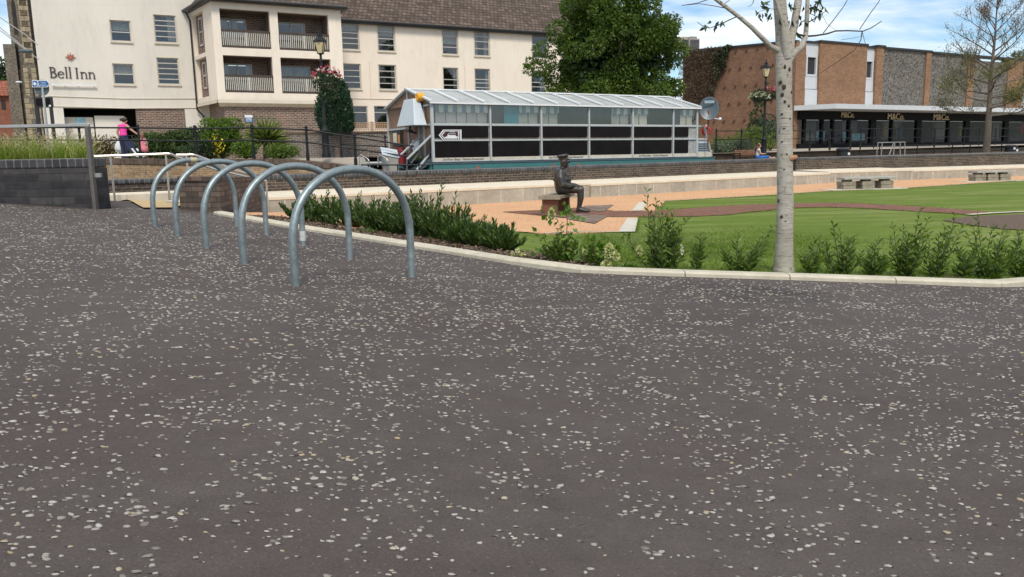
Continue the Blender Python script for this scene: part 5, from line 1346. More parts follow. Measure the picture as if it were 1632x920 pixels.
mb.build('gable_frame', M['whiteboat'], boat)
mb = MB(); mb.box(0.0, .015, 0.66, 1.0, ZS0, ZE - .15); mb.build('cabin_door', plain("glazed brown door", (0.20, 0.16, 0.13), 0.4, var=0.2), boat)
zt, zb_ = ZE + 0.15, ZM1 - 0.02
mb = MB(); mb.add([(-.62, .15, zb_), (-.62, 1.75, zb_), (-.10, 1.75, zb_), (-.10, .15, zb_), (-.36, .72, zt), (-.36, 1.55, zt), (-.10, 1.55, zt), (-.10, .72, zt)], [(0, 1, 2, 3), (4, 5, 6, 7), (0, 1, 5, 4), (1, 2, 6, 5), (2, 3, 7, 6), (3, 0, 4, 7)])
mb.build('entrance_hood', M['greybox'], boat, bevel=0.02)
mb = MB(); mb.tube([(-.02, 0.62, ZE + .20), (-.26, 0.62, ZE + .20)], [0.16, 0.14], 14); mb.build('yellow_lamp', M['yellow'], boat)
mb = MB(); mb.tube([(-.25, 1.3, zb_), (-.3, 1.3, zb_ - .2), (-.05, 1.2, zb_ - .25)], 0.04, 6); mb.box(-.36, -.2, 1.2, 1.45, zb_ - .22, zb_ - .12); mb.build('hood_bracket', M['gutter'], boat)
nbx = MB().box(-.12, -.04, 2.55, 3.32, ZM2 - .15, ZM1 - .12).build('notice_board', M['gutter'], boat)
MB().box(-.128, -.121, 2.89, 3.25, ZM2 - .05, ZM1 - .2).build('notice_paper', plain("pale notice", (0.62, 0.62, 0.45), 0.7, var=0.2, scale=20), nbx)
MB().box(-.129, -.121, 2.61, 2.79, ZM2 - .02, ZM1 - .28).build('menu_card', plain("orange card", (0.55, 0.24, 0.10), 0.7), nbx)
MB().box(-.05, -.03, 1.05, 1.6, ZM2 - .35, ZM2 + .05).build('white_notice', M['white'], boat)
# brown tourist arrow sign with a white boat
q = [B.pix(a, b) for a, b in ((698, 216), (705, 207), (734, 207), (734, 224.5), (705, 224.5))]
pts = [(v.x, v.z) for v in q]; cx = sum(a for a, b in pts) / 5; cz = sum(b for a, b in pts) / 5
sgn = MB().plate(pts, -0.075, -0.05).build('arrow_sign', M['white'], boat)
def inset(k): return [(cx + (a - cx) * k, cz + (b - cz) * k) for a, b in pts]
MB().plate(inset(0.88), -0.079, -0.0755).build('sign_border', M['signbrown'], sgn)
MB().plate(inset(0.80), -0.082, -0.0795).build('sign_border', M['white'], sgn)
MB().plate(inset(0.70), -0.085, -0.0825).build('sign_face', M['signbrown'], sgn)
w_, h_ = pts[2][0] - pts[0][0], pts[2][1] - pts[3][1]
mb = MB(); ox, oz = cx - 0.18 * w_, cz - 0.30 * h_
mb.plate([(ox, oz), (ox + .50 * w_, oz), (ox + .52 * w_, oz + .2 * h_), (ox + .44 * w_, oz + .2 * h_), (ox + .44 * w_, oz + .3 * h_), (ox + .14 * w_, oz + .3 * h_), (ox + .1 * w_, oz + .42 * h_), (ox + .06 * w_, oz + .2 * h_), (ox - .08 * w_, oz + .1 * h_)], -0.088, -0.0855)
mb.build('boat_symbol', M['white'], sgn)
text_mesh("Floating", h_ * 0.17, M['white'], 'sign_lettering', sgn, cx + .10 * w_, -0.088, cz + .31 * h_, 0.001)
text_mesh("Restaurant", h_ * 0.17, M['white'], 'sign_lettering', sgn, cx + .10 * w_, -0.088, cz + .14 * h_, 0.001)
mb = MB(); ux = cx + .40 * w_
for a in (-.025, .025): mb.bar((ux + a * w_ - .02, -.087, cz - .05), (ux - a * w_ + .02, -.087, cz + .15), 0.02, 0.004)
mb.build('cutlery_symbol', M['white'], sgn)
# stern framework with louvred box
mb = MB(); s1 = B.pix(1122, 199).x; s2 = B.pix(1134, 247).x
for y in (0.0, 1.2):
    mb.bar((s1, y, ZM1), (s2, y, ZS0), 0.07); mb.bar((LEN, y, ZM1), (s1, y, ZM1), 0.07); mb.bar((LEN, y, ZM2), (s1 + (s2 - s1) * .42, y, ZM2), 0.07)
mb.bar((s1, 0, ZM1), (s1, 1.2, ZM1), 0.06); mb.build('stern_frame', M['whiteboat'], boat)
lb = MB().box(LEN + .08, s2 - .22, 0.02, 0.5, ZS0, ZM2 - .06).build('louvred_box', M['greybox'], boat)
mb = MB(); z = ZS0 + .25
while z < ZM2 - .15: mb.box(LEN + .1, s2 - .24, -0.01, 0.019, z, z + .05); z += .1
mb.build('louvres', M['dishgrey'], lb)
MB().box(LEN + .05, s2 - .05, -0.03, 0.018, ZS0 - .015, ZS0 + .2).build('name_strip', M['slab'], boat)
# satellite dish on its mast at the stern
p = at(1129, 199, 37.0)
t = thing('satellite_dish', 'large dark slate satellite dish on a thin rusty mast at the stern of the boat', 'satellite dish', (p.x, p.y, p.z - 1.1), 0)
prof = [(0.0, 0.12), (0.22, 0.10), (0.40, 0.05), (0.50, 0.0), (0.50, -0.02), (0.3, 0.05), (0.0, 0.09)]
mb = MB(); vs = []; n = 24
rot = Matrix.Rotation(R(78), 3, 'X') @ Matrix.Rotation(R(0), 3, 'Z')
dm = MB(); dm.lathe([(0.02, -0.13), (0.18, -0.115), (0.34, -0.07), (0.46, 0.0), (0.48, 0.0), (0.36, -0.095), (0.18, -0.14), (0.02, -0.155)], n=28)
RZ = Matrix.Rotation(R(-14), 3, 'Z')
dm.v = [tuple(RZ @ (Matrix.Rotation(R(80), 3, 'X') @ Vector((v[0] * 0.92, v[1] * 1.12, v[2]))) + Vector((0, -.08, 1.1 + 0.72))) for v in dm.v]
dm.build('dish', M['dishgrey'], t, smooth=True)
MB().box(-.22, .22, -0.115, -.100, 2.05, 2.17).build('name_plate', plain("pale dish label", (0.26, 0.34, 0.40), 0.5), t)
MB().tube([(0, 0, 0), (0, 0, 1.75)], 0.035, 8).build('mast', M['benchred'], t)
mb = MB(); mb.tube([(0.1, -.1, 1.4), (0.42, -.35, 1.32)], 0.02, 6); mb.ball((0.43, -.37, 1.33), 0.07); mb.build('receiver_arm', M['white'], t)

# gangway stair up to the boat door
t = thing('gangway', 'metal boarding gangway with sloping white handrails at the boat door', 'gangway', at(672, 262, 29.6))
go = at(672, 262, 29.6)
def gl_(px, py, Y): return at(px, py, Y) - go
mb = MB()
for (a, b, Y0, Y1) in (((694, 209), (648.5, 254), 30.2, 29.3), ((678, 209), (632.5, 253), 31.2, 30.0)): mb.bar(gl_(*a, Y0), gl_(*b, Y1), 0.06, 0.05); mb.bar(gl_(*a, Y0), gl_(a[0] + 5, a[1], Y0), 0.06, 0.05)
for (a, b, Y0, Y1) in (((688, 241), (664, 271), 30.2, 29.4), ((671, 240), (649, 269), 31.1, 30.1)): mb.bar(gl_(*a, Y0), gl_(*b, Y1), 0.06, 0.05)
mb.build('handrail', M['whiteboat'], t)
mb = MB()
for k in range(6):
    f = k / 5; a = gl_(690 - 34 * f, 250 + 20 * f, 30.2 - .8 * f); b = gl_(674 - 34 * f, 249 + 20 * f, 31.2 - 1.0 * f); mb.bar(a, b, 0.30, 0.04)
mb.build('tread', M['blackiron'], t)
mb = MB(); mb.bar(gl_(691, 254, 30.2), gl_(655, 275, 29.4), 0.05, 0.18); mb.bar(gl_(674, 252, 31.2), gl_(640, 273, 30.1), 0.05, 0.18)
for px, py, Y in ((648.5, 254, 29.3), (632.5, 253, 30.0)): mb.bar(gl_(px, py, Y), gl_(px, py + 18, Y), 0.05)
mb.build('stringer', M['dishgrey'], t)
mb = MB(); a, b = (648.5, 254, 29.3), (694, 209, 30.2)
mb.quad(gl_(694, 212, 30.21), gl_(649, 256, 29.31), gl_(649, 272, 29.31), gl_(694, 245, 30.21)); mb.build('side_panel', glassmat("smoked panel", (0.30, 0.31, 0.33), 0.06), t, recalc=False)
t = thing('oil_barrel', 'red barrel standing on the quay below the boat notice board', 'barrel', at(640, 251, 31.6))
MB().lathe([(0.17, -.25), (0.17, 0.02), (0.17, .15), (0.18, .17), (0.17, .19), (.17, .22), (.18, .24), (.17, .26), (.17, .36), (.15, .38)], n=18).build('drum', plain('dull dark red drum', (.20, .012, .018), .55), t, smooth=2)
MB().tube([(0.06, 0, .38), (.06, 0, .41)], 0.03, 8).build('bung', M['gutter'], t)
p = at(622, 262, 29.9)
t = thing('steel_cabinet', 'small white steel box with sloping lid beside the gangway', 'cabinet', (p.x, p.y, p.z - .25), R(15))
mb = MB(); mb.add([(-.28, -.2, 0), (.28, -.2, 0), (.28, .3, 0), (-.28, .3, 0), (-.28, -.2, .62), (.28, -.2, .48), (.28, .3, .72), (-.28, .3, .82)], [(3, 2, 1, 0), (4, 5, 6, 7), (0, 1, 5, 4), (1, 2, 6, 5), (2, 3, 7, 6), (3, 0, 4, 7)])
mb.build('body', M['board'], t, bevel=.01)
mb = MB(); mb.add([(-.31, -.23, .60), (.31, -.23, .47), (.31, .33, .74), (-.31, .33, .85), (-.31, -.23, .64), (.31, -.23, .51), (.31, .33, .78), (-.31, .33, .89)], [(3, 2, 1, 0), (4, 5, 6, 7), (0, 1, 5, 4), (1, 2, 6, 5), (2, 3, 7, 6), (3, 0, 4, 7)]); mb.build('lid', M['greybox'], t)
for i, px in enumerate((572, 602)):
    p = at(px, 262, 29.6)
    t = thing('curved_guard_rail', ('leftmost' if i == 0 else 'rightmost') + ' of two low bent steel guard rails on the quay edge', 'guard rail', (p.x, p.y, p.z - .1), 0)
    MB().tube([(0, 0, 0), (0.03, 0, .38), (0.08, 0, .45), (.34, -.1, .30), (.40, -.12, .22), (.42, -.12, -.02)], 0.022, 7).build('hoop_rail', M['steel'], t)
    MB().quad((.04, -.01, .05), (.40, -.115, .05), (.36, -.1, .26), (.08, -.01, .40)).build('mesh_panel', M['glass'], t, recalc=False)

# ================================================================== RAILINGS
def railing(name, label, posts_w, heights, rails, mat, r_post=0.046, r_rail=0.030, group=None, finial=True, ext=(0, 0)):
    """posts_w: base points, heights list; rails: heights as fraction"""
    o = posts_w[0]; t = thing(name, label, 'railing', o, 0, group)
    for p, h in zip(posts_w, heights):
        q = p - o; mb = MB(); mb.tube([q, q + Vector((0, 0, h))], r_post, 8)
        if finial: mb.ball((q.x, q.y, q.z + h + r_post * .6), r_post * 1.35, n=8, m=6); mb.tube([q, q + Vector((0, 0, 0.28))], r_post * 1.45, 8)
        for f in rails: mb.ball((q.x, q.y, q.z + h * f), r_post * 1.5, n=8, m=6)
        mb.build('post', mat, t, smooth=2)
    for f in rails:
        pts = [p - o + Vector((0, 0, h * f)) for p, h in zip(posts_w, heights)]
        if ext[0]: pts.insert(0, pts[0] + (pts[0] - pts[1]).normalized() * ext[0])
        if ext[1]: pts.append(pts[-1] + (pts[-1] - pts[-2]).normalized() * ext[1])
        MB().tube(pts, r_rail, 7).build('rail', mat, t, smooth=2)
    return t
YR = 29.75
def qz(x): return float(np.interp(x, [a for a, b in qp], [b for a, b in qp]))
pp = [at(px, py, YR) for px, py in ((130, 246), (224, 250), (314, 249), (405, 254), (491, 257), (567, 260))]
for p in pp: p.z = qz(p.x)
hh = [1.15] * 3 + [1.17, 1.17, 1.10]
railing('quay_railing', 'long black iron railing with ball tops along the quay in front of the hotel', pp, hh, [0.96, 0.57], M['blackiron'], ext=(8, 2.2))
pp = [at(545, 258, 32.0), at(615, 250, 34.5), at(690, 252, 36.5)]
pp[0].z = 1.43; pp[1].z = 1.43; pp[2].z = 1.43
railing('ramp_railing', 'short black iron railing of the ramp below the terrace wall', pp, [1.0, .85, .85], [0.95, 0.5], M['blackiron'], 0.03, 0.02)
pp = [at(px, 272, Y) for px, Y in ((577, 28.6), (595, 28.7), (634, 28.8), (668, 28.9), (690, 29.0))]
railing('low_rail', 'low black rail just above the river wall below the gangway', pp, [0.22] * 5, [0.9], M['blackiron'], 0.022, 0.025, finial=False)
pp = [at(px, py, Y) for px, py, Y in ((1141, 246, 40.6), (1181, 244, 41.4), (1290, 243, 43.6), (1322, 241, 44.3), (1355, 240, 45.0))]
pp = [Vector((p.x, p.y, 1.318)) for p in pp]
railing('quay_railing', 'black iron railing with ball tops between brick gable and park bench', pp, [1.12] * 5, [0.97, 0.6], M['blackiron'], 0.04, 0.022)
pp = []
for px, Y in ((1370, 41.8), (1401, 42.4), (1434, 43), (1461, 43.6), (1488, 44.2), (1517, 44.8), (1545, 45.4), (1595, 46.4), (1640, 47.2)):
    p = at(px, 250, Y); pp.append(Vector((p.x, p.y, 0.93)))
railing('low_quay_railing', 'low black railing along the river edge in front of the shop windows', pp, [0.62] * 9, [0.97, 0.35], M['blackiron'], 0.03, 0.02, finial=False, ext=(0, 3))
pp = []
for px, Y in ((1371, 46.0), (1392, 46.5), (1488, 48.5), (1512, 49), (1535, 49.5), (1559, 50.0), (1585, 50.6), (1606, 51.2), (1640, 52)):
    p = at(px, 240, Y); pp.append(Vector((p.x, p.y, 1.35)))
railing('pavement_railing', 'black railing on the pavement close to the shop front', pp, [1.2] * 9, [0.97, 0.55], M['blackiron'], 0.035, 0.02, finial=False, ext=(0, 4))

# stainless frame rail on the planter wall
t = thing('guard_frame', 'square stainless steel guard rail frame over the dark planter wall', 'guard rail', (-6.03, 11.66, 0.58))
b0 = Vector((-6.03, 11.66, 0.58)); zt_r = at(80, 203, 11.66).z
MB().bar((0, 0, 0), (0, 0, zt_r - .58), 0.09, 0.05, up=(1, 0, 0)).build('post', M['steel_shaded'], t, bevel=.006)
MB().box(-7.0, 0.03, -0.024, 0.024, zt_r - .58, zt_r - .535).build('top_rail', M['steel'], t, bevel=.006)
mb = MB(); mb.bar((0.02, 0.02, 0.55), (0.12, 0.02, 0.55), 0.05, 0.06); mb.build('latch', M['steel'], t)
def tubing(name, label, rail, posts, r=0.024):
    o = rail[0].copy(); o.z = posts[0][1].z if posts else o.z
    t = thing(name, label, 'handrail', o)
    pts = []
    MB().tube([p - o for p in rail], r, 8).build('rail', M['steel'], t, smooth=2)
    for a, b in posts: MB().tube([b - o, a - o], r * 0.95, 8).build('post', M['steel'], t, smooth=2)
def foot(px, py, Y, z): 
    p = at(px, py, Y); return Vector((p.x, p.y, z))
a1, a2, a3 = at(176, 248.5, 16.7), at(264, 245.5, 17.0), at(424, 288, 18.3)
tubing('ramp_handrail', 'nearer stainless tube handrail above the tactile paving sloping down behind the hoops', [at(120, 250, 16.5), a1, at(269, 245, 17.0), at(274, 246, 17.02), at(281, 250, 17.1), at(345, 271, 17.6), at(415, 287, 18.2), a3],
       [(a1, Vector((a1.x, a1.y, 0.5))), (a2, Vector((a2.x, a2.y, 0.48))), (a3, Vector((a3.x, a3.y, 0.0)))])
a1 = at(297, 247, 18.35)
tubing('ramp_handrail', 'farther stainless tube handrail beside the river wall sloping down behind brown pier', [at(281, 247, 18.3), a1, at(307, 246.5, 18.4), at(313, 248, 18.42), at(379, 272, 19.0), at(415, 284, 19.3)], [(a1, Vector((a1.x, a1.y, 0.3)))])

# ================================================================== BICYCLE HOOPS
def hoop(W=1.045, Ht=0.83, r=0.0292):
    mb = MB(); R0 = W / 2 - 0.02; zc_ = Ht - r - R0 * 0.98
    pts = [(-W / 2, 0, -0.2), (-W / 2, 0, zc_ * .55)]
    for k in range(0, 25):
        a = math.pi - math.pi * k / 24; ca, sa = math.cos(a), math.sin(a)
        ex = 0.93
        pts.append((W / 2 * math.copysign(abs(ca) ** ex, ca), 0, zc_ + R0 * .98 * abs(sa) ** ex))
    pts += [(W / 2, 0, zc_ * .55), (W / 2, 0, -0.32)]
    mb.tube(pts, r, 16)
    return mb
LA, LB = Vector((-1.455, 5.3, 0)), Vector((-0.773, 6.1, 0))
step = Vector((-2.69, 4.0, 0)) / 4
hd = (LB - LA); hw = hd.length; ha = math.atan2(hd.y, hd.x)
labs = ['nearest and largest galvanised steel bicycle hoop in the row', 'second galvanised bicycle hoop, just behind the nearest one', 'middle galvanised bicycle hoop with a white sticker low on its leg', 'fourth galvanised bicycle hoop, between the stickered and the taped hoops', 'farthest and smallest galvanised bicycle hoop with worn tape on its top']
first = None
for i in range(5):
    c = (LA + LB) / 2 + step * i
    zg = (T(LA.x + step.x * i, LA.y + step.y * i) + T(LB.x + step.x * i, LB.y + step.y * i)) / 2
    if first is None:
        o = thing('bicycle_rack', labs[0], 'bicycle rack', (c.x, c.y, zg), ha, 'galvanised bicycle hoops on the tarmac')
        hoop(hw + 0.0).build('hoop', M['galv'], o, smooth=2); first = o
    else:
        o = copy_tree(first); o.location = (c.x, c.y, zg); o['label'] = labs[i]
    if i == 2:
        MB().tube([(hw / 2, 0, 0.015), (hw / 2, 0, 0.115)], .0302, 16).build('sticker', plain("torn white sticker", (0.50, 0.52, 0.52), 0.6, var=0.35, scale=18), o)
    if i == 4:
        MB().tube([(-.03, 0, .83 - .0305), (.05, 0, .83 - .031)], 0.0325, 14).build('tape', plain("yellowed tape", (0.42, 0.36, 0.22), 0.7, var=0.3, scale=20), o)
    # dark seam where each leg enters the tarmac
    if i == 0:
        pass

# ================================================================== STATUE AND BENCHES
def skin(name, nodes, edges, mat, parent, face='y', voxel=0.011):
    """one continuous body: overlapping tapered limbs fused into a single voxel surface"""
    mb = MB()
    def rad(nd):
        r1, r2 = nd[3], nd[-1]
        return np.array([r2, r1, (r1 + r2) / 2] if face == 'x' else [r1, r2, (r1 + r2) / 2])
    for a, b in edges:
        A, Bn = np.array(nodes[a][:3]), np.array(nodes[b][:3]); ra, rb = rad(nodes[a]), rad(nodes[b])
        L = float(np.linalg.norm(Bn - A)); n = max(1, int(math.ceil(L / (0.38 * min(ra.min(), rb.min())))))
        n = min(n, 24)
        for i in range(n + 1):
            f = i / n; c = A + (Bn - A) * f; r = ra + (rb - ra) * f
            mb.ball(tuple(c), float(r[0]), float(r[1]), float(r[2]), 10, 7)
    o = mb.build(name, mat, parent, recalc=False)
    md = o.modifiers.new("fuse", 'REMESH'); md.mode = 'VOXEL'; md.voxel_size = voxel; md.use_smooth_shade = True
    sm_ = o.modifiers.new("smooth", 'SMOOTH'); sm_.iterations = 3; sm_.factor = 0.5
    return o
def hand(nodes, edges, wrist, pre, d, side, nrm, L=0.18, curl=0.5, r=0.009):
    """palm and five bent fingers added to a figure; d forward, side across, nrm palm-down"""
    w = Vector(nodes[wrist][:3]); d = Vector(d).normalized(); side = Vector(side).normalized(); nrm = Vector(nrm).normalized()
    nodes[pre + 'palm'] = (*(w + d * L * .28), .032, .02); edges.append((wrist, pre + 'palm'))
    for k, (off, ln) in enumerate(((-.030, .80), (-.010, .95), (.010, .9), (.030, .7))):
        b = w + d * L * .5 + side * off; m = b + d * L * .26 * ln + nrm * L * .06 * curl; e = m + d * L * .2 * ln + nrm * L * .22 * curl
        for q, (p_, rr) in enumerate(((b, r * 1.15), (m, r), (e, r * .8))): nodes[f'{pre}f{k}{q}'] = (*p_, rr)
        edges += [(pre + 'palm', f'{pre}f{k}0'), (f'{pre}f{k}0', f'{pre}f{k}1'), (f'{pre}f{k}1', f'{pre}f{k}2')]
    b = w + d * L * .22 - side * .038; e = b + d * L * .22 - side * .02 + nrm * L * .08
    nodes[pre + 't0'] = (*b, r * 1.3); nodes[pre + 't1'] = (*e, r); edges += [(pre + 'palm', pre + 't0'), (pre + 't0', pre + 't1')]

p0 = at(909, 338, 18.0); p0.z = G(p0.x, p0.y) + .02
st = thing('bronze_statue', 'seated bronze statue of a stout uniformed man in a peaked cap', 'statue', (1.18, 18.15, 0.02), R(-6))
N = {'pelvis': (0.0, 0, .545, .185, .165), 'belly': (0.01, 0, .68, .215, .198), 'chest': (-.03, 0, .84, .205, .165), 'neckb': (-.005, 0, .965, .085), 'neck': (.02, 0, 1.015, .062), 'jaw': (.055, 0, 1.065, .090), 'face': (.05, 0, 1.14, .104), 'skull': (.030, 0, 1.205, .096),
     'nose0': (.135, 0, 1.14, .03), 'nose': (.178, 0, 1.118, .016), 'chin': (.125, 0, 1.055, .03)}
E = [('pelvis', 'belly'), ('belly', 'chest'), ('chest', 'neckb'), ('neckb', 'neck'), ('neck', 'jaw'), ('jaw', 'face'), ('face', 'skull'), ('face', 'nose0'), ('nose0', 'nose'), ('jaw', 'chin')]
for s, sn_ in ((-1, 'r'), (1, 'l')):
    N.update({sn_ + 'ear': (.02, s * .088, 1.13, .02), sn_ + 'hip': (.06, s * .10, .515, .105), sn_ + 'thigh': (.24, s * .13, .52, .098), sn_ + 'knee': (.415, s * .15 , .51, .083), sn_ + 'shin': (.415, s * .15, .32, .075), sn_ + 'boot': (.39, s * .15, .17, .056), sn_ + 'ank': (.37, s * .15, .085, .052), sn_ + 'heel': (.345, s * .15, .045, .042), sn_ + 'toe': (.50, s * .165, .042, .046, .036), sn_ + 'tip': (.60, s * .17, .036, .036, .028),
              sn_ + 'sho': (-.03, s * .19, .905, .088), sn_ + 'upa': (-.02, s * .262, .78, .092), sn_ + 'elb': (.02, s * .295, .635, .078), sn_ + 'fore': (.17, s * .245, .60, .066), sn_ + 'wri': (.285, s * .17, .605, .042)})
    E += [('face', sn_ + 'ear'), ('pelvis', sn_ + 'hip'), (sn_ + 'hip', sn_ + 'thigh'), (sn_ + 'thigh', sn_ + 'knee'), (sn_ + 'knee', sn_ + 'shin'), (sn_ + 'shin', sn_ + 'boot'), (sn_ + 'boot', sn_ + 'ank'), (sn_ + 'ank', sn_ + 'heel'), (sn_ + 'ank', sn_ + 'toe'), (sn_ + 'toe', sn_ + 'tip'),
          ('chest', sn_ + 'sho'), (sn_ + 'sho', sn_ + 'upa'), (sn_ + 'upa', sn_ + 'elb'), (sn_ + 'elb', sn_ + 'fore'), (sn_ + 'fore', sn_ + 'wri')]
    hand(N, E, sn_ + 'wri', sn_, (1, -.25 * s, -.12), (0.25 * s, 1, 0), (0, 0, -1), .19, .45, .012)
skin('body', N, E, M['bronze'], st, 'x', .009)
cm = MB(); cm.lathe([(.104, 0), (.108, .03), (.130, .055), (.142, .07), (.136, .085), (.09, .102), (.02, .106)], n=20)
RX = Matrix.Rotation(R(-8), 3, 'Y'); cm.v = [tuple(RX @ Vector(v) + Vector((.028, 0, 1.195))) for v in cm.v]
cp = cm.build('cap', M['bronze'], st, smooth=2)
pk = MB(); n = 8; vs = []
for k in range(n + 1):
    a = R(-62 + 124 * k / n); vs.append((.025 + .098 * math.cos(a), .098 * math.sin(a), 1.215)); 
for k in range(n + 1):
    a = R(-62 + 124 * k / n); vs.append((.035 + (.10 + .07 * math.cos(a)) * math.cos(a) + .0, .105 * math.sin(a), 1.185))
pk.add(vs, [(k, k + 1, n + 2 + k, n + 1 + k) for k in range(n)]); pk.build('cap_peak', M['bronze'], cp)
mb = MB(); mb.lathe([(.208, 0), (.216, .03), (.208, .06)], c=(0.005, 0, .71), n=20, squash=1.0); mb.build('belt', M['bronze'], st, smooth=2)
mb = MB()
for s in (-1, 1): MB().box(.10, .165, s * .075 - .035, s * .075 + .035, .79, .86).build('tunic_pocket', M['bronze'], st, bevel=.008)
for s in (-1, 1): mb.tube([(.10, s * .04, 1.15), (.150, s * .037, 1.15)], .026, 10)
mb.bar((.146, -.02, 1.152), (.146, .02, 1.152), .01); mb.build('spectacles', M['bronze'], st)

bt = thing('statue_bench', 'small bench with weathered oak slab under the bronze statue', 'bench', (1.07, 18.25, 0.02), R(-17))
mb = MB()
for k in range(4): mb.box(-.25 + k * .126, -.25 + k * .126 + .120, -.72, .72, .335, .405)
mb.build('seat', M['oak'], bt, bevel=.01)
MB().box(-.252, .252, -.735, -.722, .325, .40).build('seat_end', M['stone'], bt)
for y in (-.58, .58): MB().box(-.19, .15, y - .06, y + .06, -.02, .334).build('leg', M['benchred'], bt, bevel=.006)
def stone_bench(p, ang, L, label):
    t = thing('stone_bench', label, 'bench', p, ang, 'stone benches on the lawn edge')
    mb = MB(); n = 3
    for k in range(n): mb.box(-L / 2, L / 2, -.27 + k * .18, -.27 + k * .18 + .175, .335, .41)
    mb.build('seat', M['greystone'], t, bevel=.012)
    for k in range(3):
        x = (-L / 2 + .22) + (L - .5) * k / 2
        mb = MB(); mb.box(x - .22, x + .22, -.22, .22, .0, .13); mb.box(x - .235, x + .225, -.215, .225, .135, .27); mb.box(x - .12, x + .13, -.14, .14, .272, .334)
        mb.build('leg', M['stone'], t, bevel=.02)
    MB().box(-L / 2 - .5, L / 2 + .3, -.45, .45, -.03, .022).build('plinth', M['slab'], t)
p = hitz(1384, 302, 0); stone_bench((p.x, p.y + .2, .0), R(8), 1.85, 'nearer long stone bench with three stacked block legs on lawn edge')
p = hitz(1583, 289, 0); stone_bench((p.x, p.y + .2, .0), R(6), 1.55, 'farther short stone bench on the lawn edge near the right margin')

# ================================================================== LAMP POSTS WITH BASKETS
def lamp_post(loc, H_, label, k=1.0):
    t = thing('lamp_post', label, 'lamp post', loc, 0, 'black lantern lamp posts')
    mb = MB(); mb.lathe([(.17 * k, 0), (.17 * k, .15), (.14 * k, .2), (.13 * k, .95), (.16 * k, 1.0), (.10 * k, 1.08), (.075 * k, 1.3), (.085 * k, 1.33), (.07 * k, 1.38), (.055 * k, H_ - .95), (.075 * k, H_ - .93), (.05 * k, H_ - .85), (.045 * k, H_ - .72), (.08 * k, H_ - .68)], n=14); mb.build('column', M['blackiron'], t, smooth=2)
    mb = MB(); mb.tube([(-.32, 0, H_ - 1.25), (.32, 0, H_ - 1.25)], .018, 6); mb.tube([(0, 0, H_ - 1.5), (.22, 0, H_ - 1.26)], .014, 6); mb.tube([(0, 0, H_ - 1.5), (-.22, 0, H_ - 1.26)], .014, 6); mb.build('ladder_bar', M['blackiron'], t)
    ln = MB(); b = H_ - .66
    for i in range(4):
        a0, a1 = R(45 + 90 * i), R(135 + 90 * i); r0, r1 = .13, .235
        ln.quad((r0 * math.cos(a0), r0 * math.sin(a0), b), (r0 * math.cos(a1), r0 * math.sin(a1), b), (r1 * math.cos(a1), r1 * math.sin(a1), b + .42), (r1 * math.cos(a0), r1 * math.sin(a0), b + .42))
    lo = ln.build('lantern', M['lampglass'], t)
    fm = MB()
    for i in range(4):
        a0 = R(45 + 90 * i); a1 = R(135 + 90 * i)
        fm.bar((.13 * math.cos(a0), .13 * math.sin(a0), b), (.24 * math.cos(a0), .24 * math.sin(a0), b + .42), .022); fm.bar((.24 * math.cos(a0), .24 * math.sin(a0), b + .42), (.24 * math.cos(a1), .24 * math.sin(a1), b + .42), .03); fm.bar((.13 * math.cos(a0), .13 * math.sin(a0), b), (.13 * math.cos(a1), .13 * math.sin(a1), b), .025)
    fm.build('lantern_frame', M['blackiron'], lo)
    rfm = MB(); rfm.lathe([(.27, b + .43), (.18, b + .54), (.09, b + .60), (.08, b + .66), (.1, b + .68), (.03, b + .72), (.02, b + .86)], n=4); rfm.build('lantern_roof', M['blackiron'], lo)
    return t
def basket(c, rad, label, flowers, n=650, trail=.5):
    t = thing('hanging_basket', label, 'hanging basket', c, 0, 'hanging flower baskets on lamp posts')
    MB().lathe([(.05, -.3), (.2, -.24), (.28, -.08), (.3, 0)], n=14).build('bowl', M['twig'], t)
    u = norm(RNG.normal(size=(n, 3))); u[:, 2] = np.where(u[:, 2] < 0, u[:, 2] * trail * 2, u[:, 2] * .7)
    P = u * rad * RNG.uniform(.45, 1.0, (n, 1)); D = u + RNG.normal(size=(n, 3)) * .6
    leaves('foliage', P, D, .11, .06, M['leaf_dark'], t)
    for nm, m, f, zz in flowers:
        k = int(n * f); u = norm(RNG.normal(size=(k, 3))); u[:, 2] = np.abs(u[:, 2]) * .7 + zz; P = u * rad * RNG.uniform(.75, 1.05, (k, 1)); leaves(nm, P, u + RNG.normal(size=(k, 3)) * .5, .10, .09, m, t)
p = at(520.5, 256, 30.6); p.z = 1.42
hp = (1.42 + 0) ; topz = at(520, 56, 30.6).z
lamp_post(p, topz - 1.42 - .0, 'tall black lantern lamp post before the hotel conifer', .95)
bp = at(522, 133, 30.55); basket(bp, .52, 'hanging basket with pink and red flowers on the lamp post by the hotel', [('petals', M['petal_pink'], .09, .45), ('pale_petals', M['petal_white'], .05, .3)], trail=.65)
p = at(1217, 243, 41.2); p.z = .95; topz = at(1222, 101, 41.2).z
lamp_post(p, topz - .95, 'slim black lantern lamp post before brick gable wall', 1.0)
bp = at(1210, 154, 41.1); basket(bp, .48, 'hanging basket of white flowers on the lamp post by the brick gable', [('petals', M['petal_white'], .3, -.2)], 520, .3)
bp = at(1226, 152, 41.4); basket(bp, .42, 'hanging basket with red flowers partly behind the birch trunk', [('petals', M['petal_pink'], .16, .3)], 420, .3)

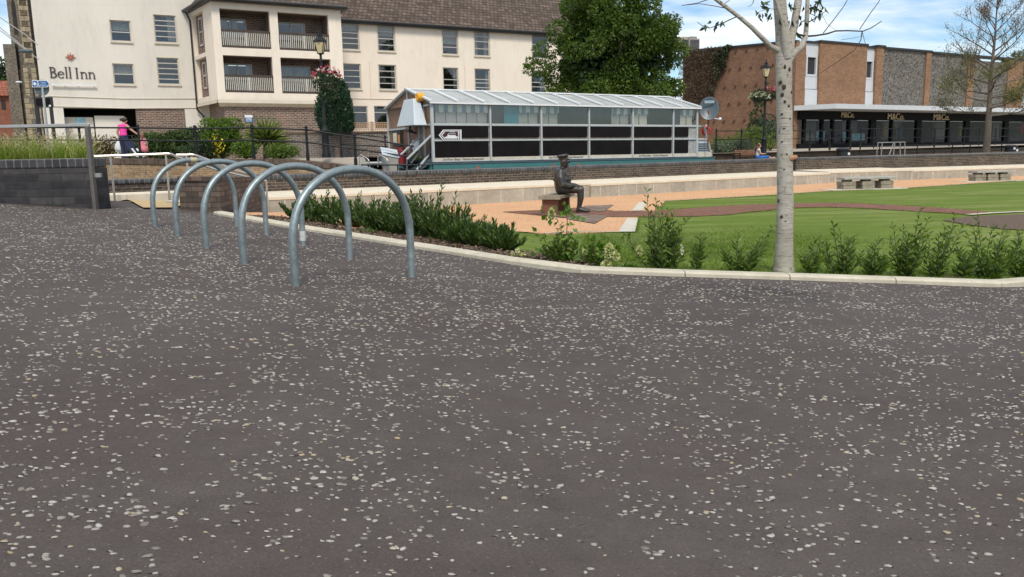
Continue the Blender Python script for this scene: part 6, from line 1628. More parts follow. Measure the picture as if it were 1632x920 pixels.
# pendant lamp of an off-picture street column at the upper left
c0 = at(-60, 190, 34); c0.z = 1.45
t = thing('street_lamp', 'pale street lamp head on long slanting arms at the top corner by the church', 'street lamp', c0)
MB().tube([(0, 0, 0), (0, 0, at(-60, -20, 34).z - 1.45)], [.09, .06], 10).build('column', M['steel'], t)
mb = MB()
for pts in (((-60, -12), (0, 28), (40, 55), (60, 72)), ((-60, -5), (0, 44), (42, 79)), ((-60, 2), (2, 50), (36, 76), (62, 95))): mb.tube([at(a, b, 34) - c0 for a, b in pts], .020, 6)
mb.build('arm', M['greystone'], t)
hm = MB(); hm.ball(tuple(at(42, 82, 34) - c0), .30, .2, .09, 14, 8); hm.build('lamp_head', M['dishgrey'], t, smooth=True)
hm = MB(); hm.ball(tuple(at(30, 131, 34) - c0), .14, .1, .04, 10, 6); hm.build('small_lamp_head', M['white'], t, smooth=True)

# ---- finger post, round sign and black notice board
p = at(72, 186, 30.9); p.z = 1.45
t = thing('finger_post', 'grey signpost with a blue pedestrian finger sign and round sign back', 'signpost', p)
def fl(px, py): return at(px, py, 30.9) - p
MB().tube([(0, 0, 0), fl(66.5, 127)], .045, 8).build('pole', M['steel'], t)
pts = [fl(a, b) for a, b in ((53, 128.5), (77, 128.5), (81, 134), (77, 139.5), (53, 139.5))]
fs_ = MB().plate([(v.x, v.z) for v in pts], -.08, -.05).build('finger_sign', M['white'], t)
cx_, cz_ = fl(66, 134).x, fl(66, 134).z
MB().plate([(cx_ + (v.x - cx_) * .93, cz_ + (v.z - cz_) * .84) for v in pts], -.084, -.0805).build('sign_face', M['blue'], fs_)
w0 = fl(62.5, 134)
mb = MB(); mb.ball((w0.x + .0, -.087, w0.z + .085), .022, .004, .022, 8, 6); mb.bar((w0.x, -.087, w0.z + .06), (w0.x, -.087, w0.z - .01), .035, .004, up=(0, 1, 0)); mb.bar((w0.x, -.087, w0.z), (w0.x - .05, -.087, w0.z - .1), .022, .004, up=(0, 1, 0)); mb.bar((w0.x, -.087, w0.z), (w0.x + .05, -.087, w0.z - .1), .022, .004, up=(0, 1, 0)); mb.bar((w0.x, -.087, w0.z + .05), (w0.x + .05, -.087, w0.z), .016, .004, up=(0, 1, 0))
w1 = fl(57.5, 134); mb.plate([(w1.x - .07, w1.z), (w1.x, w1.z + .07), (w1.x + .07, w1.z), (w1.x, w1.z - .07)], -.088, -.0845); mb.build('symbols', M['white'], fs_)
for k, tx in enumerate(("Town", "Centre")): w2 = fl(71, 132.2 + 3.8 * k); text_mesh(tx, .085, M['white'], 'sign_lettering', fs_, w2.x, -.087, w2.z, .001)
w3 = fl(66, 141); mb = MB(); mb.tube([(w3.x, .02, w3.z), (w3.x, .05, w3.z)], .27, 20); mb.build('round_sign_back', M['dishgrey'], t)
p = at(70, 190, 32.5); p.z = 1.45
t = thing('notice_board', 'black framed notice board on posts beside the church', 'notice board', p)
def fl(px, py): return at(px, py, 32.5) - p
a, b = fl(56, 155), fl(85, 171.5); MB().box(a.x, b.x, -.06, .06, b.z, a.z).build('board', M['gutter'], t, bevel=.03)
a, b = fl(58, 157.5), fl(82, 168.5); MB().box(a.x, b.x, -.075, -.061, b.z, a.z).build('display_panel', M['darkglass'], t)
a, b = fl(79.5, 167.5), fl(83, 170.5); MB().box(a.x, b.x, -.08, -.0755, b.z, a.z).build('white_label', M['white'], t)
a, b = fl(49.5, 128), fl(55, 187); MB().box(a.x, b.x, .07, .16, 0, a.z).build('side_panel', M['gutter'], t)
mb = MB()
for px in (58, 80): v = fl(px, 160); mb.bar((v.x, 0, 0), (v.x, 0, v.z), .1)
mb.build('post', M['gutter'], t)

# ---- far bank furniture
p = at(1196, 255, 39.6); p.z = .93
t = thing('park_bench', 'wooden slatted park bench with black ends on the far quay', 'bench', (p.x, p.y + .1, .93), R(19))
mb = MB()
for k in range(4): mb.box(-.75, .75, -.22 + k * .11, -.22 + k * .11 + .09, .20, .225)
mb.build('seat', M['orangebrown'], t)
mb = MB()
for k in range(3): mb.box(-.75, .75, .23 + k * .02, .25 + k * .02, .27 + k * .085, .34 + k * .085)
mb.build('backrest', M['orangebrown'], t)
for x in (-.72, .72):
    mb = MB(); mb.bar((x, -.22, 0), (x, -.22, .32), .05); mb.bar((x, .22, 0), (x, .30, .52), .05); mb.bar((x, -.24, .32), (x, .25, .34), .05); mb.build('end_frame', M['blackiron'], t)
for i, (px, Y, lb) in enumerate(((1343, 41.4, 'black litter bin with white label on quay near the birch trunk'), (1610, 46.0, 'black litter bin with two white labels beneath the bare tree'))):
    p = at(px, 247, Y); 
    t = thing('litter_bin', lb, 'litter bin', (p.x, p.y, .93), R(15), 'black litter bins on the quay')
    MB().lathe([(.26, 0), (.28, .02), (.30, .40), (.33, .42), (.33, .47), (.25, .52), (.10, .53)], n=16).build('body', M['gutter'], t, smooth=2)
    MB().lathe([(.325, .36), (.335, .37), (.335, .40), (.325, .41)], n=16).build('rim', M['blackiron'], t, smooth=2)
    for q in range(1 + i): MB().box(.06 - q * .2, .18 - q * .2, -.335, -.30, .16 + .1 * q, .28 + .1 * q).build('label_plate', M['white'], t)
p = at(1423, 248, 41.6)
t = thing('pontoon_frame', 'pale steel tubular ladder frame standing at the river edge', 'frame', (p.x, p.y, .93))
mb = MB()
for y in (0, .5): mb.tube([(-.62, y, -.1), (-.58, y, .75), (.58, y, .75), (.62, y, -.1)], .03, 7)
mb.build('hoop', M['board'], t)
mb = MB(); mb.tube([(-.25, .0, -.1), (.05, .1, .76)], .03, 7); mb.tube([(.2, .4, -.1), (.25, .4, .74)], .03, 7); mb.build('brace', M['board'], t)
p = at(1126, 209, 38.2)
t = thing('lifebuoy', 'red and white ring lifebuoy hanging near the stern of the boat', 'lifebuoy', (p.x, p.y, p.z), 0)
mb = MB(); Rr, r = .165, .065; n, m = 24, 10; vs = [((Rr + r * math.cos(2 * math.pi * j / m)) * math.cos(2 * math.pi * i / n), r * math.sin(2 * math.pi * j / m), (Rr + r * math.cos(2 * math.pi * j / m)) * math.sin(2 * math.pi * i / n)) for i in range(n) for j in range(m)]
mb.add(vs, [(i * m + j, i * m + (j + 1) % m, ((i + 1) % n) * m + (j + 1) % m, ((i + 1) % n) * m + j) for i in range(n) for j in range(m)]); mb.build('ring', M['red'], t, smooth=True)
MB().box(-.03, .03, .09, .12, -1.0, .3).build('bracket', M['white'], t)

# ================================================================== PEOPLE
pw = at(200, 250, 30.9)
t = thing('person', 'woman in hot pink top and jeans seen from behind, reaching out to a child', 'person', (pw.x, pw.y, 1.44), R(-18))
N = {'pelvis': (0, 0, .92, .135, .11), 'waist': (0, 0, 1.06, .125, .10), 'chest': (0, .02, 1.24, .145, .105), 'neckb': (.02, .04, 1.385, .065), 'neck': (.03, .06, 1.42, .05), 'head': (.05, .085, 1.505, .088), 'crown': (.05, .08, 1.575, .075), 'nose0': (.07, .165, 1.50, .02)}
E = [('pelvis', 'waist'), ('waist', 'chest'), ('chest', 'neckb'), ('neckb', 'neck'), ('neck', 'head'), ('head', 'crown'), ('head', 'nose0')]
for s, k in ((-1, 'l'), (1, 'r')):
    N.update({k + 'hip': (s * .085, 0, .84, .10), k + 'knee': (s * .10, .03, .46, .068), k + 'ank': (s * .11, -.02, .08, .04), k + 'heel': (s * .11, -.06, .035, .035), k + 'toe': (s * .12, .12, .03, .034), k + 'sho': (s * .165, .02, 1.33, .058)})
    E += [('pelvis', k + 'hip'), (k + 'hip', k + 'knee'), (k + 'knee', k + 'ank'), (k + 'ank', k + 'heel'), (k + 'ank', k + 'toe'), ('chest', k + 'sho')]
N.update({'relb': (.34, .10, 1.14, .042), 'rwri': (.52, .22, .96, .03), 'lelb': (-.26, -.02, 1.10, .042), 'lwri': (-.25, .06, .87, .03)})
E += [('rsho', 'relb'), ('relb', 'rwri'), ('lsho', 'lelb'), ('lelb', 'lwri')]
hand(N, E, 'rwri', 'r', (.6, .35, -.5), (-.4, .8, 0), (.2, 0, -1), .16, .5); hand(N, E, 'lwri', 'l', (0, .2, -1), (0, 1, .2), (1, 0, 0), .16, .8)
skin('body', N, E, M['skin'], t)
V = {a: N[a] for a in ('waist', 'chest', 'neckb', 'lsho', 'rsho')}
V = {'w0': (0, 0, .99, .150, .125), 'waist': (0, 0, 1.08, .140, .115), 'chest': (0, .02, 1.24, .158, .12), 'nb': (.012, .03, 1.35, .075), 'lsho': (-.15, .02, 1.335, .062), 'rsho': (.15, .02, 1.335, .062)}
skin('vest_top', V, [('w0', 'waist'), ('waist', 'chest'), ('chest', 'nb'), ('chest', 'lsho'), ('chest', 'rsho')], M['pink'], t)
V = {'p': (0, 0, .93, .152, .128)}; Ee = []
for s, k in ((-1, 'l'), (1, 'r')): V.update({k + 'h': (s * .088, 0, .83, .115), k + 'k': (s * .10, .03, .46, .085), k + 'a': (s * .11, -.01, .07, .065)}); Ee += [('p', k + 'h'), (k + 'h', k + 'k'), (k + 'k', k + 'a')]
skin('jeans', V, Ee, M['jeans'], t)
mb = MB(); mb.ball((.045, .065, 1.545), .098, .10, .098, 12, 8); mb.ball((.01, -.05, 1.55), .06, .055, .055, 10, 7); mb.build('hair', M['hair'], t, smooth=True)
hw_ = t.matrix_basis
def pw_(v): return Matrix.Translation((pw.x, pw.y, 1.44)) @ Matrix.Rotation(R(-18), 4, 'Z') @ Vector(v)
q = pw_((-.27, .03, .78))
t2 = thing('shopping_bag', 'full pale grey plastic shopping bag hanging from the woman', 'bag', (q.x, q.y, q.z - .42), 0)
mb = MB(); mb.lathe([(.03, 0), (.15, .02), (.19, .12), (.17, .25), (.10, .36), (.05, .42)], n=14, squash=.55); mb.build('body', M['bag'], t2, smooth=True)
mb = MB(); mb.tube([(-.05, 0, .40), (-.02, 0, .55), (.03, 0, .55), (.05, 0, .40)], .012, 6); mb.build('handle', M['bag'], t2)
q = pw_((.60, .30, .78))
t2 = thing('carrier_bag', 'small white plastic carrier bag held between woman and child', 'bag', (q.x, q.y, q.z - .22), 0)
mb = MB(); mb.lathe([(.03, 0), (.09, .02), (.11, .10), (.085, .22), (.04, .28)], n=12, squash=.6); mb.build('body', M['white'], t2, smooth=True)
mb = MB(); mb.tube([(-.03, 0, .27), (0, 0, .36), (.03, 0, .27)], .008, 6); mb.build('handle', M['white'], t2)
pc = at(229.5, 250, 31.0)
t = thing('person', 'small child in a pink patterned dress standing by the railing', 'person', (pc.x, pc.y, 1.44), R(20))
k_ = .60
N = {'pelvis': (0, 0, .55, .095, .08), 'waist': (0, 0, .63, .088, .075), 'chest': (0, 0, .74, .095, .075), 'neckb': (0, 0, .83, .045), 'head': (0, .015, .93, .082), 'crown': (0, .01, .99, .07), 'nose0': (0, .095, .925, .016)}
E = [('pelvis', 'waist'), ('waist', 'chest'), ('chest', 'neckb'), ('neckb', 'head'), ('head', 'crown'), ('head', 'nose0')]
for s, k in ((-1, 'l'), (1, 'r')):
    N.update({k + 'hip': (s * .055, 0, .50, .06), k + 'knee': (s * .06, .01, .28, .045), k + 'ank': (s * .06, 0, .06, .03), k + 'toe': (s * .065, .09, .025, .026), k + 'sho': (s * .105, 0, .80, .038), k + 'elb': (s * .15, .0, .66, .030), k + 'wri': (s * .15, .05, .53, .023)})
    E += [('pelvis', k + 'hip'), (k + 'hip', k + 'knee'), (k + 'knee', k + 'ank'), (k + 'ank', k + 'toe'), ('chest', k + 'sho'), (k + 'sho', k + 'elb'), (k + 'elb', k + 'wri')]
    hand(N, E, k + 'wri', k, (0, .2, -1), (0, 1, .2), (-s, 0, 0), .11, .6, .006)
skin('body', N, E, M['skin'], t)
MB().lathe([(.10, .84), (.115, .74), (.105, .64), (.15, .48), (.195, .34), (.185, .34), (.10, .60)], n=18, squash=.8).build('dress', M['pinkdress'], t, smooth=True)
mb = MB(); mb.ball((0, -.008, .965), .092, .094, .09, 12, 8); mb.tube([(0, -.08, .96), (0, -.10, .82)], [.05, .02], 8); mb.build('hair', plain("light brown hair", (.16, .085, .04), .6, var=.3, scale=30), t, smooth=True)
# pushchair
q = at(212, 250, 30.7)
t = thing('pushchair', 'low folding pushchair with white footrest in front of the woman', 'pushchair', (q.x, q.y, 1.44), R(-30))
mb = MB(); 
for y in (-.2, .2): mb.tube([(-.25, y, .95), (.0, y, .55), (.38, y, .12)], .014, 6); mb.tube([(-.22, y, .1), (.05, y, .5)], .014, 6)
mb.tube([(-.25, -.2, .95), (-.25, .2, .95)], .014, 6); mb.build('frame', M['gutter'], t)
mb = MB(); mb.add([(-.05, -.18, .38), (.22, -.18, .36), (.22, .18, .36), (-.05, .18, .38), (-.18, -.18, .78), (-.18, .18, .78)], [(0, 1, 2, 3), (0, 3, 5, 4)]); mb.build('seat', M['jeans'], t)
mb = MB(); mb.bar((.12, -.1, .46), (.46, -.1, .14), .06, .03); mb.bar((.12, .1, .46), (.46, .1, .14), .06, .03); mb.bar((.44, -.16, .16), (.44, .16, .16), .09, .03); mb.build('footrest', M['white'], t)
for x in (-.22, .38):
    for y in (-.23, .23): mb = MB(); mb.tube([(x, y - .02, .09), (x, y + .02, .09)], .09, 14); mb.build('wheel', M['gutter'], t)
# young woman sitting on the quay
q = at(1206, 254, 39.2)
t = thing('person', 'young woman in white top and blue skirt sitting at the end of the park bench', 'person', (q.x + .05, q.y, .93), R(0))
N = {'pelvis': (0, 0, .13, .13, .11), 'waist': (0, 0, .28, .10, .09), 'chest': (.01, 0, .44, .115, .09), 'neckb': (.03, 0, .56, .05), 'head': (.06, 0, .68, .082), 'crown': (.05, 0, .745, .07), 'nose0': (.145, 0, .675, .018)}
E = [('pelvis', 'waist'), ('waist', 'chest'), ('chest', 'neckb'), ('neckb', 'head'), ('head', 'crown'), ('head', 'nose0')]
for s, k in ((-1, 'r'), (1, 'l')):
    N.update({k + 'hip': (.08, s * .09, .11, .085), k + 'knee': (.42, s * .13, .15, .062), k + 'ank': (.72, s * .10, .06, .04), k + 'toe': (.80, s * .10, .12, .032), k + 'sho': (.01, s * .15, .50, .052), k + 'elb': (.08, s * .20, .30, .04), k + 'wri': (.28, s * .12, .30, .03)})
    E += [('pelvis', k + 'hip'), (k + 'hip', k + 'knee'), (k + 'knee', k + 'ank'), (k + 'ank', k + 'toe'), ('chest', k + 'sho'), (k + 'sho', k + 'elb'), (k + 'elb', k + 'wri')]
    hand(N, E, k + 'wri', k, (1, -.4 * s, .1), (0, s, 0), (0, 0, -1), .15, .7)
skin('body', N, E, M['skin'], t, 'x')
V = {'w': (0, 0, .25, .115, .10), 'c': (.01, 0, .44, .13, .10), 'n': (.025, 0, .52, .06), 'l': (.01, .16, .49, .06), 'r': (.01, -.16, .49, .06)}
skin('white_top', V, [('w', 'c'), ('c', 'n'), ('c', 'l'), ('c', 'r')], M['white'], t, 'x')
V = {'p': (0, 0, .14, .15, .13)}; Ee = []
for s, k in ((-1, 'r'), (1, 'l')): V.update({k + 'h': (.1, s * .09, .12, .10), k + 'k': (.44, s * .13, .15, .078)}); Ee += [('p', k + 'h'), (k + 'h', k + 'k')]
skin('skirt', V, Ee, M['bluejean'], t, 'x')
mb = MB(); mb.ball((.03, 0, .71), .092, .095, .095, 12, 8); mb.tube([(-.03, 0, .70), (-.08, .02, .52), (-.07, .03, .36)], [.08, .07, .03], 8); mb.build('hair', plain("auburn hair", (.085, .028, .014), .6, var=.3, scale=30), t, smooth=True)

# ================================================================== VEGETATION
def crown_mesh(name, mat, parent, blobs, n, L, W, down=0.35, shell=.55):
    """leaf clumps: blobs = [(cx, cy, cz, rx, ry, rz)], leaves spread in each, denser near its surface"""
    vol = np.array([b[3] * b[4] * b[5] for b in blobs]) ** .7; cnt = np.maximum(8, (n * vol / vol.sum()).astype(int))
    Ps = []; Ds = []
    for b, c in zip(blobs, cnt):
        u = norm(RNG.normal(size=(c, 3))); r = RNG.uniform(shell, 1.0, (c, 1)) ** .8
        Ps.append(np.array(b[:3]) + u * r * np.array(b[3:])); d = u + RNG.normal(size=(c, 3)) * .55; d[:, 2] -= down; Ds.append(d)
    P = np.concatenate(Ps); D = np.concatenate(Ds)
    Ls = L * RNG.uniform(.6, 1.25, len(P))
    return leaves(name, P, D, Ls, Ls * (W / L), mat, parent)
def clumps(cx, cy, cz, rx, ry, rz, n, r0, r1, seed=0, low=-1.0, hollow=.55):
    g = np.random.default_rng(seed); out = []
    while len(out) < n:
        u = g.normal(size=3); u /= np.linalg.norm(u)
        if u[2] < low: continue
        k = g.uniform(hollow, 1.0); r = g.uniform(r0, r1)
        out.append((cx + u[0] * rx * k, cy + u[1] * ry * k, cz + u[2] * rz * k, r, r, r * g.uniform(.6, .85)))
    return out
# big tree behind the boat
bt_ = at(972, 180, 45.5); bt_.z = 1.45
t = thing('broadleaf_tree', 'large dense dark green broadleaf tree standing behind the boat', 'tree', bt_)
mb = MB(); mb.tube([(0, 0, -.2), (0.05, 0, 1.4), (.1, .1, 3), (0, .2, 6.0), (.1, .1, 9.5)], [.42, .34, .30, .2, .08], 12)
for a in range(9):
    th = a * 2.4; z0 = 2.2 + a * .6; e = Vector((math.cos(th) * 3.1, math.sin(th) * 2.8, z0 + 1.6 + .3 * (a % 3))); mb.tube([(0.05, .1, z0), e * .5 + Vector((0, 0, z0 * .5)), e], [.14, .1, .035], 7)
mb.build('trunk', M['bark'], t, smooth=2)
bl = clumps(0.05, 0, 5.3, 3.6, 3.4, 2.9, 70, .55, 1.15, 3) + clumps(.05, 0, 3.2, 3.7, 3.2, 1.3, 30, .5, .9, 4) + clumps(0.05, 0, 8.0, 2.9, 2.7, 2.2, 30, .6, 1.1, 5)
bl += [(-3.95, -.6, 4.6, .85, .7, .42), (-4.3, -.5, 4.9, .5, .5, .3), (-3.5, -.8, 5.6, .8, .8, .5), (-2.9, -.9, 3.1, .9, .8, .5), (-3.5, -1, 2.6, .7, .7, .45), (3.3, -.4, 5.7, .75, .7, .5), (3.45, 0, 4.9, .5, .5, .35), (3.5, 0, 3.5, .7, .7, .5), (3.2, -.5, 6.9, .7, .7, .5)]
crown_mesh('crown', M['leaf_tree'], t, bl, 80000, .165, .095)
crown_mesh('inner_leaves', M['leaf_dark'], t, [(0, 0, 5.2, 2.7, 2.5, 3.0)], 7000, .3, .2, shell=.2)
# conifer
pc_ = at(536, 214, 36.4); pc_.z = 2.4
t = thing('columnar_conifer', 'dense dark green cone shaped conifer behind the lantern lamp post', 'conifer', (pc_.x, pc_.y, 1.45))
MB().tube([(0, 0, 0), (0, 0, 1.4), (0, 0, 3.4)], [.10, .09, .02], 8).build('trunk', M['bark'], t)
n = 13000; f = RNG.uniform(0, 1, n); z = .95 + f * 2.75
rad = np.interp(f, [0, .12, .35, .55, .8, .93, 1], [.50, .70, .76, .68, .46, .26, .03]); th = RNG.uniform(0, 6.283, n)
lump = 1 + .10 * np.sin(th * 5 + f * 9) + .07 * np.sin(th * 9 - f * 17)
rr = rad * lump * RNG.uniform(.72, 1.04, n)
P = np.stack([rr * np.cos(th), rr * np.sin(th), z], 1); D = np.stack([np.cos(th) * .6, np.sin(th) * .6, np.full(n, .9)], 1) + RNG.normal(size=(n, 3)) * .3
leaves('crown', P, D, RNG.uniform(.08, .17, n), .05, M['leaf_conifer'], t)
# hedge and bushes in the bed before the hotel
def blob_bush(name, label, cat, base, r, h, mat, n, L, W, seed, group=None, lowfrac=.1, extra=None, squash=.75):
    t = thing(name, label, cat, base, 0, group)
    mb = MB()
    for k in range(5): a = k * 1.26; mb.tube([(0, 0, -.05), (r * .3 * math.cos(a), r * .3 * math.sin(a), h * .4), (r * .6 * math.cos(a), r * .6 * math.sin(a), h * .75)], [.03, .02, .008], 5)
    mb.build('stem', M['twig'], t)
    crown_mesh('foliage', mat, t, clumps(0, 0, h * .52, r * .72, r * squash * .8, h * .36, 26, r * .22, r * .38, seed), n, L, W, down=-.1)
    if extra: extra(t)
    return t
hx0, hx1 = at(226, 240, 32).x, at(331, 240, 32).x
t = thing('hedge', 'long dark green clipped hedge behind the quay railing and the child', 'hedge', ((hx0 + hx1) / 2, 32.3, 1.44))
w_ = (hx1 - hx0) / 2
mb = MB(); 
for k in range(9): x = -w_ + 2 * w_ * (k + .5) / 9; mb.tube([(x, 0, 0), (x + .1, 0, .6), (x - .1, .1, 1.0)], [.03, .02, .01], 5)
mb.build('stem', M['twig'], t)
bl = [(x, RNG.uniform(-.5, .7), .35 + .42 * RNG.uniform(0, 1) , .42, .4, .36) for x in np.linspace(-w_ - .1, w_ + .2, 22)] + [(x, RNG.uniform(-.2, .6), .95 + .1 * math.sin(x * 2.2), .38, .4, .22) for x in np.linspace(-w_ + .2, w_, 14)]
crown_mesh('foliage', M['leaf_hedge'], t, bl, 10000, .13, .05)
p = at(160, 245, 32.6); 
t = blob_bush('brown_shrub', 'dry brownish shrub beside the woman in pink', 'shrub', (p.x, p.y, 1.44), 1.0, 1.05, leafmat("brownish shrub leaves", (.07, .055, .02), (.13, .10, .04), (.17, .15, .06), .2), 2600, .13, .05, 21)
p = at(222, 240, 33.4); blob_bush('brown_shrub', 'low russet shrub between the child and the hedge', 'shrub', (p.x, p.y, 1.44), .8, .85, M['leaf_bush'], 1500, .12, .05, 22)
p = at(357, 245, 32.0)
def yellowflowers(t):
    n = 140; P = np.stack([RNG.normal(.05, .12, n), np.full(n, -.95) + RNG.normal(0, .06, n), RNG.normal(.52, .16, n)], 1); leaves('petals', P, RNG.normal(size=(n, 3)), .09, .07, M['petal_yellow'], t)
blob_bush('tall_shrub', 'bright yellow green bush with small yellow flowers at its foot', 'shrub', (p.x - .05, p.y, 1.44), .98, 1.75, M['leaf_bush'], 7000, .13, .045, 23, extra=yellowflowers)
for i, (px, r, h, m, lb) in enumerate(((322, .75, .75, 'leaf_dark', 'dark low shrub between the hedge and yellow green bush'), (392, .6, .70, 'leaf_bush', 'small olive green shrub between bright bush and spiky yucca'), (450, .7, .48, 'leaf_shrub', 'low spreading green shrub at the right foot of the yucca'))):
    p = at(px, 248, 30.9); blob_bush('low_shrub', lb, 'shrub', (p.x, p.y, 1.43), r, h, M[m], 1800, .10, .05, 30 + i)
p = at(424, 246, 32.3)
t = thing('yucca_plant', 'spiky yellow green yucca with long radiating sword leaves', 'yucca', (p.x, p.y, 1.44))
MB().tube([(0, 0, 0), (0, 0, .35), (.02, 0, .75)], [.12, .10, .08], 9).build('trunk', M['bark'], t)
n = 420; u = norm(RNG.normal(size=(n, 3))); u[:, 2] = np.abs(u[:, 2]) * 1.1 - .45; u = norm(u)
v1 = np.zeros((n, 3)); v1[:] = (.02, 0, .75); L = RNG.uniform(.75, 1.05, n)
leaves('foliage', v1 + u * .08, u, L, .055, M['yucca'], t, fold=.15)
# planting at the foot of the brick gable
for i, (px, py, Y, r, h, m, lb) in enumerate(((1156, 235, 44.5, 1.1, .85, 'leaf_bush', 'yellowish flowering shrub at the foot of the brick gable by the boat stern'), (1150, 241, 43.2, .8, .55, 'leaf_grey', 'grey green low shrub nearest to the boat stern'), (1180, 241, 43.6, .95, .6, 'leaf_grey', 'grey green rounded shrub between two railing posts'), (1205, 236, 45.5, 1.5, 1.25, 'leaf_shrub', 'broad green shrub behind the lantern lamp post'), (1228, 230, 46.5, 1.5, 2.1, 'leaf_conifer', 'tall dark green shrub against brick gable beside the birch trunk'))):
    p = at(px, py, Y)
    blob_bush('garden_shrub', lb, 'shrub', (p.x, p.y, SZ(p.x, p.y)), r, h, M[m], 2600 if h > 1 else 1500, .12, .055, 40 + i)
p = at(1200, 200, 48.5)
t = thing('climbing_plant', 'thin green climber on the brick gable beside the lamp post', 'climber', (p.x, p.y, 1.5)); mb = MB(); mb.tube([(0, 0, 0), (.1, 0, 1), (.15, 0, 2.2), (.3, 0, 3.2)], [.03, .02, .015, .01], 5); mb.build('stem', M['twig'], t)
crown_mesh('foliage', M['leaf_dark'], t, [(.1, 0, 1.2, .5, .2, .5), (.2, 0, 2.0, .45, .18, .4), (.35, 0, 2.8, .3, .15, .35)], 700, .16, .08)
# trees beyond
p = at(5, 150, 95); p.z = 1.5
t = thing('far_tree', 'dark rounded tree behind the red roofed house', 'tree', p)
MB().tube([(0, 0, 0), (0, 0, 5), (0, 0, 9)], [.4, .3, .1], 8).build('trunk', M['bark'], t)
topz = at(5, 82, 95).z - 1.5; crown_mesh('crown', M['leaf_dark'], t, clumps(0, 0, topz * .62, 2.6, 2.6, topz * .34, 40, .9, 1.6, 51), 6000, .45, .3)
p = at(1640, 150, 75); p.z = 1.5
t = thing('far_tree', 'dark green tree rising behind the flint shop wall at the picture edge', 'tree', p)
MB().tube([(0, 0, 0), (0, 0, 5), (0, 0, 8)], [.4, .3, .1], 8).build('trunk', M['bark'], t)
topz = at(1632, 78, 75).z - 1.5; crown_mesh('crown', M['leaf_dark'], t, clumps(0.3, 0, topz * .70, 2.8, 2.0, topz * .24, 36, .7, 1.3, 52), 6000, .3, .2)

# bare young tree in front of the shops
p = at(1571, 246, 44.5); p.z = .95
t = thing('bare_tree', 'half bare young tree with fine twigs before the flint shop wall', 'tree', p)
ht = at(1571, -8, 44.5).z - .95
tw = MB(); tm = MB(); tips = []; lowtips = []
tm.tube([(0, 0, -.2), (.03, 0, 1.2), (.0, 0, 2.5), (-.03, 0, ht * .5), (.03, 0, ht * .75), (0, 0, ht)], [.21, .17, .14, .10, .055, .015], 10)
g = random.Random(5)
def limb(p0, d, L, r, depth, acc):
    pts = [p0]; q = p0.copy(); dd = d.copy(); n = 4
    for i in range(n):
        dd = (dd + Vector((g.uniform(-.16, .16), g.uniform(-.16, .16), g.uniform(-.02, .13)))).normalized(); q = q + dd * (L / n); pts.append(q.copy())
    (tm if r > .03 else tw).tube(pts, [r * (1 - .75 * i / n) for i in range(n + 1)], 5 if r < .03 else 7, cap=False)
    if depth == 0: acc.append((pts[-1], dd)); acc.append((pts[2], dd)); return
    for k in range(5 if depth > 1 else 6):
        f = g.uniform(.25, 1.0); i = min(n - 1, int(f * n)); b = pts[i].lerp(pts[i + 1], f * n - i)
        sd = Vector((g.uniform(-1, 1), g.uniform(-1, 1), g.uniform(-.15, .7))).normalized(); limb(b, (dd * .75 + sd * .7).normalized(), L * g.uniform(.32, .52), max(.0085, r * .45), depth - 1, acc)
for k in range(32):
    f = k / 31; z = 2.1 + (ht - 2.6) * f; th = k * 2.4 + g.uniform(-.3, .3)
    L = np.interp(f, [0, .25, .5, .75, 1], [2.2, 3.0, 2.8, 1.9, .7]) * g.uniform(.85, 1.1)
    el = np.interp(f, [0, .3, 1], [-.05, .28, .9])
    limb(Vector((0, 0, z)), Vector((math.cos(th), math.sin(th), el)).normalized(), L, np.interp(f, [0, .4, 1], [.05, .055, .02]), 2, lowtips if f < .32 else tips)
tm.build('trunk', M['palebark'], t, smooth=2, recalc=False); tw.build('twigs', M['paletwig'], t, recalc=False)
def tipleaves(name, acc, m, per, L, spread):
    P = np.array([tuple(a[0]) for a in acc for _ in range(per)]); P = P + RNG.normal(size=P.shape) * spread; D = RNG.normal(size=P.shape); leaves(name, P, D, L, L * .4, M[m], t)
tipleaves('crown', lowtips, 'leaf_olive', 11, .10, .18); tipleaves('twig_tips', tips, 'leaf_bronze', 3, .085, .08)

# birch right of the middle, close to the kerb
YB = 7.42
bb = hitg(1249, 434, G)
YB = bb.y
t = thing('birch_tree', 'slender white barked birch with bare branches at the edge of lawn', 'tree', bb)
def bp_(px, py, dy=0.0): return at(px, py, YB + dy) - bb
px2m = YB / FPX
tr = MB()
path = [(1249, 442), (1249, 425), (1250, 385), (1251.5, 330), (1251, 270), (1250.5, 200), (1249.5, 140), (1249.5, 100), (1250, 78)]
rad_ = [.118, .094, .080, .076, .073, .071, .072, .074, .077]
pts = [bp_(a, b) for a, b in path]
# subtle knots
pp2 = []; rr2 = []
for i in range(len(pts) - 1):
    for k in range(6): f = k / 6; pp2.append(pts[i].lerp(pts[i + 1], f)); rr2.append((rad_[i] * (1 - f) + rad_[i + 1] * f) * (1 + .02 * math.sin(i * 6 + k * 1.7)))
pp2 += [pts[-1], bp_(1247, 50), bp_(1244, 20), bp_(1241, -20), bp_(1238, -90), bp_(1234, -220), bp_(1238, -420), bp_(1232, -700)]; rr2 += [.076, .064, .058, .056, .052, .045, .035, .015]
tr.tube(pp2, rr2, 18)
tr.tube([bp_(1252, 86), bp_(1240, 80, -.02), bp_(1228, 74, -.05), bp_(1216, 62, -.08), bp_(1198, 44, -.1), bp_(1178, 27, -.12), bp_(1142, 0, -.15), bp_(1090, -40, -.2), bp_(1020, -110, -.3), bp_(960, -220, -.4)], [.040, .029, .023, .021, .0195, .018, .016, .013, .009, .004], 12)
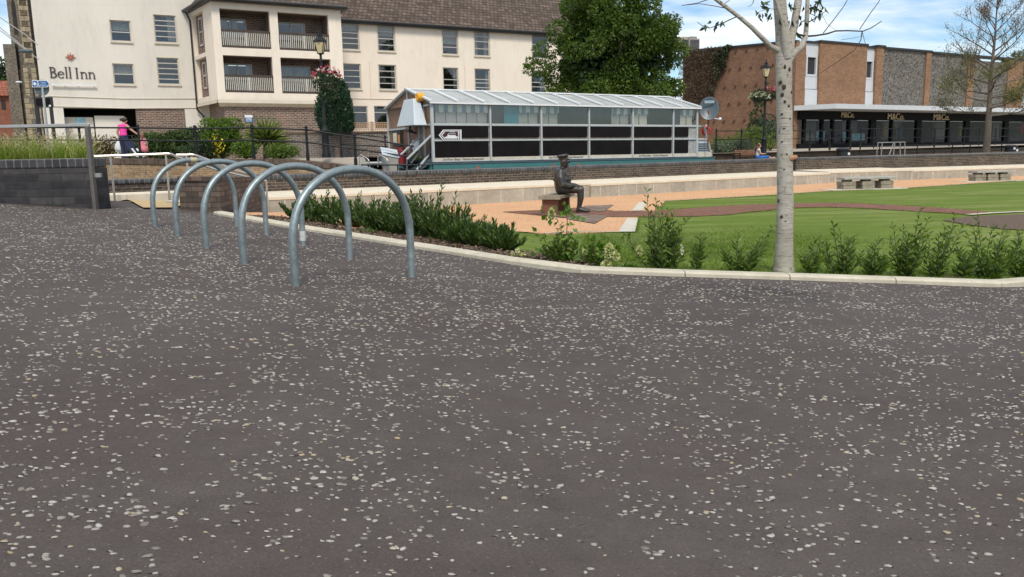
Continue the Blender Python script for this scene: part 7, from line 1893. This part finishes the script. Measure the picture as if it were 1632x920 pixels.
tr.tube([bp_(1254, 92, -.05), bp_(1252, 70, -.075), bp_(1249, 50, -.08), bp_(1246, 30, -.09), bp_(1238, 5, -.1), bp_(1228, -40, -.15), bp_(1212, -160, -.2)], [.04, .034, .024, .019, .016, .014, .006], 10)
tr.tube([bp_(1257, 90), bp_(1260, 66, .02), bp_(1266, 40, .03), bp_(1271, 10, .04), bp_(1275, -20, .05), bp_(1282, -120, .08), bp_(1296, -280, .12)], [.05, .038, .035, .034, .03, .022, .008], 12)
tr.tube([bp_(1255, 96), bp_(1266, 84, .03), bp_(1278, 74, .05), bp_(1284, 58, .06), bp_(1286, 30, .06), bp_(1287, 0, .06), bp_(1292, -60, .1), bp_(1310, -200, .2)], [.05, .032, .028, .023, .02, .018, .014, .006], 12)
tr.build('trunk', M['birch'], t, smooth=2)
twg = MB()
def tw_(pts, r0, r1):
    q = [bp_(*p) for p in pts]; n = len(q); twg.tube(q, [r0 + (r1 - r0) * i / (n - 1) for i in range(n)], 6, cap=False)
tw_([(1270, 55, .03), (1285, 58, .05), (1300, 57, .08), (1318, 54, .1), (1332, 49.5, .12), (1350, 49, .15), (1375, 50, .18), (1388, 45, .2), (1405, 34, .22)], .011, .004)
tw_([(1374, 50, .18), (1372, 64, .2), (1362, 80, .22), (1330, 102, .25), (1305, 118, .25)], .005, .0022)
tw_([(1374, 50, .18), (1378, 66, .2), (1382, 78, .2)], .003, .0015); tw_([(1312, 53, .1), (1330, 30, .1), (1345, 10, .1), (1358, -14, .1)], .0045, .003)
tw_([(1370, 47, .2), (1388, 20, .2), (1400, 4, .2), (1412, -20, .2)], .004, .003); tw_([(1340, 64, .2), (1365, 60, .2), (1376, 57, .2)], .002, .0015)
tw_([(1288, 36, .06), (1300, 29, .05), (1316, 18, .05)], .006, .0025); tw_([(1288, 20, .06), (1308, 30, 0), (1312, 20, -.02)], .004, .002)
tw_([(1304, -10, .1), (1308, 20, .1), (1318, 38, .12), (1334, 50, .12)], .0025, .0012)
tw_([(1176, 26, -.12), (1160, 33, -.12), (1146, 40, -.13), (1131, 45, -.14), (1120, 42, -.14), (1111, 35, -.14)], .006, .0022); tw_([(1131, 45, -.14), (1124, 40, -.14), (1119, 41, -.14)], .003, .0015)
tw_([(1160, 14, -.13), (1140, 10, -.14), (1115, 6, -.16), (1088, 9, -.18)], .004, .002); tw_([(1135, -3, -.13), (1112, 5, -.16), (1086, 9, -.16)], .005, .002); tw_([(1152, 8, -.13), (1163, 0, -.13), (1172, -14, -.13)], .004, .002)
tw_([(1203, -8, -.1), (1200, 5, -.1), (1196, 10, -.1), (1191, 10, -.1)], .004, .0015); tw_([(1246, 16, -.1), (1225, 14, -.1), (1212, 18, -.1), (1204, 22, -.1)], .003, .001)
for q0 in range(16):
    a = random.uniform(0, 6.28); zz = random.uniform(-700, -60); rx_ = random.uniform(60, 190)
    tw_([(1238, zz, 0), (1238 + rx_ * .5 * math.cos(a), zz - 40, .4 * math.sin(a)), (1238 + rx_ * math.cos(a), zz - 60, .9 * math.sin(a))], .012, .003)
twg.build('twigs', M['twig'], t, recalc=False)
for px, py, w_, h_ in ((1242, 132, 7, 6), (1246, 140, 6, 9), (1244, 152, 7, 7), (1247, 163, 4, 5), (1253, 170, 4, 4), (1243, 183, 5, 3), (1255, 190, 3, 3), (1246, 205, 4, 2), (1243, 226, 4, 2), (1250, 246, 3, 3), (1246, 270, 3, 2), (1243, 345, 6, 6), (1248, 352, 4, 3), (1252, 392, 6, 4), (1247, 108, 4, 8), (1254, 112, 4, 7), (1258, 148, 3, 5), (1245, 415, 4, 3), (1239, 320, 3, 6)):
    q = bp_(px, py, 0.0); ax_ = bp_(1250, py, 0.0); dx_ = q.x - ax_.x; q.y = ax_.y - math.sqrt(max(0.0004, .0735 ** 2 - dx_ ** 2)) + .004; s_ = YB / FPX
    MB().ball(tuple(q), w_ * s_ * .55, .009, h_ * s_ * .5, 10, 6).build('bark_scar', M['scar'], t, smooth=True)
# leaves: a few hanging ones near the top edge of the picture, a light crown above
lp_ = []
for (px, py, n, s, dy) in ((1213, 6, 5, 5, -.1), (1218, 16, 4, 4, -.1), (1208, 20, 4, 6, -.1), (1222, 22, 3, 6, -.1), (1230, 20, 2, 3, -.1), (1272, 20, 5, 5, 0), (1262, 30, 4, 4, 0), (1268, 52, 3, 5, 0), (1283, 32, 4, 5, 0), (1300, 4, 12, 7, 0), (1303, 14, 6, 4, 0), (1290, 12, 5, 6, 0), (1298, 24, 4, 5, 0), (1260, 8, 5, 4, 0), (1250, 33, 3, 4, -.1), (1140, 36, 3, 5, -.13), (1151, 35, 3, 3, -.13), (1127, 41, 2, 4, -.14)):
    for _ in range(n): lp_.append(tuple(bp_(px + random.gauss(0, s), py + random.gauss(0, s * .7), dy + random.gauss(0, .04))))
P = np.array(lp_); D = RNG.normal(size=P.shape) * .5; D[:, 2] -= 1.0
leaves('hanging_leaves', P, D, RNG.uniform(.045, .085, len(P)), .030, M['leaf_dark'], t)
bl = clumps(0, 0, 4.9, 1.3, 1.3, 1.9, 26, .25, .5, 61); crown_mesh('crown', M['leaf_shrub'], t, bl, 1500, .07, .045)
p1 = bp_(1262, 251, -.05)
mb = MB(); mb.tube([p1 + Vector((-.02, 0, -.01)), p1 + Vector((.03, -.01, .0)), p1 + Vector((.043, -.01, .008))], [.03, .022, .019], 10); mb.build('branch_stub', plain('fresh cut wood', (.36, .2, .11), .8), t)

# shrubs planted along the kerb
def shrub(name, label, px, py, top, spread_px, stems, per, L, W, mat, lean=0.0, group=None, seed=0, upright=.8, taper=.25, extra=None, off=.28):
    base = hitg(px, py, G)
    g = random.Random(seed); h = (at(px, top, base.y).z - base.z); sp = spread_px * base.y / FPX / 2
    t = thing(name, label, 'shrub', base, 0, group)
    mb = MB(); P = []; D = []; Ls = []
    for i in range(stems):
        a = g.uniform(0, 6.283); q = math.sqrt(g.uniform(.0, 1)); hh = h * g.uniform(.42, .92) * (1 - .25 * q)
        if i == 0: hh, q = h, .25
        if i == 1: hh, q = h * .86, .6
        e = Vector((math.cos(a) * sp * q * 1.15 + (lean + g.uniform(-.28, .36)) * hh, math.sin(a) * sp * q * .8, hh)); b = Vector((math.cos(a) * sp * q * .25, math.sin(a) * sp * q * .2, -.02))
        m = b.lerp(e, .5) + Vector((math.cos(a), math.sin(a), 0)) * sp * q * .12
        mb.tube([b, m, e], [.005, .004, .0015], 5, cap=False)
        for k in range(per):
            f = taper + (1.02 - taper) * (k + g.random()) / per; f = min(f, 1.0)
            pt = b.lerp(m, f * 2) if f < .5 else m.lerp(e, f * 2 - 1)
            ax = (e - m).normalized(); th = k * 2.4 + g.uniform(-.5, .5); sd = Vector((math.cos(th), math.sin(th), 0))
            P.append(tuple(pt)); D.append(tuple(ax * upright + sd * (1.0 - .35 * f) + Vector((0, 0, g.uniform(-.2, .2))))); Ls.append(L * g.uniform(.65, 1.15) * (1 - .35 * f * f))
    mb.build('stem', M['twig'], t, recalc=False)
    Ls = np.array(Ls); leaves('foliage', np.array(P), np.array(D), Ls, Ls * (W / L), mat, t)
    if extra: extra(t, h, sp)
    return t
gl = 'laurel bushes in the bed behind the kerb'
lau = [(484, 352, 312, 60, 22, 'leftmost small dark laurel bush seen through the second and third hoops'), (520, 357, 304, 62, 24, 'dark laurel bush seen through the nearest hoop beside its left leg'), (560, 362, 310, 64, 24, 'dark laurel bush in the middle of nearest hoop opening'), (602, 368, 306, 66, 26, 'bushy dark laurel seen through nearest hoop, left of its right leg'), (640, 374, 302, 64, 28, 'tall dark laurel bush directly behind right leg of nearest hoop'),
       (674, 378, 297, 68, 32, 'tallest upright dark laurel bush just right of nearest hoop'), (708, 384, 310, 58, 28, 'dark laurel bush with a pointed tip leaning over the orange path'), (738, 390, 336, 58, 26, 'medium dark laurel bush third from the lawn end of the row'), (768, 394, 348, 60, 26, 'low dark laurel bush second from lawn end of the row'), (800, 400, 354, 60, 26, 'lowest laurel bush at the lawn end of the row')]
for i, (px, py, top, sp, ns_, lb) in enumerate(lau):
    shrub('laurel_bush', lb, px, py, top, sp * 1.15, ns_ + 8, 24, .115, .040, M['leaf_laurel'], 0, gl, 100 + i, upright=1.25, taper=.06)
def panicle(t, pos, r, h, mat, n=420):
    P = []; 
    u = norm(RNG.normal(size=(n, 3))); f = (u[:, 2] + 1) / 2; k = np.interp(f, [0, .25, 1], [.75, 1, .45])[:, None]
    P = np.array(pos) + u * np.array([r, r, h]) * np.concatenate([k, k, np.ones_like(k)], 1) * RNG.uniform(.75, 1, (n, 1))
    leaves('flower_panicle', P, u + RNG.normal(size=(n, 3)) * .4, .022, .02, mat, t)
def hyd1(t, h, sp):
    b = Vector(t.location)
    for px, py, r, hh, m, Yo in ((879, 341, 4.5, 8, 'petal_cream', .05), (930, 407, 8, 9, 'petal_cream', -.12),):
        q = at(px, py, b.y + Yo) - b; s = b.y / FPX; panicle(t, tuple(q), r * s, hh * s, M[m], 260)
    q = [at(a, c, b.y) - b for a, c in ((900, 420), (903, 385), (904, 350), (900, 330))]; MB().tube(q, [.006, .005, .004, .003], 6).build('flower_stem', M['twig'], t)
    n = 26; P = np.array([tuple(at(897 + random.gauss(0, 14), 336 + random.gauss(0, 9), b.y + random.gauss(0, .05)) - b) for _ in range(n)]); D = RNG.normal(size=(n, 3)); D[:, 2] -= .6; leaves('large_leaves', P, D, RNG.uniform(.055, .095, n), .055, M['leaf_lime'], t)
    n = 60; P = np.array([tuple(at(905 + random.gauss(0, 28), 395 + random.gauss(0, 14), b.y + random.gauss(0, .08)) - b) for _ in range(n)]); D = RNG.normal(size=(n, 3)); leaves('large_leaves', P, D, RNG.uniform(.05, .085, n), .045, M['leaf_lime'], t)
shrub('hydrangea', 'bright green hydrangea with a tall leafy shoot in front of statue bench', 893, 418, 358, 62, 22, 22, .075, .036, M['leaf_shrub'], 0, None, 201, upright=.5, taper=.1, extra=hyd1)
def hyd2(t, h, sp):
    b = Vector(t.location); s = b.y / FPX
    for px, py, r, hh in ((971, 401, 10, 12), (966, 421, 9, 7), (980, 408, 7, 8)): q = at(px, py, b.y - .06) - b; panicle(t, tuple(q), r * s, hh * s, M['petal_cream'], 380)
    n = 46; P = np.array([tuple(at(948 + random.gauss(0, 17), 405 + random.gauss(0, 11), b.y + random.gauss(0, .08)) - b) for _ in range(n)]); D = RNG.normal(size=(n, 3)); D[:, 2] += .2; leaves('large_leaves', P, D, RNG.uniform(.06, .11, n), .065, M['leaf_lime'], t)
shrub('hydrangea', 'low hydrangea with large fresh leaves and creamy yellow flower heads', 948, 424, 384, 54, 14, 14, .07, .035, M['leaf_shrub'], 0, None, 202, upright=.5, extra=hyd2)
def wflow(t, h, sp):
    b = Vector(t.location); s = b.y / FPX; q = at(1078, 397, b.y - .05) - b; panicle(t, tuple(q), 11 * s, 14 * s, M['petal_white'], 420)
    q = at(1019, 400, b.y - .02) - b; panicle(t, tuple(q), 4 * s, 7 * s, M['petal_cream'], 160)
gk = 'young willowy shrubs along the kerb'
sh_ = [(1042, 427, 303, 62, 24, 34, 0.02, 'tallest willowy shrub with a white flower head beside it', wflow), (1062, 429, 352, 50, 14, 26, .1, 'shorter willowy shrub touching the tallest one on its birch side', None), (1112, 431, 374, 34, 9, 20, -.05, 'thin small willowy shrub standing alone between tallest shrub and leaning shrub', None), (1180, 433, 362, 56, 18, 26, .22, 'willowy shrub leaning towards the birch trunk', None), (1292, 437, 374, 44, 12, 22, .15, 'thin willowy shrub directly right of the birch trunk', None), (1340, 438, 352, 56, 18, 26, -.12, 'ragged willowy shrub, second to the right of the birch', None), (1388, 439, 382, 62, 18, 24, .12, 'low spreading willowy shrub below the nearer stone bench', None),
       (1445, 441, 334, 62, 26, 30, .12, 'tall bushy willowy shrub leaning towards the far mulch bed', None), (1492, 442, 346, 46, 16, 28, 0.02, 'narrow upright willowy shrub next to a tall leaning shrub', None), (1532, 443, 392, 44, 14, 18, 0, 'low reddish tipped shrub between two taller willowy shrubs', None), (1574, 443, 342, 74, 28, 30, -.05, 'wide dense willowy shrub in front of the far mulch bed', None), (1622, 441, 356, 62, 22, 26, .1, 'willowy shrub cut off by the right edge of the picture', None)]
for i, (px, py, top, sp, ns_, per, lean, lb, ex) in enumerate(sh_):
    shrub('willowy_shrub', lb, px, py, top, sp * 1.12, max(6, int(ns_ * .68)), max(14, int(per * .85)), .098, .031, M['leaf_shrub'], lean, gk, 300 + i, upright=.6, taper=.04, extra=ex)
# a few low weeds by the kerb
for px, py, top, m, lb in ((585, 372, 362, 'leaf_lime', 'tiny lime green weed at the foot of laurels inside the nearest hoop'), (826, 410, 396, 'petal_cream', 'small withered tan plant at the lawn end of laurel row'), (1004, 428, 420, 'leaf_lime', 'tiny lime green weed left of the tallest willowy shrub')):
    shrub('weed', lb, px, py, top, 26, 8, 8, .05, .03, M[m], 0, None, px, upright=.5)

# ornamental grass on the planter
t = tag(bpy.data.objects.new('ornamental_grass', None), 'tall feathery ornamental grass growing in the dark brick planter', 'grass', kind='stuff')
def ograss():
    nt_ = 260; V = []; F = []; S_V = []; S_D = []
    cy = RNG.uniform(12.25, 14.1, nt_); cx = RNG.uniform(-12, -6.3, nt_) - (cy - 12.2) * .62
    for x0, y0 in zip(cx, cy):
        nb = 46; a = RNG.uniform(0, 6.283, nb); L = RNG.uniform(.28, .62, nb); o = RNG.uniform(.25, 1.0, nb)
        for i in range(nb):
            d = np.array([math.cos(a[i]), math.sin(a[i]), 0]); sd = np.array([-d[1], d[0], 0]) * .0045
            b = np.array([x0 + RNG.normal(0, .05), y0 + RNG.normal(0, .05), 1.30]); n0 = len(V)
            for k in range(4):
                f = k / 3; p = b + d * L[i] * o[i] * f ** 1.7 * .9 + np.array([0, 0, L[i] * (f - .45 * o[i] * f * f)])
                w = (1 - f * .9); V += [p - sd * w, p + sd * w]
            F += [(n0 + 2 * k, n0 + 2 * k + 1, n0 + 2 * k + 3, n0 + 2 * k + 2) for k in range(3)]
            if i % 13 == 0: S_V.append(p); S_D.append(d * .7 + np.array([0, 0, .5]))
    return np.array(V), np.array(F), np.array(S_V), np.array(S_D)
V, F, SV, SD_ = ograss()
bpy.data.objects.remove(t)
og = mesh_np('ornamental_grass', V, F, M['ograss']); tag(og, 'tall feathery ornamental grass growing in the dark brick planter', 'grass', kind='stuff')
n = len(SV); rep = 7
P = np.repeat(SV, rep, 0) + np.repeat(norm(SD_), rep, 0) * np.tile(np.linspace(-.06, .10, rep), n)[:, None]
sd_ = leaves('seed_heads', P, np.repeat(SD_, rep, 0) + RNG.normal(size=P.shape) * .25, .045, .014, M['oseed'], og)
sd_['kind'] = 'stuff'
